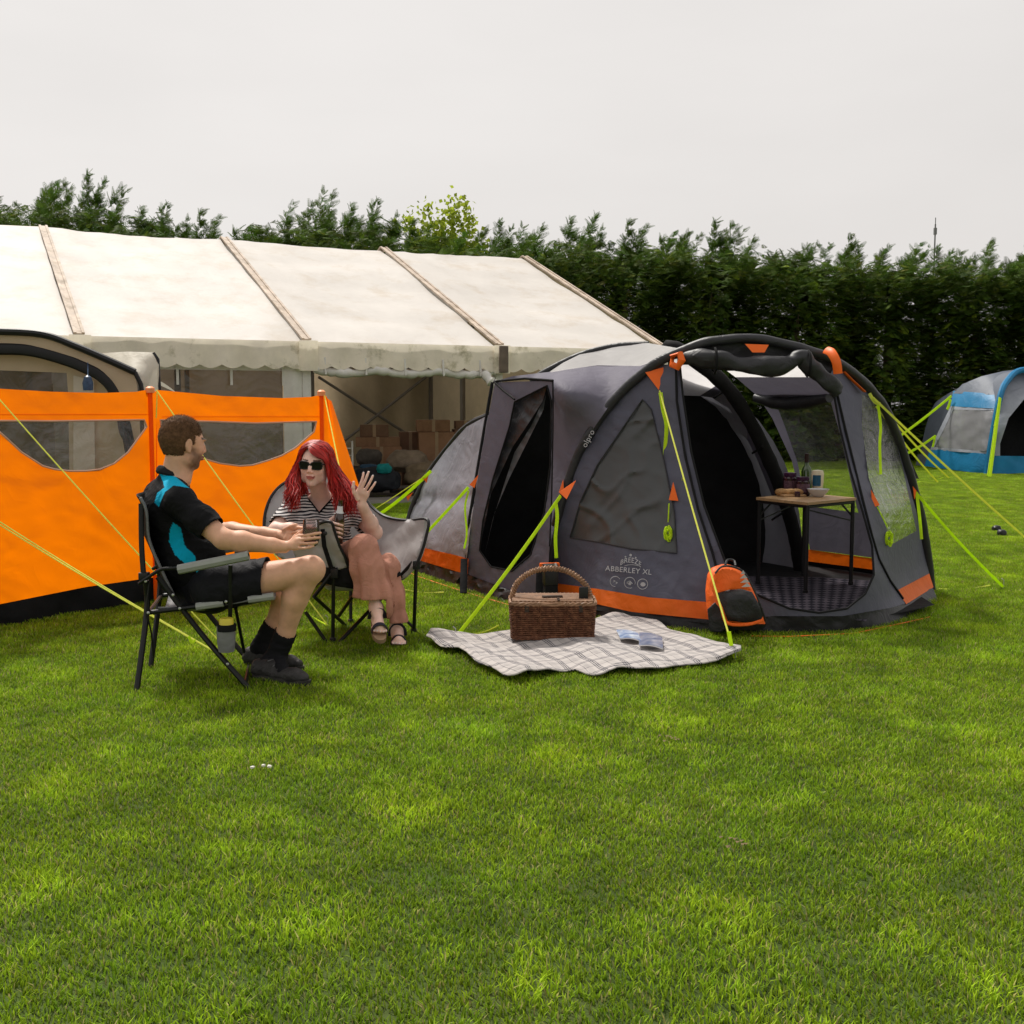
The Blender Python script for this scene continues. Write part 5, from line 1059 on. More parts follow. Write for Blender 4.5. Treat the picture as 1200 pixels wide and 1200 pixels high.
# ================================================================ people: implicit bodies turned into one smooth mesh
class SDF:
    def __init__(s, lo, hi, h):
        s.lo = np.array(lo, float); s.h = h; s.n = np.ceil((np.array(hi)-s.lo)/h).astype(int)+1; s.F = np.full(s.n, .2, np.float32)
    def reg(s, lo, hi):
        a = np.clip(np.floor((lo-s.lo)/s.h).astype(int), 0, s.n); b = np.clip(np.ceil((hi-s.lo)/s.h).astype(int)+1, 0, s.n)
        ax = [s.lo[i]+s.h*np.arange(a[i], b[i]) for i in range(3)]
        return tuple(slice(a[i], b[i]) for i in range(3)), ax[0][:, None, None], ax[1][None, :, None], ax[2][None, None, :]
    def mix(s, sl, d, k, sub=False):
        F = s.F[sl]; d = d.astype(np.float32)
        if sub: h = np.clip(.5-.5*(F+d)/k, 0, 1); s.F[sl] = F*(1-h)-d*h+k*h*(1-h)
        else: h = np.clip(.5+.5*(F-d)/k, 0, 1); s.F[sl] = F*(1-h)+d*h-k*h*(1-h)
    def cap(s, a, b, ra, rb=None, k=.02, sq=None):
        a = np.array(a, float); b = np.array(b, float); rb = ra if rb is None else rb; R_ = max(ra, rb)*(max(1, sq[1]) if sq else 1)+k+3*s.h
        sl, X, Y, Z = s.reg(np.minimum(a, b)-R_, np.maximum(a, b)+R_)
        if sl[0].stop <= sl[0].start: return s
        ab = b-a; L2 = max(ab @ ab, 1e-9); px, py, pz = X-a[0], Y-a[1], Z-a[2]
        t = np.clip((px*ab[0]+py*ab[1]+pz*ab[2])/L2, 0, 1); qx, qy, qz = px-t*ab[0], py-t*ab[1], pz-t*ab[2]
        if sq:
            n = np.array(sq[0], float); n /= np.linalg.norm(n); c = (qx*n[0]+qy*n[1]+qz*n[2])*(1/sq[1]-1); qx, qy, qz = qx+c*n[0], qy+c*n[1], qz+c*n[2]
        s.mix(sl, np.sqrt(qx*qx+qy*qy+qz*qz)-(ra+(rb-ra)*t), k); return s
    def chain(s, pts, rs, k=.02, sq=None):
        for i in range(len(pts)-1): s.cap(pts[i], pts[i+1], rs[i], rs[i+1], k, sq)
        return s
    def ell(s, c, r, fr=None, k=.02, sub=False):
        c = np.array(c, float); r = np.array(r, float); R_ = r.max()+k+3*s.h; sl, X, Y, Z = s.reg(c-R_, c+R_)
        X, Y, Z = X-c[0], Y-c[1], Z-c[2]
        if fr is not None: X, Y, Z = [X*f[0]+Y*f[1]+Z*f[2] for f in fr]
        k0 = np.sqrt((X/r[0])**2+(Y/r[1])**2+(Z/r[2])**2); k1 = np.sqrt((X/r[0]**2)**2+(Y/r[1]**2)**2+(Z/r[2]**2)**2)+1e-9
        s.mix(sl, k0*(k0-1)/k1, k, sub); return s
    def mesh(s, smooth=2):
        F = s.F; neg = F < 0; n = s.n; c = np.zeros(n-1, np.int8)
        for dx in (0, 1):
            for dy in (0, 1):
                for dz in (0, 1): c += neg[dx:n[0]-1+dx, dy:n[1]-1+dy, dz:n[2]-1+dz]
        act = np.argwhere((c > 0) & (c < 8)); idx = np.full(n-1, -1, np.int32); idx[tuple(act.T)] = np.arange(len(act))
        acc = np.zeros((len(act), 3)); cnt = np.zeros(len(act)); cor = [(x, y, z) for x in (0, 1) for y in (0, 1) for z in (0, 1)]
        val = {q: F[act[:, 0]+q[0], act[:, 1]+q[1], act[:, 2]+q[2]] for q in cor}
        for p in cor:
            for ax in range(3):
                if p[ax] == 0:
                    q = list(p); q[ax] = 1; q = tuple(q); m = (val[p] < 0) != (val[q] < 0); t = np.where(m, val[p]/(val[p]-val[q]+1e-12), 0)
                    pt = np.array(p, float)[None]+t[:, None]*(np.array(q)-np.array(p)); acc[m] += pt[m]; cnt += m
        V = s.lo+s.h*(act+acc/cnt[:, None]); Fs = []
        for ax in range(3):
            u, v = (ax+1) % 3, (ax+2) % 3; sa = [slice(None)]*3; sb = [slice(None)]*3; sa[ax] = slice(0, -1); sb[ax] = slice(1, None)
            A, B_2 = neg[tuple(sa)], neg[tuple(sb)]; e = np.argwhere(A != B_2); e = e[(e[:, u] > 0) & (e[:, v] > 0) & (e[:, u] < n[u]-1) & (e[:, v] < n[v]-1)]
            def g(du, dv): q = e.copy(); q[:, u] += du; q[:, v] += dv; return idx[tuple(q.T)]
            quad = np.stack([g(-1, -1), g(0, -1), g(0, 0), g(-1, 0)], 1); fl = ~A[tuple(e.T)]; quad[fl] = quad[fl][:, ::-1]; Fs.append(quad)
        Q = np.concatenate(Fs); E_ = np.concatenate([Q[:, [0, 1]], Q[:, [1, 2]], Q[:, [2, 3]], Q[:, [3, 0]]])
        for _ in range(smooth):
            S = np.zeros_like(V); C = np.zeros(len(V))
            for a, b in ((0, 1), (1, 0)):
                for i in range(3): S[:, i] += np.bincount(E_[:, a], V[E_[:, b], i], len(V))
                C += np.bincount(E_[:, a], minlength=len(V))
            V = V*.45+.55*S/np.maximum(C, 1)[:, None]
        return V, Q
def npmesh(name, V, Q, mats, parent, col=None, smooth=True, solid=0, label=None):
    used = np.zeros(len(V), bool); used[Q.ravel()] = True; rm = np.cumsum(used)-1; V = V[used]; Q = rm[Q]
    if col is not None: col = col[used]
    g = root_of(parent); me = bpy.data.meshes.new(name); me.vertices.add(len(V)); me.vertices.foreach_set('co', (V-np.array(g.location)).astype(np.float32).ravel())
    me.loops.add(Q.size); me.loops.foreach_set('vertex_index', Q.ravel().astype(np.int32)); me.polygons.add(len(Q)); me.polygons.foreach_set('loop_start', np.arange(len(Q), dtype=np.int32)*Q.shape[1])
    me.update(calc_edges=True); me.polygons.foreach_set('use_smooth', np.ones(len(Q), bool))
    if col is not None: a = me.color_attributes.new('Col', 'FLOAT_COLOR', 'POINT'); a.data.foreach_set('color', np.concatenate([col, np.ones((len(V), 1))], 1).astype(np.float32).ravel())
    for m in (mats if isinstance(mats, list) else [mats]): me.materials.append(m)
    o = link(bpy.data.objects.new(name, me)); o.parent = parent
    if label: o['label'] = label
    if solid: md = o.modifiers.new('solid', 'SOLIDIFY'); md.thickness = solid; md.offset = -1
    return o
def wrinkle(V, Q, amp, sc, st=(1, 1, 1), seed=0):
    """push vertices along their normals by a creased noise"""
    P0, P1, P2 = V[Q[:, 0]], V[Q[:, 1]], V[Q[:, 2]]; N_ = np.cross(P1-P0, P2-P0); VN = np.zeros_like(V)
    for k in range(4): 
        for i in range(3): VN[:, i] += np.bincount(Q[:, k], N_[:, i], len(V))
    VN /= np.linalg.norm(VN, axis=1, keepdims=True)+1e-12
    d = np.array([mnoise.noise(Vector((p[0]*sc*st[0]+seed, p[1]*sc*st[1], p[2]*sc*st[2])))+.6*(.5-abs(mnoise.noise(Vector((p[0]*sc*2*st[0], p[1]*sc*2*st[1]+seed, p[2]*sc*2*st[2])))*2)) for p in V])
    return V+VN*(amp*d)[:, None], VN
def px_of(V):
    d = V-np.array(EYEP); f = np.array(fw); u = np.array(upv); z = d @ f; return np.stack([600+FPX*d[:, 0]/z, 600-FPX*(d @ u)/z], 1)
def cutmask(V, Q, planes):
    """drop faces on the positive side of local planes: (point, normal, reach)"""
    c = V[Q].mean(1); keep = np.ones(len(Q), bool)
    for p, n, rad in planes:
        p = np.array(p); n = np.array(Vector(n).normalized()); r = c-p; keep &= ~(((r @ n) > 0) & (np.linalg.norm(r, axis=1) < rad))
    return Q[keep]
M['skin'] = mat('skin', (.6, .36, .26), .52, .1, 22, .4, 220, .3, attr=True, sss=.12, bd=.0015)
def H(*a): return np.array(P(*a))
def frame(f, up):
    f = Vector(f).normalized(); s = f.cross(Vector(up)).normalized(); u = s.cross(f); return [np.array(f), np.array(s), np.array(u)]   # forward, right, up
def head(S, c, fr, sc=1., fem=False):
    f, r, u = fr
    def pt(a, b, d): return c+sc*(a*f+b*r+d*u)
    E_ = lambda p, rad, k=.015, sub=False: S.ell(pt(*p), np.array(rad)*sc, fr, k*sc, sub)
    E_((-.018, 0, .028), (.098, .077, .092)); E_((.03, 0, .0), (.068, .064, .085)); E_((.028, 0, -.05), (.062, .053, .055)); E_((.062, 0, -.092), (.024, .026, .02), .02)
    for s in (-1, 1):
        E_((.058, s*.036, -.022), (.026, .024, .024), .02); E_((.02, s*.052, -.062), (.035, .016, .03), .02)
        E_((.092, s*.031, .012), (.012, .017, .011), .008, True); E_((.078, s*.031, .011), (.0125, .0125, .0125), .003)
        E_((.084, s*.03, .031), (.014, .022, .006), .008)
        E_((-.008, s*.078, .0), (.017, .007, .032), .006); E_((-.002, s*.086, .002), (.009, .005, .018), .004, True); E_((-.004, s*.078, -.026), (.008, .006, .009), .005)
    S.chain([pt(.09, 0, .022), pt(.1, 0, .0), pt(.108, 0, -.02)], [.0085*sc, .0095*sc, .0105*sc], .008)
    for s in (-1, 1): E_((.098, s*.011, -.025), (.01, .008, .007), .006)
    E_((.098, 0, -.049), (.01, .023, .0055), .006); E_((.096, 0, -.061), (.01, .02, .006), .006); E_((.109, 0, -.0552), (.007, .02, .0012), .002, True)
def finger(S, pts, r0, r1, k=.003):
    S.chain([H(*p) for p in pts], list(np.linspace(r0, r1, len(pts))), k)
def hand(S, wrist, fingers, thumb, r=.0085, pr=.012):
    W_ = H(*wrist)
    for ch in fingers:
        kn = H(*ch[0]); S.cap(W_*.75+kn*.25, kn, pr*1.05, pr*.95, .012)
    for a, b in zip(fingers[:-1], fingers[1:]): S.cap(H(*a[0])*.8+W_*.2, H(*b[0])*.8+W_*.2, pr, pr, .01)
    for i, ch in enumerate(fingers): finger(S, ch, r*(1.05, 1.05, 1., .9)[i], r*(.8, .82, .78, .7)[i])
    finger(S, thumb, r*1.35, r*.95, .008)
def shoe(S, heel, toe, up=(0, 0, 1), w=.042):
    heel = np.array(heel); toe = np.array(toe); d = (toe-heel)/np.linalg.norm(toe-heel); side = np.cross(d, up)
    S.cap(heel+[0, 0, .028], toe+[0, 0, .028]-d*.05, .034, w, .02, (up, .8)); S.cap(toe-d*.06+[0, 0, .026], toe-d*.01+[0, 0, .022], w, .03, .02, (up, .75)); S.cap(heel+d*.01+[0, 0, .05], heel+d*.09+[0, 0, .055], .036, .034, .02)

# ---------------------------------------------------------------- the man
MAN = thing('person', 'seated bearded man in black and cyan polo shirt and shorts holding a wine glass', 'person', (P(240, 690, 6.15).x, P(240, 690, 6.15).y, 0))
mf = frame((.75, .66, -.10), (0.06, 0, 1)); mh = H(214.5, 521, 6.18)
shR, shL = H(211, 588, 5.97), H(186, 581, 6.36); elR, elL = H(262, 632, 5.86), H(250, 622, 6.45); wrR, wrL = H(333, 641, 5.93), H(325, 627, 6.25)
hpR, hpL = H(250, 690, 5.99), H(246, 688, 6.31); knR, knL = H(364, 667, 5.95), H(354, 672, 6.3); anR, anL = H(323, 771, 6.07), H(307, 757, 6.32)
chest, belly, pel, nb = H(200, 606, 6.17), H(218, 655, 6.15), H(236, 686, 6.15), H(202, 566, 6.2)
sv = shR-shL; sv /= np.linalg.norm(sv)
def man_torso(S, o=0.):
    S.cap(H(196, 594, 6.17), chest, .098+o, .108+o, .03, (sv, 1.45)); S.cap(chest, belly, .108+o, .118+o, .04, (sv, 1.32)); S.cap(belly, pel, .118+o, .115+o, .04, (sv, 1.3))
    S.ell(H(238, 650, 6.15), (.09+o, .12+o, .1+o), mf, .04)
    S.cap(shL, shR, .062+o, .062+o, .05); S.cap(nb, shR*.75+nb*.25, .05+o, .052+o, .05); S.cap(nb, shL*.75+nb*.25, .05+o, .052+o, .05)
def man_legs(S, o=0., upto=1.):
    S.cap(hpR, hpR+(knR-hpR)*upto, .094+o, (.094*(1-upto)+.062*upto)+o, .03); S.cap(hpL, hpL+(knL-hpL)*upto, .094+o, (.094*(1-upto)+.062*upto)+o, .03)
S = SDF(np.minimum.reduce([shL, anL, anR, mh])-[.2, .25, .2], np.maximum.reduce([knR, wrR, mh+[0, 0, .1]])+[.2, .5, .12], .0038)
man_torso(S, -.012); man_legs(S)
S.cap(nb-[0, 0, .02], mh+mf[0]*-.02-mf[2]*.06, .066, .058, .03)
S.cap(H(214, 562, 6.16), mh+mf[0]*.02-mf[2]*.07, .04, .045, .03)
head(S, mh, mf, 1.04)
for sh, el, wr in ((shR, elR, wrR), (shL, elL, wrL)):
    S.chain([sh, sh*.5+el*.5, el], [.058, .054, .045], .02); m_ = el*.7+wr*.3; S.chain([el, m_, wr*.8+el*.2, wr], [.044, .048, .033, .029], .02)
hand(S, (333, 641, 5.93), [[(351, 628, 5.93), (361, 627, 5.895), (369, 625.5, 5.89), (375.5, 624.5, 5.91)], [(351.5, 632.5, 5.91), (361, 631.5, 5.89), (369, 630.5, 5.885), (374.5, 630, 5.905)],
    [(350.5, 637, 5.9), (360, 637, 5.885), (367, 636.5, 5.885), (371.5, 635.5, 5.9)], [(348, 642, 5.9), (357, 642.5, 5.87), (363, 641.5, 5.875), (367, 640, 5.89)]], [(341, 635, 5.96), (346, 629, 5.98), (351, 625, 5.97), (356, 621, 5.96)])
hand(S, (325, 627, 6.25), [[(342, 621, 6.17), (350, 618, 6.1), (357, 619, 6.05), (361, 621, 6.02)], [(342, 625, 6.15), (350, 623, 6.09), (356, 624, 6.04), (360, 626, 6.01)], [(341, 630, 6.14), (348, 629, 6.09), (353, 630, 6.05), (357, 632, 6.02)],
    [(339, 634, 6.14), (345, 634, 6.09), (350, 635, 6.06), (353, 636, 6.04)]], [(333, 621, 6.2), (341, 617, 6.15), (347, 615, 6.12)])
for hp, kn, an in ((hpR, knR, anR), (hpL, knL, anL)):
    S.ell(kn+np.array((.006, 0, .0)), (.058, .055, .057), None, .03); cf = kn*.68+an*.32+np.array((-.02, 0, 0)); S.chain([kn-[.005, 0, .02], cf, kn*.3+an*.7, an], [.054, .06, .042, .036], .02)
for an, hl, to in ((anR, (306, 795), (345, 801)), (anL, (298, 780), (340, 784))):
    S.cap(an, np.array(G(*hl))+[0, 0, .05], .028, .022, .015); S.cap(an*.5+np.array(G(*hl))*.5+[0, 0, .03], np.array(G(*to))+[0, 0, .035], .022, .014, .01)
V, Q = S.mesh(2)
def loc_head(V, c, fr, sc=1.): d = (V-c)/sc; return d @ fr[0], d @ fr[1], d @ fr[2]
def face_paint(V, base, c, fr, sc, fem):
    C = np.tile(np.array(base), (len(V), 1)); a, b, d = loc_head(V, c, fr, sc); near = (a*a+b*b+d*d) < .17**2
    n = np.array([mnoise.noise(Vector(p*14.)) for p in V]); C *= (1+.07*n)[:, None]
    red = .5*(np.exp(-(((b-.038)**2+(d+.02)**2)/.0006))+np.exp(-(((b+.038)**2+(d+.02)**2)/.0006))+np.exp(-((b**2+(d+.02)**2)/.0002)))*near*(a > .03)
    C = C*(1-red[:, None]*np.array([0., .22, .22]))
    lips = near & (a > .085) & (abs(b) < .025) & (abs(d+.055) < .0105-abs(b)*.18)
    C[lips] = (.42, .12, .1) if fem else (.38, .17, .13)
    if not fem:
        n2 = np.array([mnoise.noise(Vector(p*60.)) for p in V]); ed = .012*n2
        sg = lambda x, w_: 1/(1+np.exp(-x/w_))
        bd = sg(-.028-.55*np.clip(.05-a, -.02, .04)*-1-.0*a-d+ed, .006)*sg(a-.008+ed, .008)*sg(d+.118, .006)*near*(~lips)
        ck = np.clip(1-((a-.085)**2+(abs(b)-.03)**2+(d+.022)**2)/.028**2, 0, 1); bd = bd*(1-np.clip(ck*1.5, 0, 1))
        mo = near & (a > .085) & (abs(b) < .03) & (d < -.034) & (d > -.047)
        m = np.clip(np.maximum(bd, mo*.8), 0, 1)[:, None]*.85; C = C*(1-m)+m*np.array([.1, .05, .028])
        sh = (sg(d-.02, .01)*sg(-.03-a, .01)*near)[:, None]*.0; C = C*(1-sh)
    for s in (-1, 1):
        br = near & (a > .06) & (abs(b-s*.032) < .019) & (abs(d-.036) < .0045); C[br] = (.07, .035, .02)
        ey = near & ((a-.078)**2+(b-s*.031)**2+(d-.011)**2 < .0142**2) & (a > .084); C[ey] = (.55, .52, .5); ir = ey & ((b-s*.031)**2+(d-.011)**2 < .0055**2); C[ir] = (.03, .02, .015)
    return C
C = face_paint(V, (.68, .38, .25), mh, mf, 1.04, False)
px = px_of(V); tat = (abs(px[:, 0]-283) < 9) & (abs(px[:, 1]-622) < 2.2) & (V[:, 1] > H(280, 620, 6.2)[1]); C[tat] *= .62
npmesh('body', V, Q, M['skin'], MAN, C)
# hair
M['hair'] = mat('brown_hair', (.11, .058, .03), .75, .4, 60, .6, 300, .12, attr=False)
def hair_cap(c, fr, sc, test, off=.008, h=.004):
    f, r, u = fr; S = SDF(c-.17, c+.17, h); S.ell(c+sc*(-.018*f+.03*u), np.array((.098+off, .077+off, .092+off))*sc, fr, .01); S.ell(c+sc*(-.02*f-.015*u), np.array((.078, .066+off*.3, .075))*sc, fr, .02)
    V, Q = S.mesh(1); cen = V[Q].mean(1); a, b, d = loc_head(cen, c, fr, sc); return V, Q[test(a, b, d)]
V, Q = hair_cap(mh, mf, 1.04, lambda a, b, d: (lambda j: (d+j > .052+.3*np.clip(a-.05, 0, 1)) | ((a+j < -.024) & (d+j > -.052)) | ((a+j < .02) & (d+j > .004)))(.006*np.sin(a*900+b*700)*np.cos(d*800)), .003)
d_ = np.array([mnoise.noise(Vector(p*70)) for p in V]); a, b, d = loc_head(V, mh, mf, 1.04)
V = V+(V-mh)/np.linalg.norm(V-mh, axis=1, keepdims=True)*((.0022*d_)-np.clip(.02-d, 0, .08)*.06+np.clip(d-.06, 0, 1)*.14)[:, None]
hr = npmesh('hair', V, Q, M['hair'], MAN, solid=.006)
g = np.random.default_rng(3); vid = g.choice(np.unique(Q), 6500); vs = []; fs = []
for i in vid:
    p = V[i]; n = p-mh; n /= np.linalg.norm(n); t = g.normal(0, 1, 3); t -= n*(t @ n); t /= np.linalg.norm(t); a_, b_, dd = [float(x) for x in loc_head(p[None], mh, mf, 1.04)]
    l = .005+.010*np.clip((dd-.01)/.08, 0, 1)*g.random(); tip = p+n*l*.8+(t*.5+mf[0]*.5)*l; s = np.cross(n, t)*.0009; k = len(vs); vs += [p-n*.002-s, p-n*.002+s, tip]; fs.append((k, k+1, k+2))
b = B(); b.add(vs, fs); tf_ = b.build('hair_tufts', M['hair'], MAN); tf_.parent = hr; tf_['kind'] = 'stuff'
# polo shirt
M['polo'] = mat('polo_cloth', (.012, .012, .014), .75, .12, 12, .3, 300, .12, attr=True, weave=14, bd=.001)
S = SDF(np.minimum(shL, pel)-[.25, .3, .25], np.maximum(shR, elR)+[.25, .55, .2], .005)
man_torso(S, .008)
for sh, el in ((shR, elR), (shL, elL)): e = sh+(el-sh)*.98; S.chain([sh, sh*.5+e*.5, e], [.066, .067, .066], .03)
S.cap(nb-[0, 0, .03], nb+[0.01, 0, .01], .07, .066, .02)
V, Q = S.mesh(2); V, _ = wrinkle(V, Q, .006, 9, (1, 1, 1.6), 3)
dR = (elR-shR)/np.linalg.norm(elR-shR); dL = (elL-shL)/np.linalg.norm(elL-shL)
nk = mh-nb; Q = cutmask(V, Q, [(shR+dR*.215, dR+np.array([.1, 0, -.25]), .16), (shL+dL*.215, dL, .16), (H(204, 556, 6.2), (.12, 0, 1), .12), (pel+[0, 0, -.01], (-.2, 0, -1), .35)])
C = np.tile(np.array([.007, .007, .008]), (len(V), 1)); px = px_of(V); nearside = V[:, 1] < H(200, 600, 6.17)[1]+.02
yoke = [(185, 552), (205, 558), (222, 572), (212, 570), (203, 569), (193, 577), (186, 594), (181, 589), (184, 578), (193, 571), (190, 562)]
side = [(203, 612), (212, 619), (216, 639), (229, 652), (229, 660), (216, 660), (205, 650), (198, 635), (199, 621)]; low = [(229, 662), (233, 664), (243, 675), (237, 679), (230, 670)]
for i in np.where(nearside)[0]:
    if any(inside(px[i, 0], px[i, 1], pl) for pl in (yoke, side, low)): C[i] = (.0, .36, .56)
npmesh('polo_shirt', V, Q, M['polo'], MAN, C, solid=.004)
b = B(); ring = [H(204, 556, 6.2)+.074*(mf[0]*math.cos(t)*.95+mf[1]*math.sin(t)*.95)+np.array([0, 0, .012*math.cos(t)*-1.2+.006]) for t in np.linspace(0, 2*math.pi, 28)[:-1]]
b.tube(ring, .013, 8, closed=True, flat=1.7, up=(0, 0, 1)); cl = b.build('collar', M['polo'], MAN); cl.data.color_attributes.new('Col', 'FLOAT_COLOR', 'POINT').data.foreach_set('color', [.015, .015, .017, 1]*len(cl.data.vertices))
# shorts
M['shorts'] = mat('shorts_cloth', (.009, .009, .012), .7, .2, 12, .3, 250, .15, weave=14)
S = SDF(np.minimum(hpR, hpL)-[.25, .3, .2], np.maximum(knR, knL)+[.1, .2, .2], .006); S.cap(belly*.2+pel*.8, pel, .125, .125, .03, (sv, 1.3)); S.cap(pel, (hpR+hpL)/2, .12, .12, .03, (sv, 1.3))
for hp, kn in ((hpR, knR), (hpL, knL)): S.cap(hp, hp+(kn-hp)*.62, .107, .099, .03)
V, Q = S.mesh(2); V, _ = wrinkle(V, Q, .008, 8, (1, 1, 1), 9); dR = (knR-hpR)/np.linalg.norm(knR-hpR)
Q = cutmask(V, Q, [(hpR+dR*.262, dR+np.array([0.1, 0, -.25]), .17), (hpL+dR*.25, dR, .17), (pel+[-.0, 0, .07], (-.5, 0, 1), .13)]); npmesh('shorts', V, Q, M['shorts'], MAN, solid=.005)
# socks and shoes
M['sock'] = mat('sock_knit', (.012, .012, .014), .9, .2, 20, .5, 300, .1); M['shoe'] = mat('shoe_fabric', (.03, .028, .028), .6, .4, 25, .5, 120, .3, weave=30); M['sole'] = mat('shoe_sole', (.035, .033, .03), .7, .3, 20); M['lace'] = mat('laces', (.1, .1, .1), .7)
for kn, an, hl, to in ((knR, anR, G(302, 795), G(357, 803)), (knL, anL, G(292, 780), G(350, 786))):
    S = SDF(an-.14, an+.2, .005); top = an+(kn-an)*.30; S.chain([top, an*.5+top*.5, an, np.array(hl)+[.04, 0, .06]], [.054, .05, .05, .048], .01); S.cap(an, np.array(hl)*.45+np.array(to)*.55+[0, 0, .05], .045, .034, .02); V, Q = S.mesh(1); V, _ = wrinkle(V, Q, .003, 18, (1, 1, 3)); Q = cutmask(V, Q, [(top-(kn-an)*.01, kn-an, .12)]); npmesh('sock', V, Q, M['sock'], MAN, solid=.004)
    hl = np.array(hl); to = np.array(to); S = SDF(np.minimum(hl, to)-.12, np.maximum(hl, to)+.16, .005); shoe(S, hl+[0, 0, .012], to+[0, 0, .012]); V, Q = S.mesh(1); V, _ = wrinkle(V, Q, .0025, 30)
    sh_ = npmesh('shoe', V, Q, M['shoe'], MAN); d = (to-hl)/np.linalg.norm(to-hl); sd_ = np.cross(d, (0, 0, 1))
    b = B(); prof = []
    for t in np.linspace(0, 2*math.pi, 34)[:-1]: l = np.linalg.norm(to-hl); x = l/2+(l/2+.03)*math.cos(t); wv = .045*(.86+.14*math.cos(t))*math.copysign(abs(math.sin(t))**.7, math.sin(t)); prof.append(hl+d*(x)+sd_*wv)
    n = len(prof); vs = [p+np.array([0, 0, .002]) for p in prof]+[p*1+np.array([0, 0, .026]) for p in prof]; b.add(vs, [tuple(range(n))[::-1], tuple(range(n, 2*n))]+[(i, (i+1) % n, (i+1) % n+n, i+n) for i in range(n)]); o = b.build('sole', M['sole'], MAN); o.parent = sh_
    b = B()
    for k in range(5): c = hl+d*(.09+.026*k)+np.array([0, 0, .094-.011*k]); b.tube([c-sd_*.026-[0, 0, .008], c+[0, 0, .002], c+sd_*.026-[0, 0, .008]], .0032, 5)
    b.tube([hl+d*.09+sd_*s*.03+np.array([0, 0, .1]) for s in (-1, -.4, .4, 1)], .003, 5); o = b.build('laces', M['lace'], MAN); o.parent = sh_
# glass of wine held in his hands
def clear_glass(): 
    m = film('clear_glass', (.95, .9, .9), .09, (.6, .45, .42), .03, 1); return m
M['wine'] = mat('red_wine', (.1, .004, .008), .1, .1, spec=.6); M['clear_glass'] = clear_glass()
gc = Vector(H(365, 640, 5.935)); gh = 31.5/FPX*5.95*K
t = thing('wine_glass', 'stemless glass of red wine held in the seated man\'s hands', 'glass', gc)
gp_ = [(.02, 0), (.028, .004), (.038, gh*.25), (.041, gh*.5), (.038, gh*.8), (.035, gh)]
b = B(); b.lathe(gc, gp_+[(.0335, gh), (.0365, gh*.8), (.0395, gh*.5), (.036, gh*.25), (.02, .006)], 28); b.build('glass_bowl', M['clear_glass'], t)
b = B(); b.lathe(gc, [(.018, .007), (.035, gh*.24), (.0385, gh*.5), (.0375, gh*.7)], 28); b.build('wine', M['wine'], t)

# ---------------------------------------------------------------- the woman
WOM = thing('person', 'seated woman with long red hair, sunglasses and striped top raising one open hand', 'person', (P(395, 668, 7.3).x, P(395, 668, 7.3).y, 0))
wf = frame((-.12, -1, -.03), (.05, 0, 1)); wh = H(369.5, 546, 7.2); WS = 1.02
wsR, wsL = H(344, 594, 7.33), H(411, 592, 7.33); weR, weL = H(324, 622, 7.1), H(439, 624, 7.18); wwR, wwL = H(377, 621, 6.98), H(424, 591, 7.0)
wch, wwa, wpe, wnb = H(378, 606, 7.33), H(385, 645, 7.36), H(393, 666, 7.4), H(377, 583, 7.34)
whR, whL = H(382, 668, 7.36), H(406, 668, 7.4); wkR, wkL = H(426, 642, 6.88), H(452, 666, 6.97); waR, waL = H(441, 713, 6.8), H(465, 737, 7.0)
wsv = (1., 0., 0.)
def wom_torso(S, o=0.):
    S.cap(H(377, 597, 7.35), wch, .075+o, .09+o, .03, (wsv, 1.5)); S.cap(wch, wwa, .09+o, .088+o, .04, (wsv, 1.45)); S.cap(wwa, wpe, .09+o, .105+o, .04, (wsv, 1.4))
    S.cap(wsR, wsL, .045+o, .045+o, .05); S.cap(wnb, wsR*.7+wnb*.3, .035+o, .042+o, .04); S.cap(wnb, wsL*.7+wnb*.3, .035+o, .042+o, .04)
    for x in (364, 394): S.ell(H(x, 616, 7.22), (.062+o, .07+o, .066+o), wf, .03)
S = SDF(np.minimum.reduce([weR, waR, whR])-[.15, .3, .2], np.maximum.reduce([waL, wh+[0, 0, .1], wsL])+[.15, .3, .1], .0038)
wom_torso(S, -.01)
S.cap(wnb-[0, 0, .02], wh-wf[0]*.02-wf[2]*.06, .052, .048, .03); head(S, wh, wf, WS, True)
S.chain([wsR, wsR*.5+weR*.5, weR], [.052, .052, .044], .02); S.chain([weR, weR*.7+wwR*.3, wwR], [.044, .042, .025], .02)
S.chain([wsL, wsL*.5+weL*.5, weL], [.05, .048, .042], .02); S.chain([weL, weL*.65+wwL*.35, wwL*.9+weL*.1, wwL], [.041, .04, .026, .025], .02)
hand(S, (424, 591, 7.0), [[(419.5, 575, 6.97), (423, 566, 6.96), (425, 560, 6.96), (426, 554, 6.965)], [(423.5, 573.5, 6.965), (427.5, 564, 6.95), (430, 558, 6.95), (432, 553, 6.955)], [(427.5, 575, 6.97), (432.5, 567, 6.955), (435, 562, 6.955), (437, 557.5, 6.96)],
    [(431, 578.5, 6.98), (435.5, 572, 6.965), (438, 568.5, 6.965), (440, 565, 6.97)]], [(419, 585, 6.97), (415, 577, 6.95), (414, 571, 6.94), (414.5, 565, 6.94)], .0082, .0115)
fing = []
for i in range(4): y = 613.5+i*5.0; fing.append([(385.5+i*.6, y, 6.95), (390.5+i*.5, y-.6, 6.875), (396.5+i*.5, y+1.0, 6.86), (401.5-i*.3, y+2.2, 6.89)])
hand(S, (377, 621, 6.98), fing, [(383, 614, 6.98), (389, 608, 7.0), (394, 604, 7.0)], .0082, .0115)
for hp, kn, an in ((whR, wkR, waR), (whL, wkL, waL)): S.cap(hp, kn, .06, .04, .03); S.chain([kn+[0, .02, -.02], kn*.65+an*.35+[0, .015, 0], an], [.036, .036, .03], .02)
feet = []
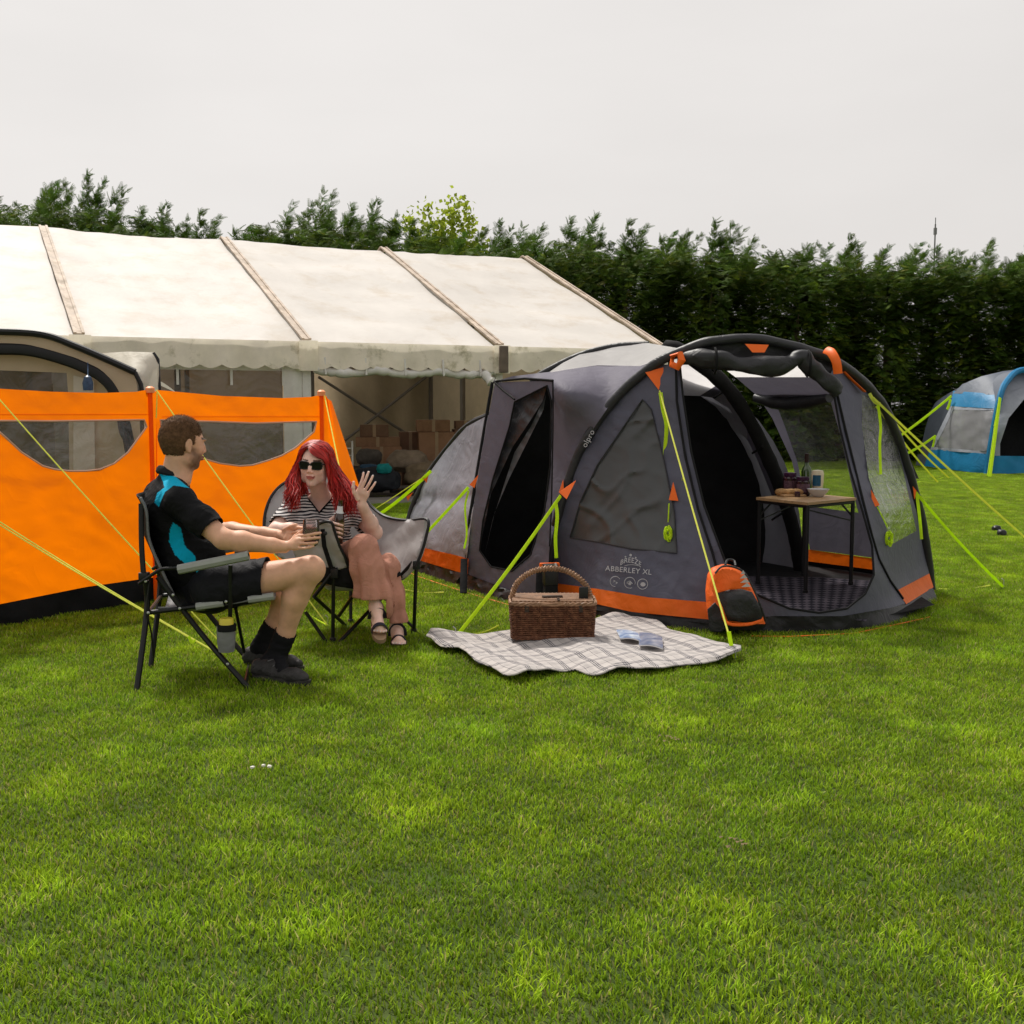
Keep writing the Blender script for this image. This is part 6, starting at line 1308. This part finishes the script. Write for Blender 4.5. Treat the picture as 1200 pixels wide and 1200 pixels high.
for an, hl, to in ((waR, H(441, 722, 6.84), H(446, 742, 6.66)), (waL, np.array(G(464, 748, .02)), np.array(G(468, 757, .015)))):
    if an is waL: hl = an*1.0; hl[2] = .035; hl[1] += .02; to = hl+np.array([.03, -.2, -.015])
    d = (to-hl)/np.linalg.norm(to-hl); sd_ = np.cross(d, (0, 0, 1)); sd_ /= np.linalg.norm(sd_); up_ = np.cross(sd_, d)
    S.cap(an, hl+up_*.01, .033, .028, .02); S.cap(an, to-d*.05+up_*.015, .03, .018, .03); S.cap(hl, to-d*.045, .027, .026, .02, (sd_, 1.25))
    for k in range(5): o = (k-2)*.0155; q = to-d*(.012+.006*abs(k-1.2)); S.cap(q-d*.035+sd_*o, q+sd_*o, .0095 if k else .011, .008, .003)
    feet.append((hl, to, d, sd_, up_))
V, Q = S.mesh(2); C = face_paint(V, (.78, .52, .43), wh, wf, WS, True)
px = px_of(V); 
for (hl, to, d, sd_, up_) in feet:
    for k in range(5): o = (k-2)*.0155; q = to-d*(.005+.006*abs(k-1.2))+sd_*o+up_*.006; C[((V-q)**2).sum(1) < .0055**2] = (.7, .6, .58)
for tip in ((426, 554, 6.965), (432, 553, 6.955), (437, 557.5, 6.96), (440, 565, 6.97)): C[((V-H(*tip)-[0, 0, .006])**2).sum(1) < .006**2] = (.75, .7, .7)
npmesh('body', V, Q, M['skin'], WOM, C)
# striped top
M['stripe'] = mat('striped_knit', (.5, .5, .5), .85, .05, 12, .3, 260, .15)
def stripes():
    m = M['stripe']; t = m.node_tree; N = t.nodes.new; L = t.links.new; co = N('ShaderNodeTexCoord').outputs['Object']; sp = N('ShaderNodeSeparateXYZ')
    nz = N('ShaderNodeTexNoise'); nz.inputs['Scale'].default_value = 5; L(co, nz.inputs[0]); L(co, sp.inputs[0])
    ax = N('ShaderNodeMath'); ax.operation = 'ABSOLUTE'; L(sp.outputs[0], ax.inputs[0])
    a = N('ShaderNodeMath'); a.operation = 'MULTIPLY_ADD'; a.inputs[1].default_value = .06; L(nz.outputs[0], a.inputs[0]); L(sp.outputs[2], a.inputs[2])
    m1 = N('ShaderNodeMath'); m1.operation = 'MULTIPLY'; m1.inputs[1].default_value = 64; L(a.outputs[0], m1.inputs[0]); fr = N('ShaderNodeMath'); fr.operation = 'FRACT'; L(m1.outputs[0], fr.inputs[0])
    gt = N('ShaderNodeMath'); gt.operation = 'GREATER_THAN'; gt.inputs[1].default_value = .5; L(fr.outputs[0], gt.inputs[0]); mx = N('ShaderNodeMix'); mx.data_type = 'RGBA'; mx.inputs['A'].default_value = (.02, .02, .025, 1); mx.inputs['B'].default_value = (.6, .58, .57, 1); L(gt.outputs[0], mx.inputs['Factor'])
    sc = [n for n in t.nodes if n.type == 'VECT_MATH'][0]; L(mx.outputs['Result'], sc.inputs[0])
stripes()
S = SDF(np.minimum(wsR, wpe)-[.3, .35, .2], np.maximum(wsL, wsR)+[.25, .25, .2], .005); wom_torso(S, .01)
S.chain([wsR, wsR*.2+weR*.8], [.062, .066], .04); S.chain([wsL, wsL*.3+weL*.7], [.06, .064], .04)
V, Q = S.mesh(2); V, _ = wrinkle(V, Q, .006, 10, (1, 1, 1), 5); dR = weR-wsR; dL = weL-wsL
a_ = np.abs(V[:, 0]-wnb[0])
keep = cutmask(V, Q, [(wsR+dR*.8, dR, .15), (wsL+dL*.7, dL, .15), (wpe-[0, 0, .03], (0, 0, -1), .3)])
c = V[keep].mean(1); neck = (c[:, 2] > wnb[2]-.005-.0*a_[0]) & (np.abs(c[:, 0]-wnb[0]) < .07); vneck = (c[:, 1] < wnb[1]+.02) & (c[:, 2] > wnb[2]-.075+np.abs(c[:, 0]-wnb[0]-.004)*1.15) & (np.abs(c[:, 0]-wnb[0]) < .085)
Q2 = keep[~(neck | vneck)]; npmesh('striped_top', V, Q2, M['stripe'], WOM, solid=.004)
b = B(); zz = []
for s in np.linspace(-1, 1, 25): x = wnb[0]+.004+.066*s; z = wnb[2]-.077+abs(.066*s)*1.15; zz.append((x, z))
pts = []
for x, z in zz:
    m_ = (np.abs(V[:, 0]-x) < .006) & (np.abs(V[:, 2]-z) < .006); y = V[m_, 1].min() if m_.any() else wch[1]-.1; pts.append((x, y-.004, z))
b.tube(pts, .0045, 6); b.build('neck_trim', M['polo'] if False else M['sock'], WOM)
# trousers
M['pink'] = mat('dusty_pink_cloth', (.52, .25, .18), .85, .08, 8, .5, 160, .15, weave=16, trans=.1)
S = SDF(np.minimum.reduce([whR, waR, wkR])-[.2, .3, .12], np.maximum.reduce([whL, waL, wkL])+[.2, .25, .2], .0055)
S.cap(wwa*.3+wpe*.7, wpe, .115, .12, .03, (wsv, 1.35)); S.chain([whR, wkR*.5+whR*.5, wkR+[0, .02, -.01]], [.098, .09, .074], .03); S.chain([whL, wkL*.5+whL*.5, wkL+[0, .02, 0]], [.098, .088, .072], .03)
hR, hL = H(438, 700, 6.85), H(464, 727, 7.0)
S.chain([wkR+[0, .01, -.0], H(431, 665, 6.87), hR, hR-[0, 0, .05]], [.073, .082, .093, .096], .035); S.chain([wkL+[0, .01, 0], H(461, 700, 7.0), hL, hL-[0, 0, .05]], [.068, .064, .058, .058], .035)
V, Q = S.mesh(2)
f_ = 1/(1+np.exp(-(wkR[2]-.06-V[:, 2])/.03)); P0, P1, P2 = V[Q[:, 0]], V[Q[:, 1]], V[Q[:, 2]]
V2, VN = wrinkle(V, Q, .006, 9, (1, 1, .8), 2); ang_ = np.arctan2(V[:, 1]-(wkR[1]+.02), V[:, 0]-hR[0])
V = V2+VN*(f_*(.011*np.sin(ang_*7+4*V[:, 2])+.006*np.sin(V[:, 0]*95+V[:, 2]*6)))[:, None]
hollow = ~((V[Q].mean(1)[:, 2] < hR[2]) & (V[Q].mean(1)[:, 0] < hR[0]+.075)); Q = Q[hollow]
Q = cutmask(V, Q, [(hL-[0, 0, .0], (0, 0, -1), .13)]); npmesh('trousers', V, Q, M['pink'], WOM, solid=.005)
# sandals
M['sandal'] = mat('sandal_strap', (.018, .018, .03), .6, .2, 20); M['cork'] = mat('sandal_sole', (.3, .2, .12), .8, .2, 30)
for i, (hl, to, d, sd_, up_) in enumerate(feet):
    b = B(); n = 24; pr_ = []
    for t in np.linspace(0, 2*math.pi, n+1)[:-1]: l = np.linalg.norm(to-hl); pr_.append(hl+d*(l/2+(l/2+.03)*math.cos(t))+sd_*(.042*(.9+.12*math.cos(t))*math.copysign(abs(math.sin(t))**.75, math.sin(t)))-up_*.024)
    vs = pr_+[p-up_*.022 for p in pr_]; b.add(vs, [tuple(range(n)), tuple(range(n, 2*n))[::-1]]+[((i_+1) % n, i_, i_+n, (i_+1) % n+n) for i_ in range(n)]); so = b.build('sandal', M['cork'], WOM)
    for (s0, hgt, wd) in ((.045, .06, .013), (.14, .045, .016)):
        c = hl+d*s0; b = B(); rr = .041
        if s0 < .1: c = hl+d*.03+up_*.02
        b.tube([c+sd_*rr*math.cos(t)+up_*(hgt*math.sin(t)*1.05-.012) + (d*.02*math.sin(t) if s0 < .1 else 0) for t in np.linspace(-.1, math.pi+.1, 16)], wd, 6, flat=.25, up=tuple(up_)); o = b.build('strap', M['sandal'], WOM); o.parent = so
# sunglasses
M['lens'] = mat('dark_lens', (.004, .004, .005), .12, 0, spec=.35); b = B(); f, r, u = wf
def wp(a, bb, d): return wh+WS*(a*f+bb*r+d*u)
SG = None
for s in (-1, 1):
    b = B(); n = 20; out = []
    for t in np.linspace(0, 2*math.pi, n+1)[:-1]:
        x, z = .030*math.copysign(abs(math.cos(t))**.6, math.cos(t)), .022*math.copysign(abs(math.sin(t))**.65, math.sin(t)); z *= .95+.12*(s*math.cos(t)); out.append(wp(.104-.018*((s*.034+x)/.06)**2, s*.034+x, .010+z))
    vs = out+[p-f*.004 for p in out]; b.add(vs, [tuple(range(n))[::-1], tuple(range(n, 2*n))]+[(i, (i+1) % n, (i+1) % n+n, i+n) for i in range(n)]); o = b.build('sunglass_lens', M['lens'], WOM)
    b = B(); b.tube(out, .003, 6, closed=True); b.tube([wp(.092, s*.062, .02), wp(.06, s*.075, .017), wp(0, s*.083, .012)], .0035, 6); b.tube([wp(.104, 0, .018), wp(.103, s*.008, .018)], .0035, 6); b.build('sunglass_frame', M['black_plastic'], WOM)
# long red hair: many locks falling over the shoulders
M['red_hair'] = mat('red_hair', (.33, .012, .016), .5, .3, 25, .2, 60, .35, attr=True)
g = np.random.default_rng(11)
V, Q = hair_cap(wh, wf, WS, lambda a, b, d: (d > .112) | (a < -.005), .008)
cp_ = npmesh('hair', V, Q, M['red_hair'], WOM, np.tile(np.array([.24, .01, .014]), (len(V), 1)), solid=.006)
b = B(); cols = []
def headsurf(a, bb, d, off):
    v = np.array([a+.018, bb, d-.028]); q = v/np.array([.098+off, .077+off, .092+off]); q /= np.linalg.norm(q); v = q*np.array([.098+off, .077+off, .092+off]); return wh+WS*((v[0]-.018)*f+v[1]*r+(v[2]+.028)*u)
for k in range(1100):
    # each lock starts at the parting on the crown, sweeps over the side of the head, falls past the face to the chest
    sidek = -1 if g.random() < .47 else 1      # +1 = her left, image right is r<0 side
    back = g.random(); wv = g.uniform(0, 6.28); off = .010+.012*g.random()
    th0 = g.uniform(-.35, .1); 
    a0 = lerp(.085, -.11, back); pts = []
    start = headsurf(a0*.9, .012*sidek-.012, .12, off)
    for t in np.linspace(0, 1, 5): # over the skull
        ph = t*1.45; pts.append(headsurf(lerp(a0*.9, lerp(.055, -.09, back), t), sidek*.1*math.sin(ph)-.012*(1-t), .1*math.cos(ph)+.03, off))
    end = pts[-1]; img = 1 if (sidek*r[0]) > 0 else -1
    ln = g.uniform(.14, .25) if img > 0 else g.uniform(.11, .22); fwdp = .05+.05*g.random() if back < .6 else -.02
    ex = end+np.array([img*(.012+.026*g.random()), 0, -.07]); pts.append(ex)
    shx = (.03+.12*g.random()) if img > 0 else (-.035+.06*g.random());  
    for j, t in enumerate((.4, .7, 1.)):
        q = ex+np.array([(shx if img > 0 else -shx)*t, -fwdp*1.9*t, -ln*t]); q[0] += .014*math.sin(wv+t*8); q[1] += .012*math.cos(wv+t*7); pts.append(q)
    sp_ = spline([Vector(p) for p in pts], 22); sp_ = [p+Vector((.005*math.sin(wv*3+i*.8), .003*math.cos(wv+i), 0)) for i, p in enumerate(sp_)]
    rr = [.0062*min(1, .4+i/5)*(1-(i/22.)**2.5*.8)*g.uniform(.8, 1.1) for i in range(23)]; base_c = np.array([.38, .014, .01])*g.uniform(.45, 1.35)*np.array([1, g.uniform(.6, 1.6), 1]); n0 = len(b.v); b.tube(sp_, rr, 5, flat=.6); cols += [tuple(base_c)]*(len(b.v)-n0)
for k in range(170):
    u0 = g.random(); off = .012+.012*g.random(); a1 = lerp(.1, .02, u0); tgt = lerp(.012, -.02, u0)
    pts = [headsurf(a1*.75, .03, .12, off), headsurf(a1+.01, .0, .115-.03*g.random()*(1-u0), off), headsurf(a1+.004, -.035, .085-.02*(1-u0), off), headsurf(lerp(.075, .03, u0), -.065, .045, off+.004), headsurf(lerp(.055, .0, u0), -.08, .0, off+.006)]
    e_ = pts[-1]; pts += [e_+np.array([.012, -.01, -.07]), e_+np.array([.03+.04*g.random(), -.04, -.14]), e_+np.array([.045+.07*g.random(), -.06, -.2-.05*g.random()])]
    sp_ = spline([Vector(p) for p in pts], 22); rr = [.006*min(1, .35+i/5)*(1-(i/22.)**2.5*.8) for i in range(23)]; base_c = np.array([.42, .016, .01])*g.uniform(.5, 1.35); n0 = len(b.v); b.tube(sp_, rr, 5, flat=.6); cols += [tuple(base_c)]*(len(b.v)-n0)
b.col = cols; lk = b.build('hair_locks', M['red_hair'], WOM); lk.parent = cp_; lk['kind'] = 'stuff'
# beer bottle
M['brown_glass'] = mat('brown_glass', (.03, .011, .005), .08, .1, spec=.6, coat=.4); bb0 = Vector(H(395.5, 637, 6.93)); bh = 52/FPX*6.93*K; ax = Vector((.09, -.03, 1)).normalized()
t = thing('beer_bottle', 'brown glass beer bottle with pale neck label held in the woman\'s hand', 'bottle', bb0)
b = B(); b.lathe(bb0, [(.001, 0), (.028, .002), (.029, bh*.55), (.024, bh*.66), (.014, bh*.76), (.0125, bh*.97), (.0145, bh*.975), (.0145, bh)], 20, axis=ax); b.build('glass', M['brown_glass'], t)
b = B(); b.lathe(bb0, [(.0215, bh*.7), (.0165, bh*.76), (.015, bh*.86), (.0135, bh*.86)], 16, axis=ax); b.build('neck_label', M['china'], t)
b = B(); b.lathe(bb0, [(.0295, bh*.2), (.0296, bh*.5), (.028, bh*.5)], 20, axis=ax); b.build('label_print', mat('gold_label', (.18, .12, .05), .5, .3, 60), t)
# watch strap
# ================================================================ man's chair
M['cframe'] = mat('chair_steel_black', (.006, .006, .006), .4, .1, 20, .1, spec=.3); M['foam'] = mat('grey_foam', (.3, .31, .29), .75, .1, 20, .3, 150); M['csling'] = mat('chair_sling', (.01, .01, .011), .75, .15, 12, .4, 250, .12, weave=8); M['cgrey'] = mat('chair_grey_cloth', (.17, .17, .175), .6, .1, 10, .3, 200, .3, weave=10)
CH = thing('camping_chair', 'black steel folding armchair with grey foam armrests, seating the man', 'chair', (P(230, 710, 6.1).x, P(230, 710, 6.1).y, 0))
off_ = Vector(P(176, 782, 6.37)-P(160, 810, 5.84)); off_.z = 0
def ctube(name, pts, r, m='cframe', far=None, flat=1, n=12, parent=CH):
    for sft in ([0] if far is None else far):
        b = B(); b.tube([Vector(p)+off_*sft for p in (spline(pts, n) if len(pts) > 2 else pts)], r, 8, flat=flat); o = b.build(name, M[m], parent)
    return o
fr_ = G(160, 811); ff_ = G(292, 807)
ctube('rear_leg', [fr_, P(172, 716, 5.9), P(171, 680, 5.9)], .014, far=(0, 1)); ctube('back_post', [P(169, 684, 5.88), P(166, 640, 5.9), P(165.5, 590, 5.92)], .013, far=(0, 1))
ctube('front_leg', [ff_, P(238, 745, 5.9), P(185, 676, 5.9)], .013, far=(0, 1)); ctube('seat_rail', [P(174, 718, 5.9), P(229, 711, 5.9), P(321, 698.5, 5.92)], .011, far=(0, 1))
for x0, y0, x1, y1 in ((230, 711, 262, 706.5), (291, 702.5, 321, 698.5)): ctube('foam_sleeve', [P(x0, y0, 5.89), P(x1, y1, 5.9)], .018, 'foam', (0, 1))
ctube('arm_tube', [P(163, 684, 5.86), P(176, 675, 5.84), P(190, 667, 5.83), P(212, 665, 5.83), P(292, 650, 5.84)], .0085, far=(0, 1)); ctube('armrest', [P(209, 667.5, 5.83), P(291.5, 651, 5.84)], .0225, 'foam', (0, 1))
ctube('arm_support', [P(270, 662, 5.86), P(270, 708, 5.88), P(269, 735, 5.9)], .010, far=(0, 1)); ctube('strut', [P(276, 712, 5.95), P(286, 764, 6.2)], .008, far=(0,)); ctube('cable', [P(175, 682, 5.88), P(172, 715, 5.87), P(177, 740, 5.88), P(180, 770, 5.9)], .004)
b = B(); b.tube([ff_+Vector((-.02, 0, .01)), ff_+off_+Vector((-.02, 0, .01))], .011, 8); b.build('front_bar', M['cframe'], CH); b = B(); b.tube([P(174, 718, 5.9), P(174, 718, 5.9)+off_], .009, 8); b.build('rear_bar', M['cframe'], CH)
back0 = spline([P(165, 583, 5.92), P(172, 600, 5.93), P(175, 632, 5.94), P(188, 664, 5.95), P(206, 702, 5.95)], 20); b = B()
b.grid(lambda u, v: back0[int(round(v*20))]+(off_)*u+Vector((-.05*math.sin(math.pi*u)-.012*mnoise.noise(Vector((u*4, v*4, 1))), 0, 0)), 14, 20); b.build('back_sling', M['csling'], CH, solid=.006)
for s in (0, 1): b = B(); b.tube([p+off_*s+Vector((0, -.004, 0)) for p in back0], .011, 8, flat=.6); b.build('sling_edge', M['cgrey'], CH)
b = B(); b.grid(lambda u, v: P(lerp(185, 321, u), lerp(712, 697, u), 5.9)+off_*v+Vector((0, 0, -.05*math.sin(math.pi*v)-.02*math.sin(math.pi*u)+.0)), 20, 12); b.build('seat_sling', M['cgrey'], CH, solid=.008)
for x, y in ((171, 681), (174, 718), (211, 713), (267, 778), (279, 793), (265, 705), (203, 697), (160, 800), (270, 725)): b = B(); b.lathe(P(x, y, 5.85), [(.007, 0), (.007, .006), (.004, .009)], 8, axis=(0, -1, 0)); b.build('rivet', M['steel'], CH)
b = B(); b.box(P(169, 675, 5.88), (.045, .04, .035), 0, bev=.005); b.build('hinge_block', M['black_plastic'], CH)
b = B(); b.lathe(P(265.5, 764, 5.82), [(.001, 0), (.036, .003), (.042, .05), (.043, .125), (.04, .125)], 18); b.build('cup_pouch', M['cgrey'], CH); b = B(); b.lathe(P(265.5, 739, 5.82), [(.0445, 0), (.045, .03), (.043, .03)], 18); b.build('pouch_band', M['csling'], CH)
b = B(); b.lathe(P(266, 760, 5.82), [(.001, 0), (.033, 0), (.033, .135), (.028, .142), (.001, .14)], 18); tag(b.build('drink_can', mat('yellow_can', (.6, .5, .05), .3, .1)), 'yellow topped can standing in the grey pouch of the man\'s chair', 'can')
# ================================================================ woman's chair
M['pad'] = mat('padded_grey', (.4, .385, .385), .6, .08, 6, .3, 120, .2, weave=4); WC = thing('moon_chair', 'grey padded bucket camping chair with black piping, seating the woman', 'chair', (P(400, 690, 7.3).x, P(400, 690, 7.3).y, 0))
CD = DF([(310, 620, 7.5), (318, 580, 7.62), (345, 561, 7.72), (400, 558, 7.75), (440, 597, 7.6), (465, 608, 7.45), (501, 609, 7.12), (487, 665, 7.1), (455, 680, 7.25), (420, 690, 7.35), (350, 650, 7.5), (400, 640, 7.75), (470, 640, 7.3)])
outl = [(314, 640), (309.5, 622), (311, 600), (319, 580), (333, 566), (350, 560.5), (372, 556), (400, 560), (418, 572), (432, 590), (444, 601), (457, 607), (478, 610), (501, 609), (499, 630), (493, 650), (487, 664), (474, 676), (455, 684), (420, 690), (385, 690), (345, 665)]
quilt = lambda x, y: .012*math.cos((x+y*.4)*.13)*math.cos((y-x*.25)*.12)
b = panel(outl, CD, 4, [], .012, 5, 81, ridge=quilt, cr=.006); b.build('padded_back', M['pad'], WC, solid=.03)
b = B(); b.tube(spline([P(x, y, CD(x, y)-.03) for x, y in outl[:17]], 90), .009, 6); b.build('piping', M['awn_blk'], WC)
AD = DF([(375, 613, 6.88), (390, 612, 6.85), (408, 662, 6.92), (350, 655, 7.2), (372, 664, 7.0), (352, 628, 7.15)])
al = [(345, 645), (352, 628), (366, 618), (376, 613), (383, 611), (389, 613), (392, 622), (398, 640), (404, 652), (408, 664), (395, 668), (372, 668), (352, 664)]
b = panel(al, AD, 3, [], .02, 7, 82); b.build('arm_panel', M['pad'], WC, solid=.02)
b = B(); b.tube(spline([P(x, y, AD(x, y)-.015) for x, y in al[1:10]], 40), .008, 6); b.build('piping', M['awn_blk'], WC)
b = B(); b.tube([P(378, 620, 6.84), P(380, 640, 6.87), P(388, 665, 6.9)], .014, 6, flat=.3, up=(0, 1, 0)); b.build('arm_strap', M['csling'], WC)
b = B(); b.lathe(P(381, 625, 6.83), [(.012, 0), (.012, .01), (.004, .014)], 10, axis=(0, -1, 0)); b.build('cap', M['black_plastic'], WC)
SDp = DF([(372, 664, 6.98), (410, 662, 6.93), (418, 690, 6.95), (380, 690, 7.0), (366, 690, 7.05), (455, 684, 7.2)])
b = panel([(366, 662), (390, 666), (410, 661), (425, 670), (455, 684), (440, 690), (416, 690), (395, 687), (376, 682), (368, 690)], SDp, 4, [], .02, 7, 83); b.build('seat_base', M['csling'], WC, solid=.01)
b = B(); b.grid(lambda u, v: P(lerp(385, 470, u), lerp(676, 672, u), 6.95).lerp(P(lerp(370, 450, u), 660, 7.6), v)+Vector((0, 0, -.06*math.sin(math.pi*u))), 12, 12); b.build('seat', M['csling'], WC, solid=.02)
def wt(a, c, r=.0105): b = B(); b.tube([a, c], r, 8); b.build('leg', M['cframe'], WC)
fl = G(390, 753); fR = G(485, 742); bR = G(411, 731); bl_ = G(352, 724)
wt(fl, P(391, 664, 6.95)); wt(fR, P(488, 655, 7.15)); wt(bR, P(411, 660, 7.65)); wt(bl_, P(330, 640, 7.55))
wt(P(368, 699, 6.98), G(405, 733)); wt(P(358, 717, 7.0), G(383, 753)); wt(G(396, 754), P(445, 703, 7.2)); wt(P(445, 703, 7.2), P(490, 652, 7.12), .012); wt(P(397, 722, 7.5), P(414, 698, 7.4)); wt(P(368, 699, 6.95), P(391, 670, 6.93)); wt(G(485, 742)+Vector((0, 0, .03)), P(440, 690, 7.3), .009)
for g_ in (fl, fR, bR): b = B(); b.lathe(g_, [(.018, 0), (.017, .025), (.012, .03)], 10); b.build('foot_cap', M['black_plastic'], WC)
for x, y, D in ((392, 672, 6.93), (488, 662, 7.1)): b = B(); b.box(P(x, y, D), (.04, .03, .05), 0, bev=.005); b.build('joint', M['black_plastic'], WC)
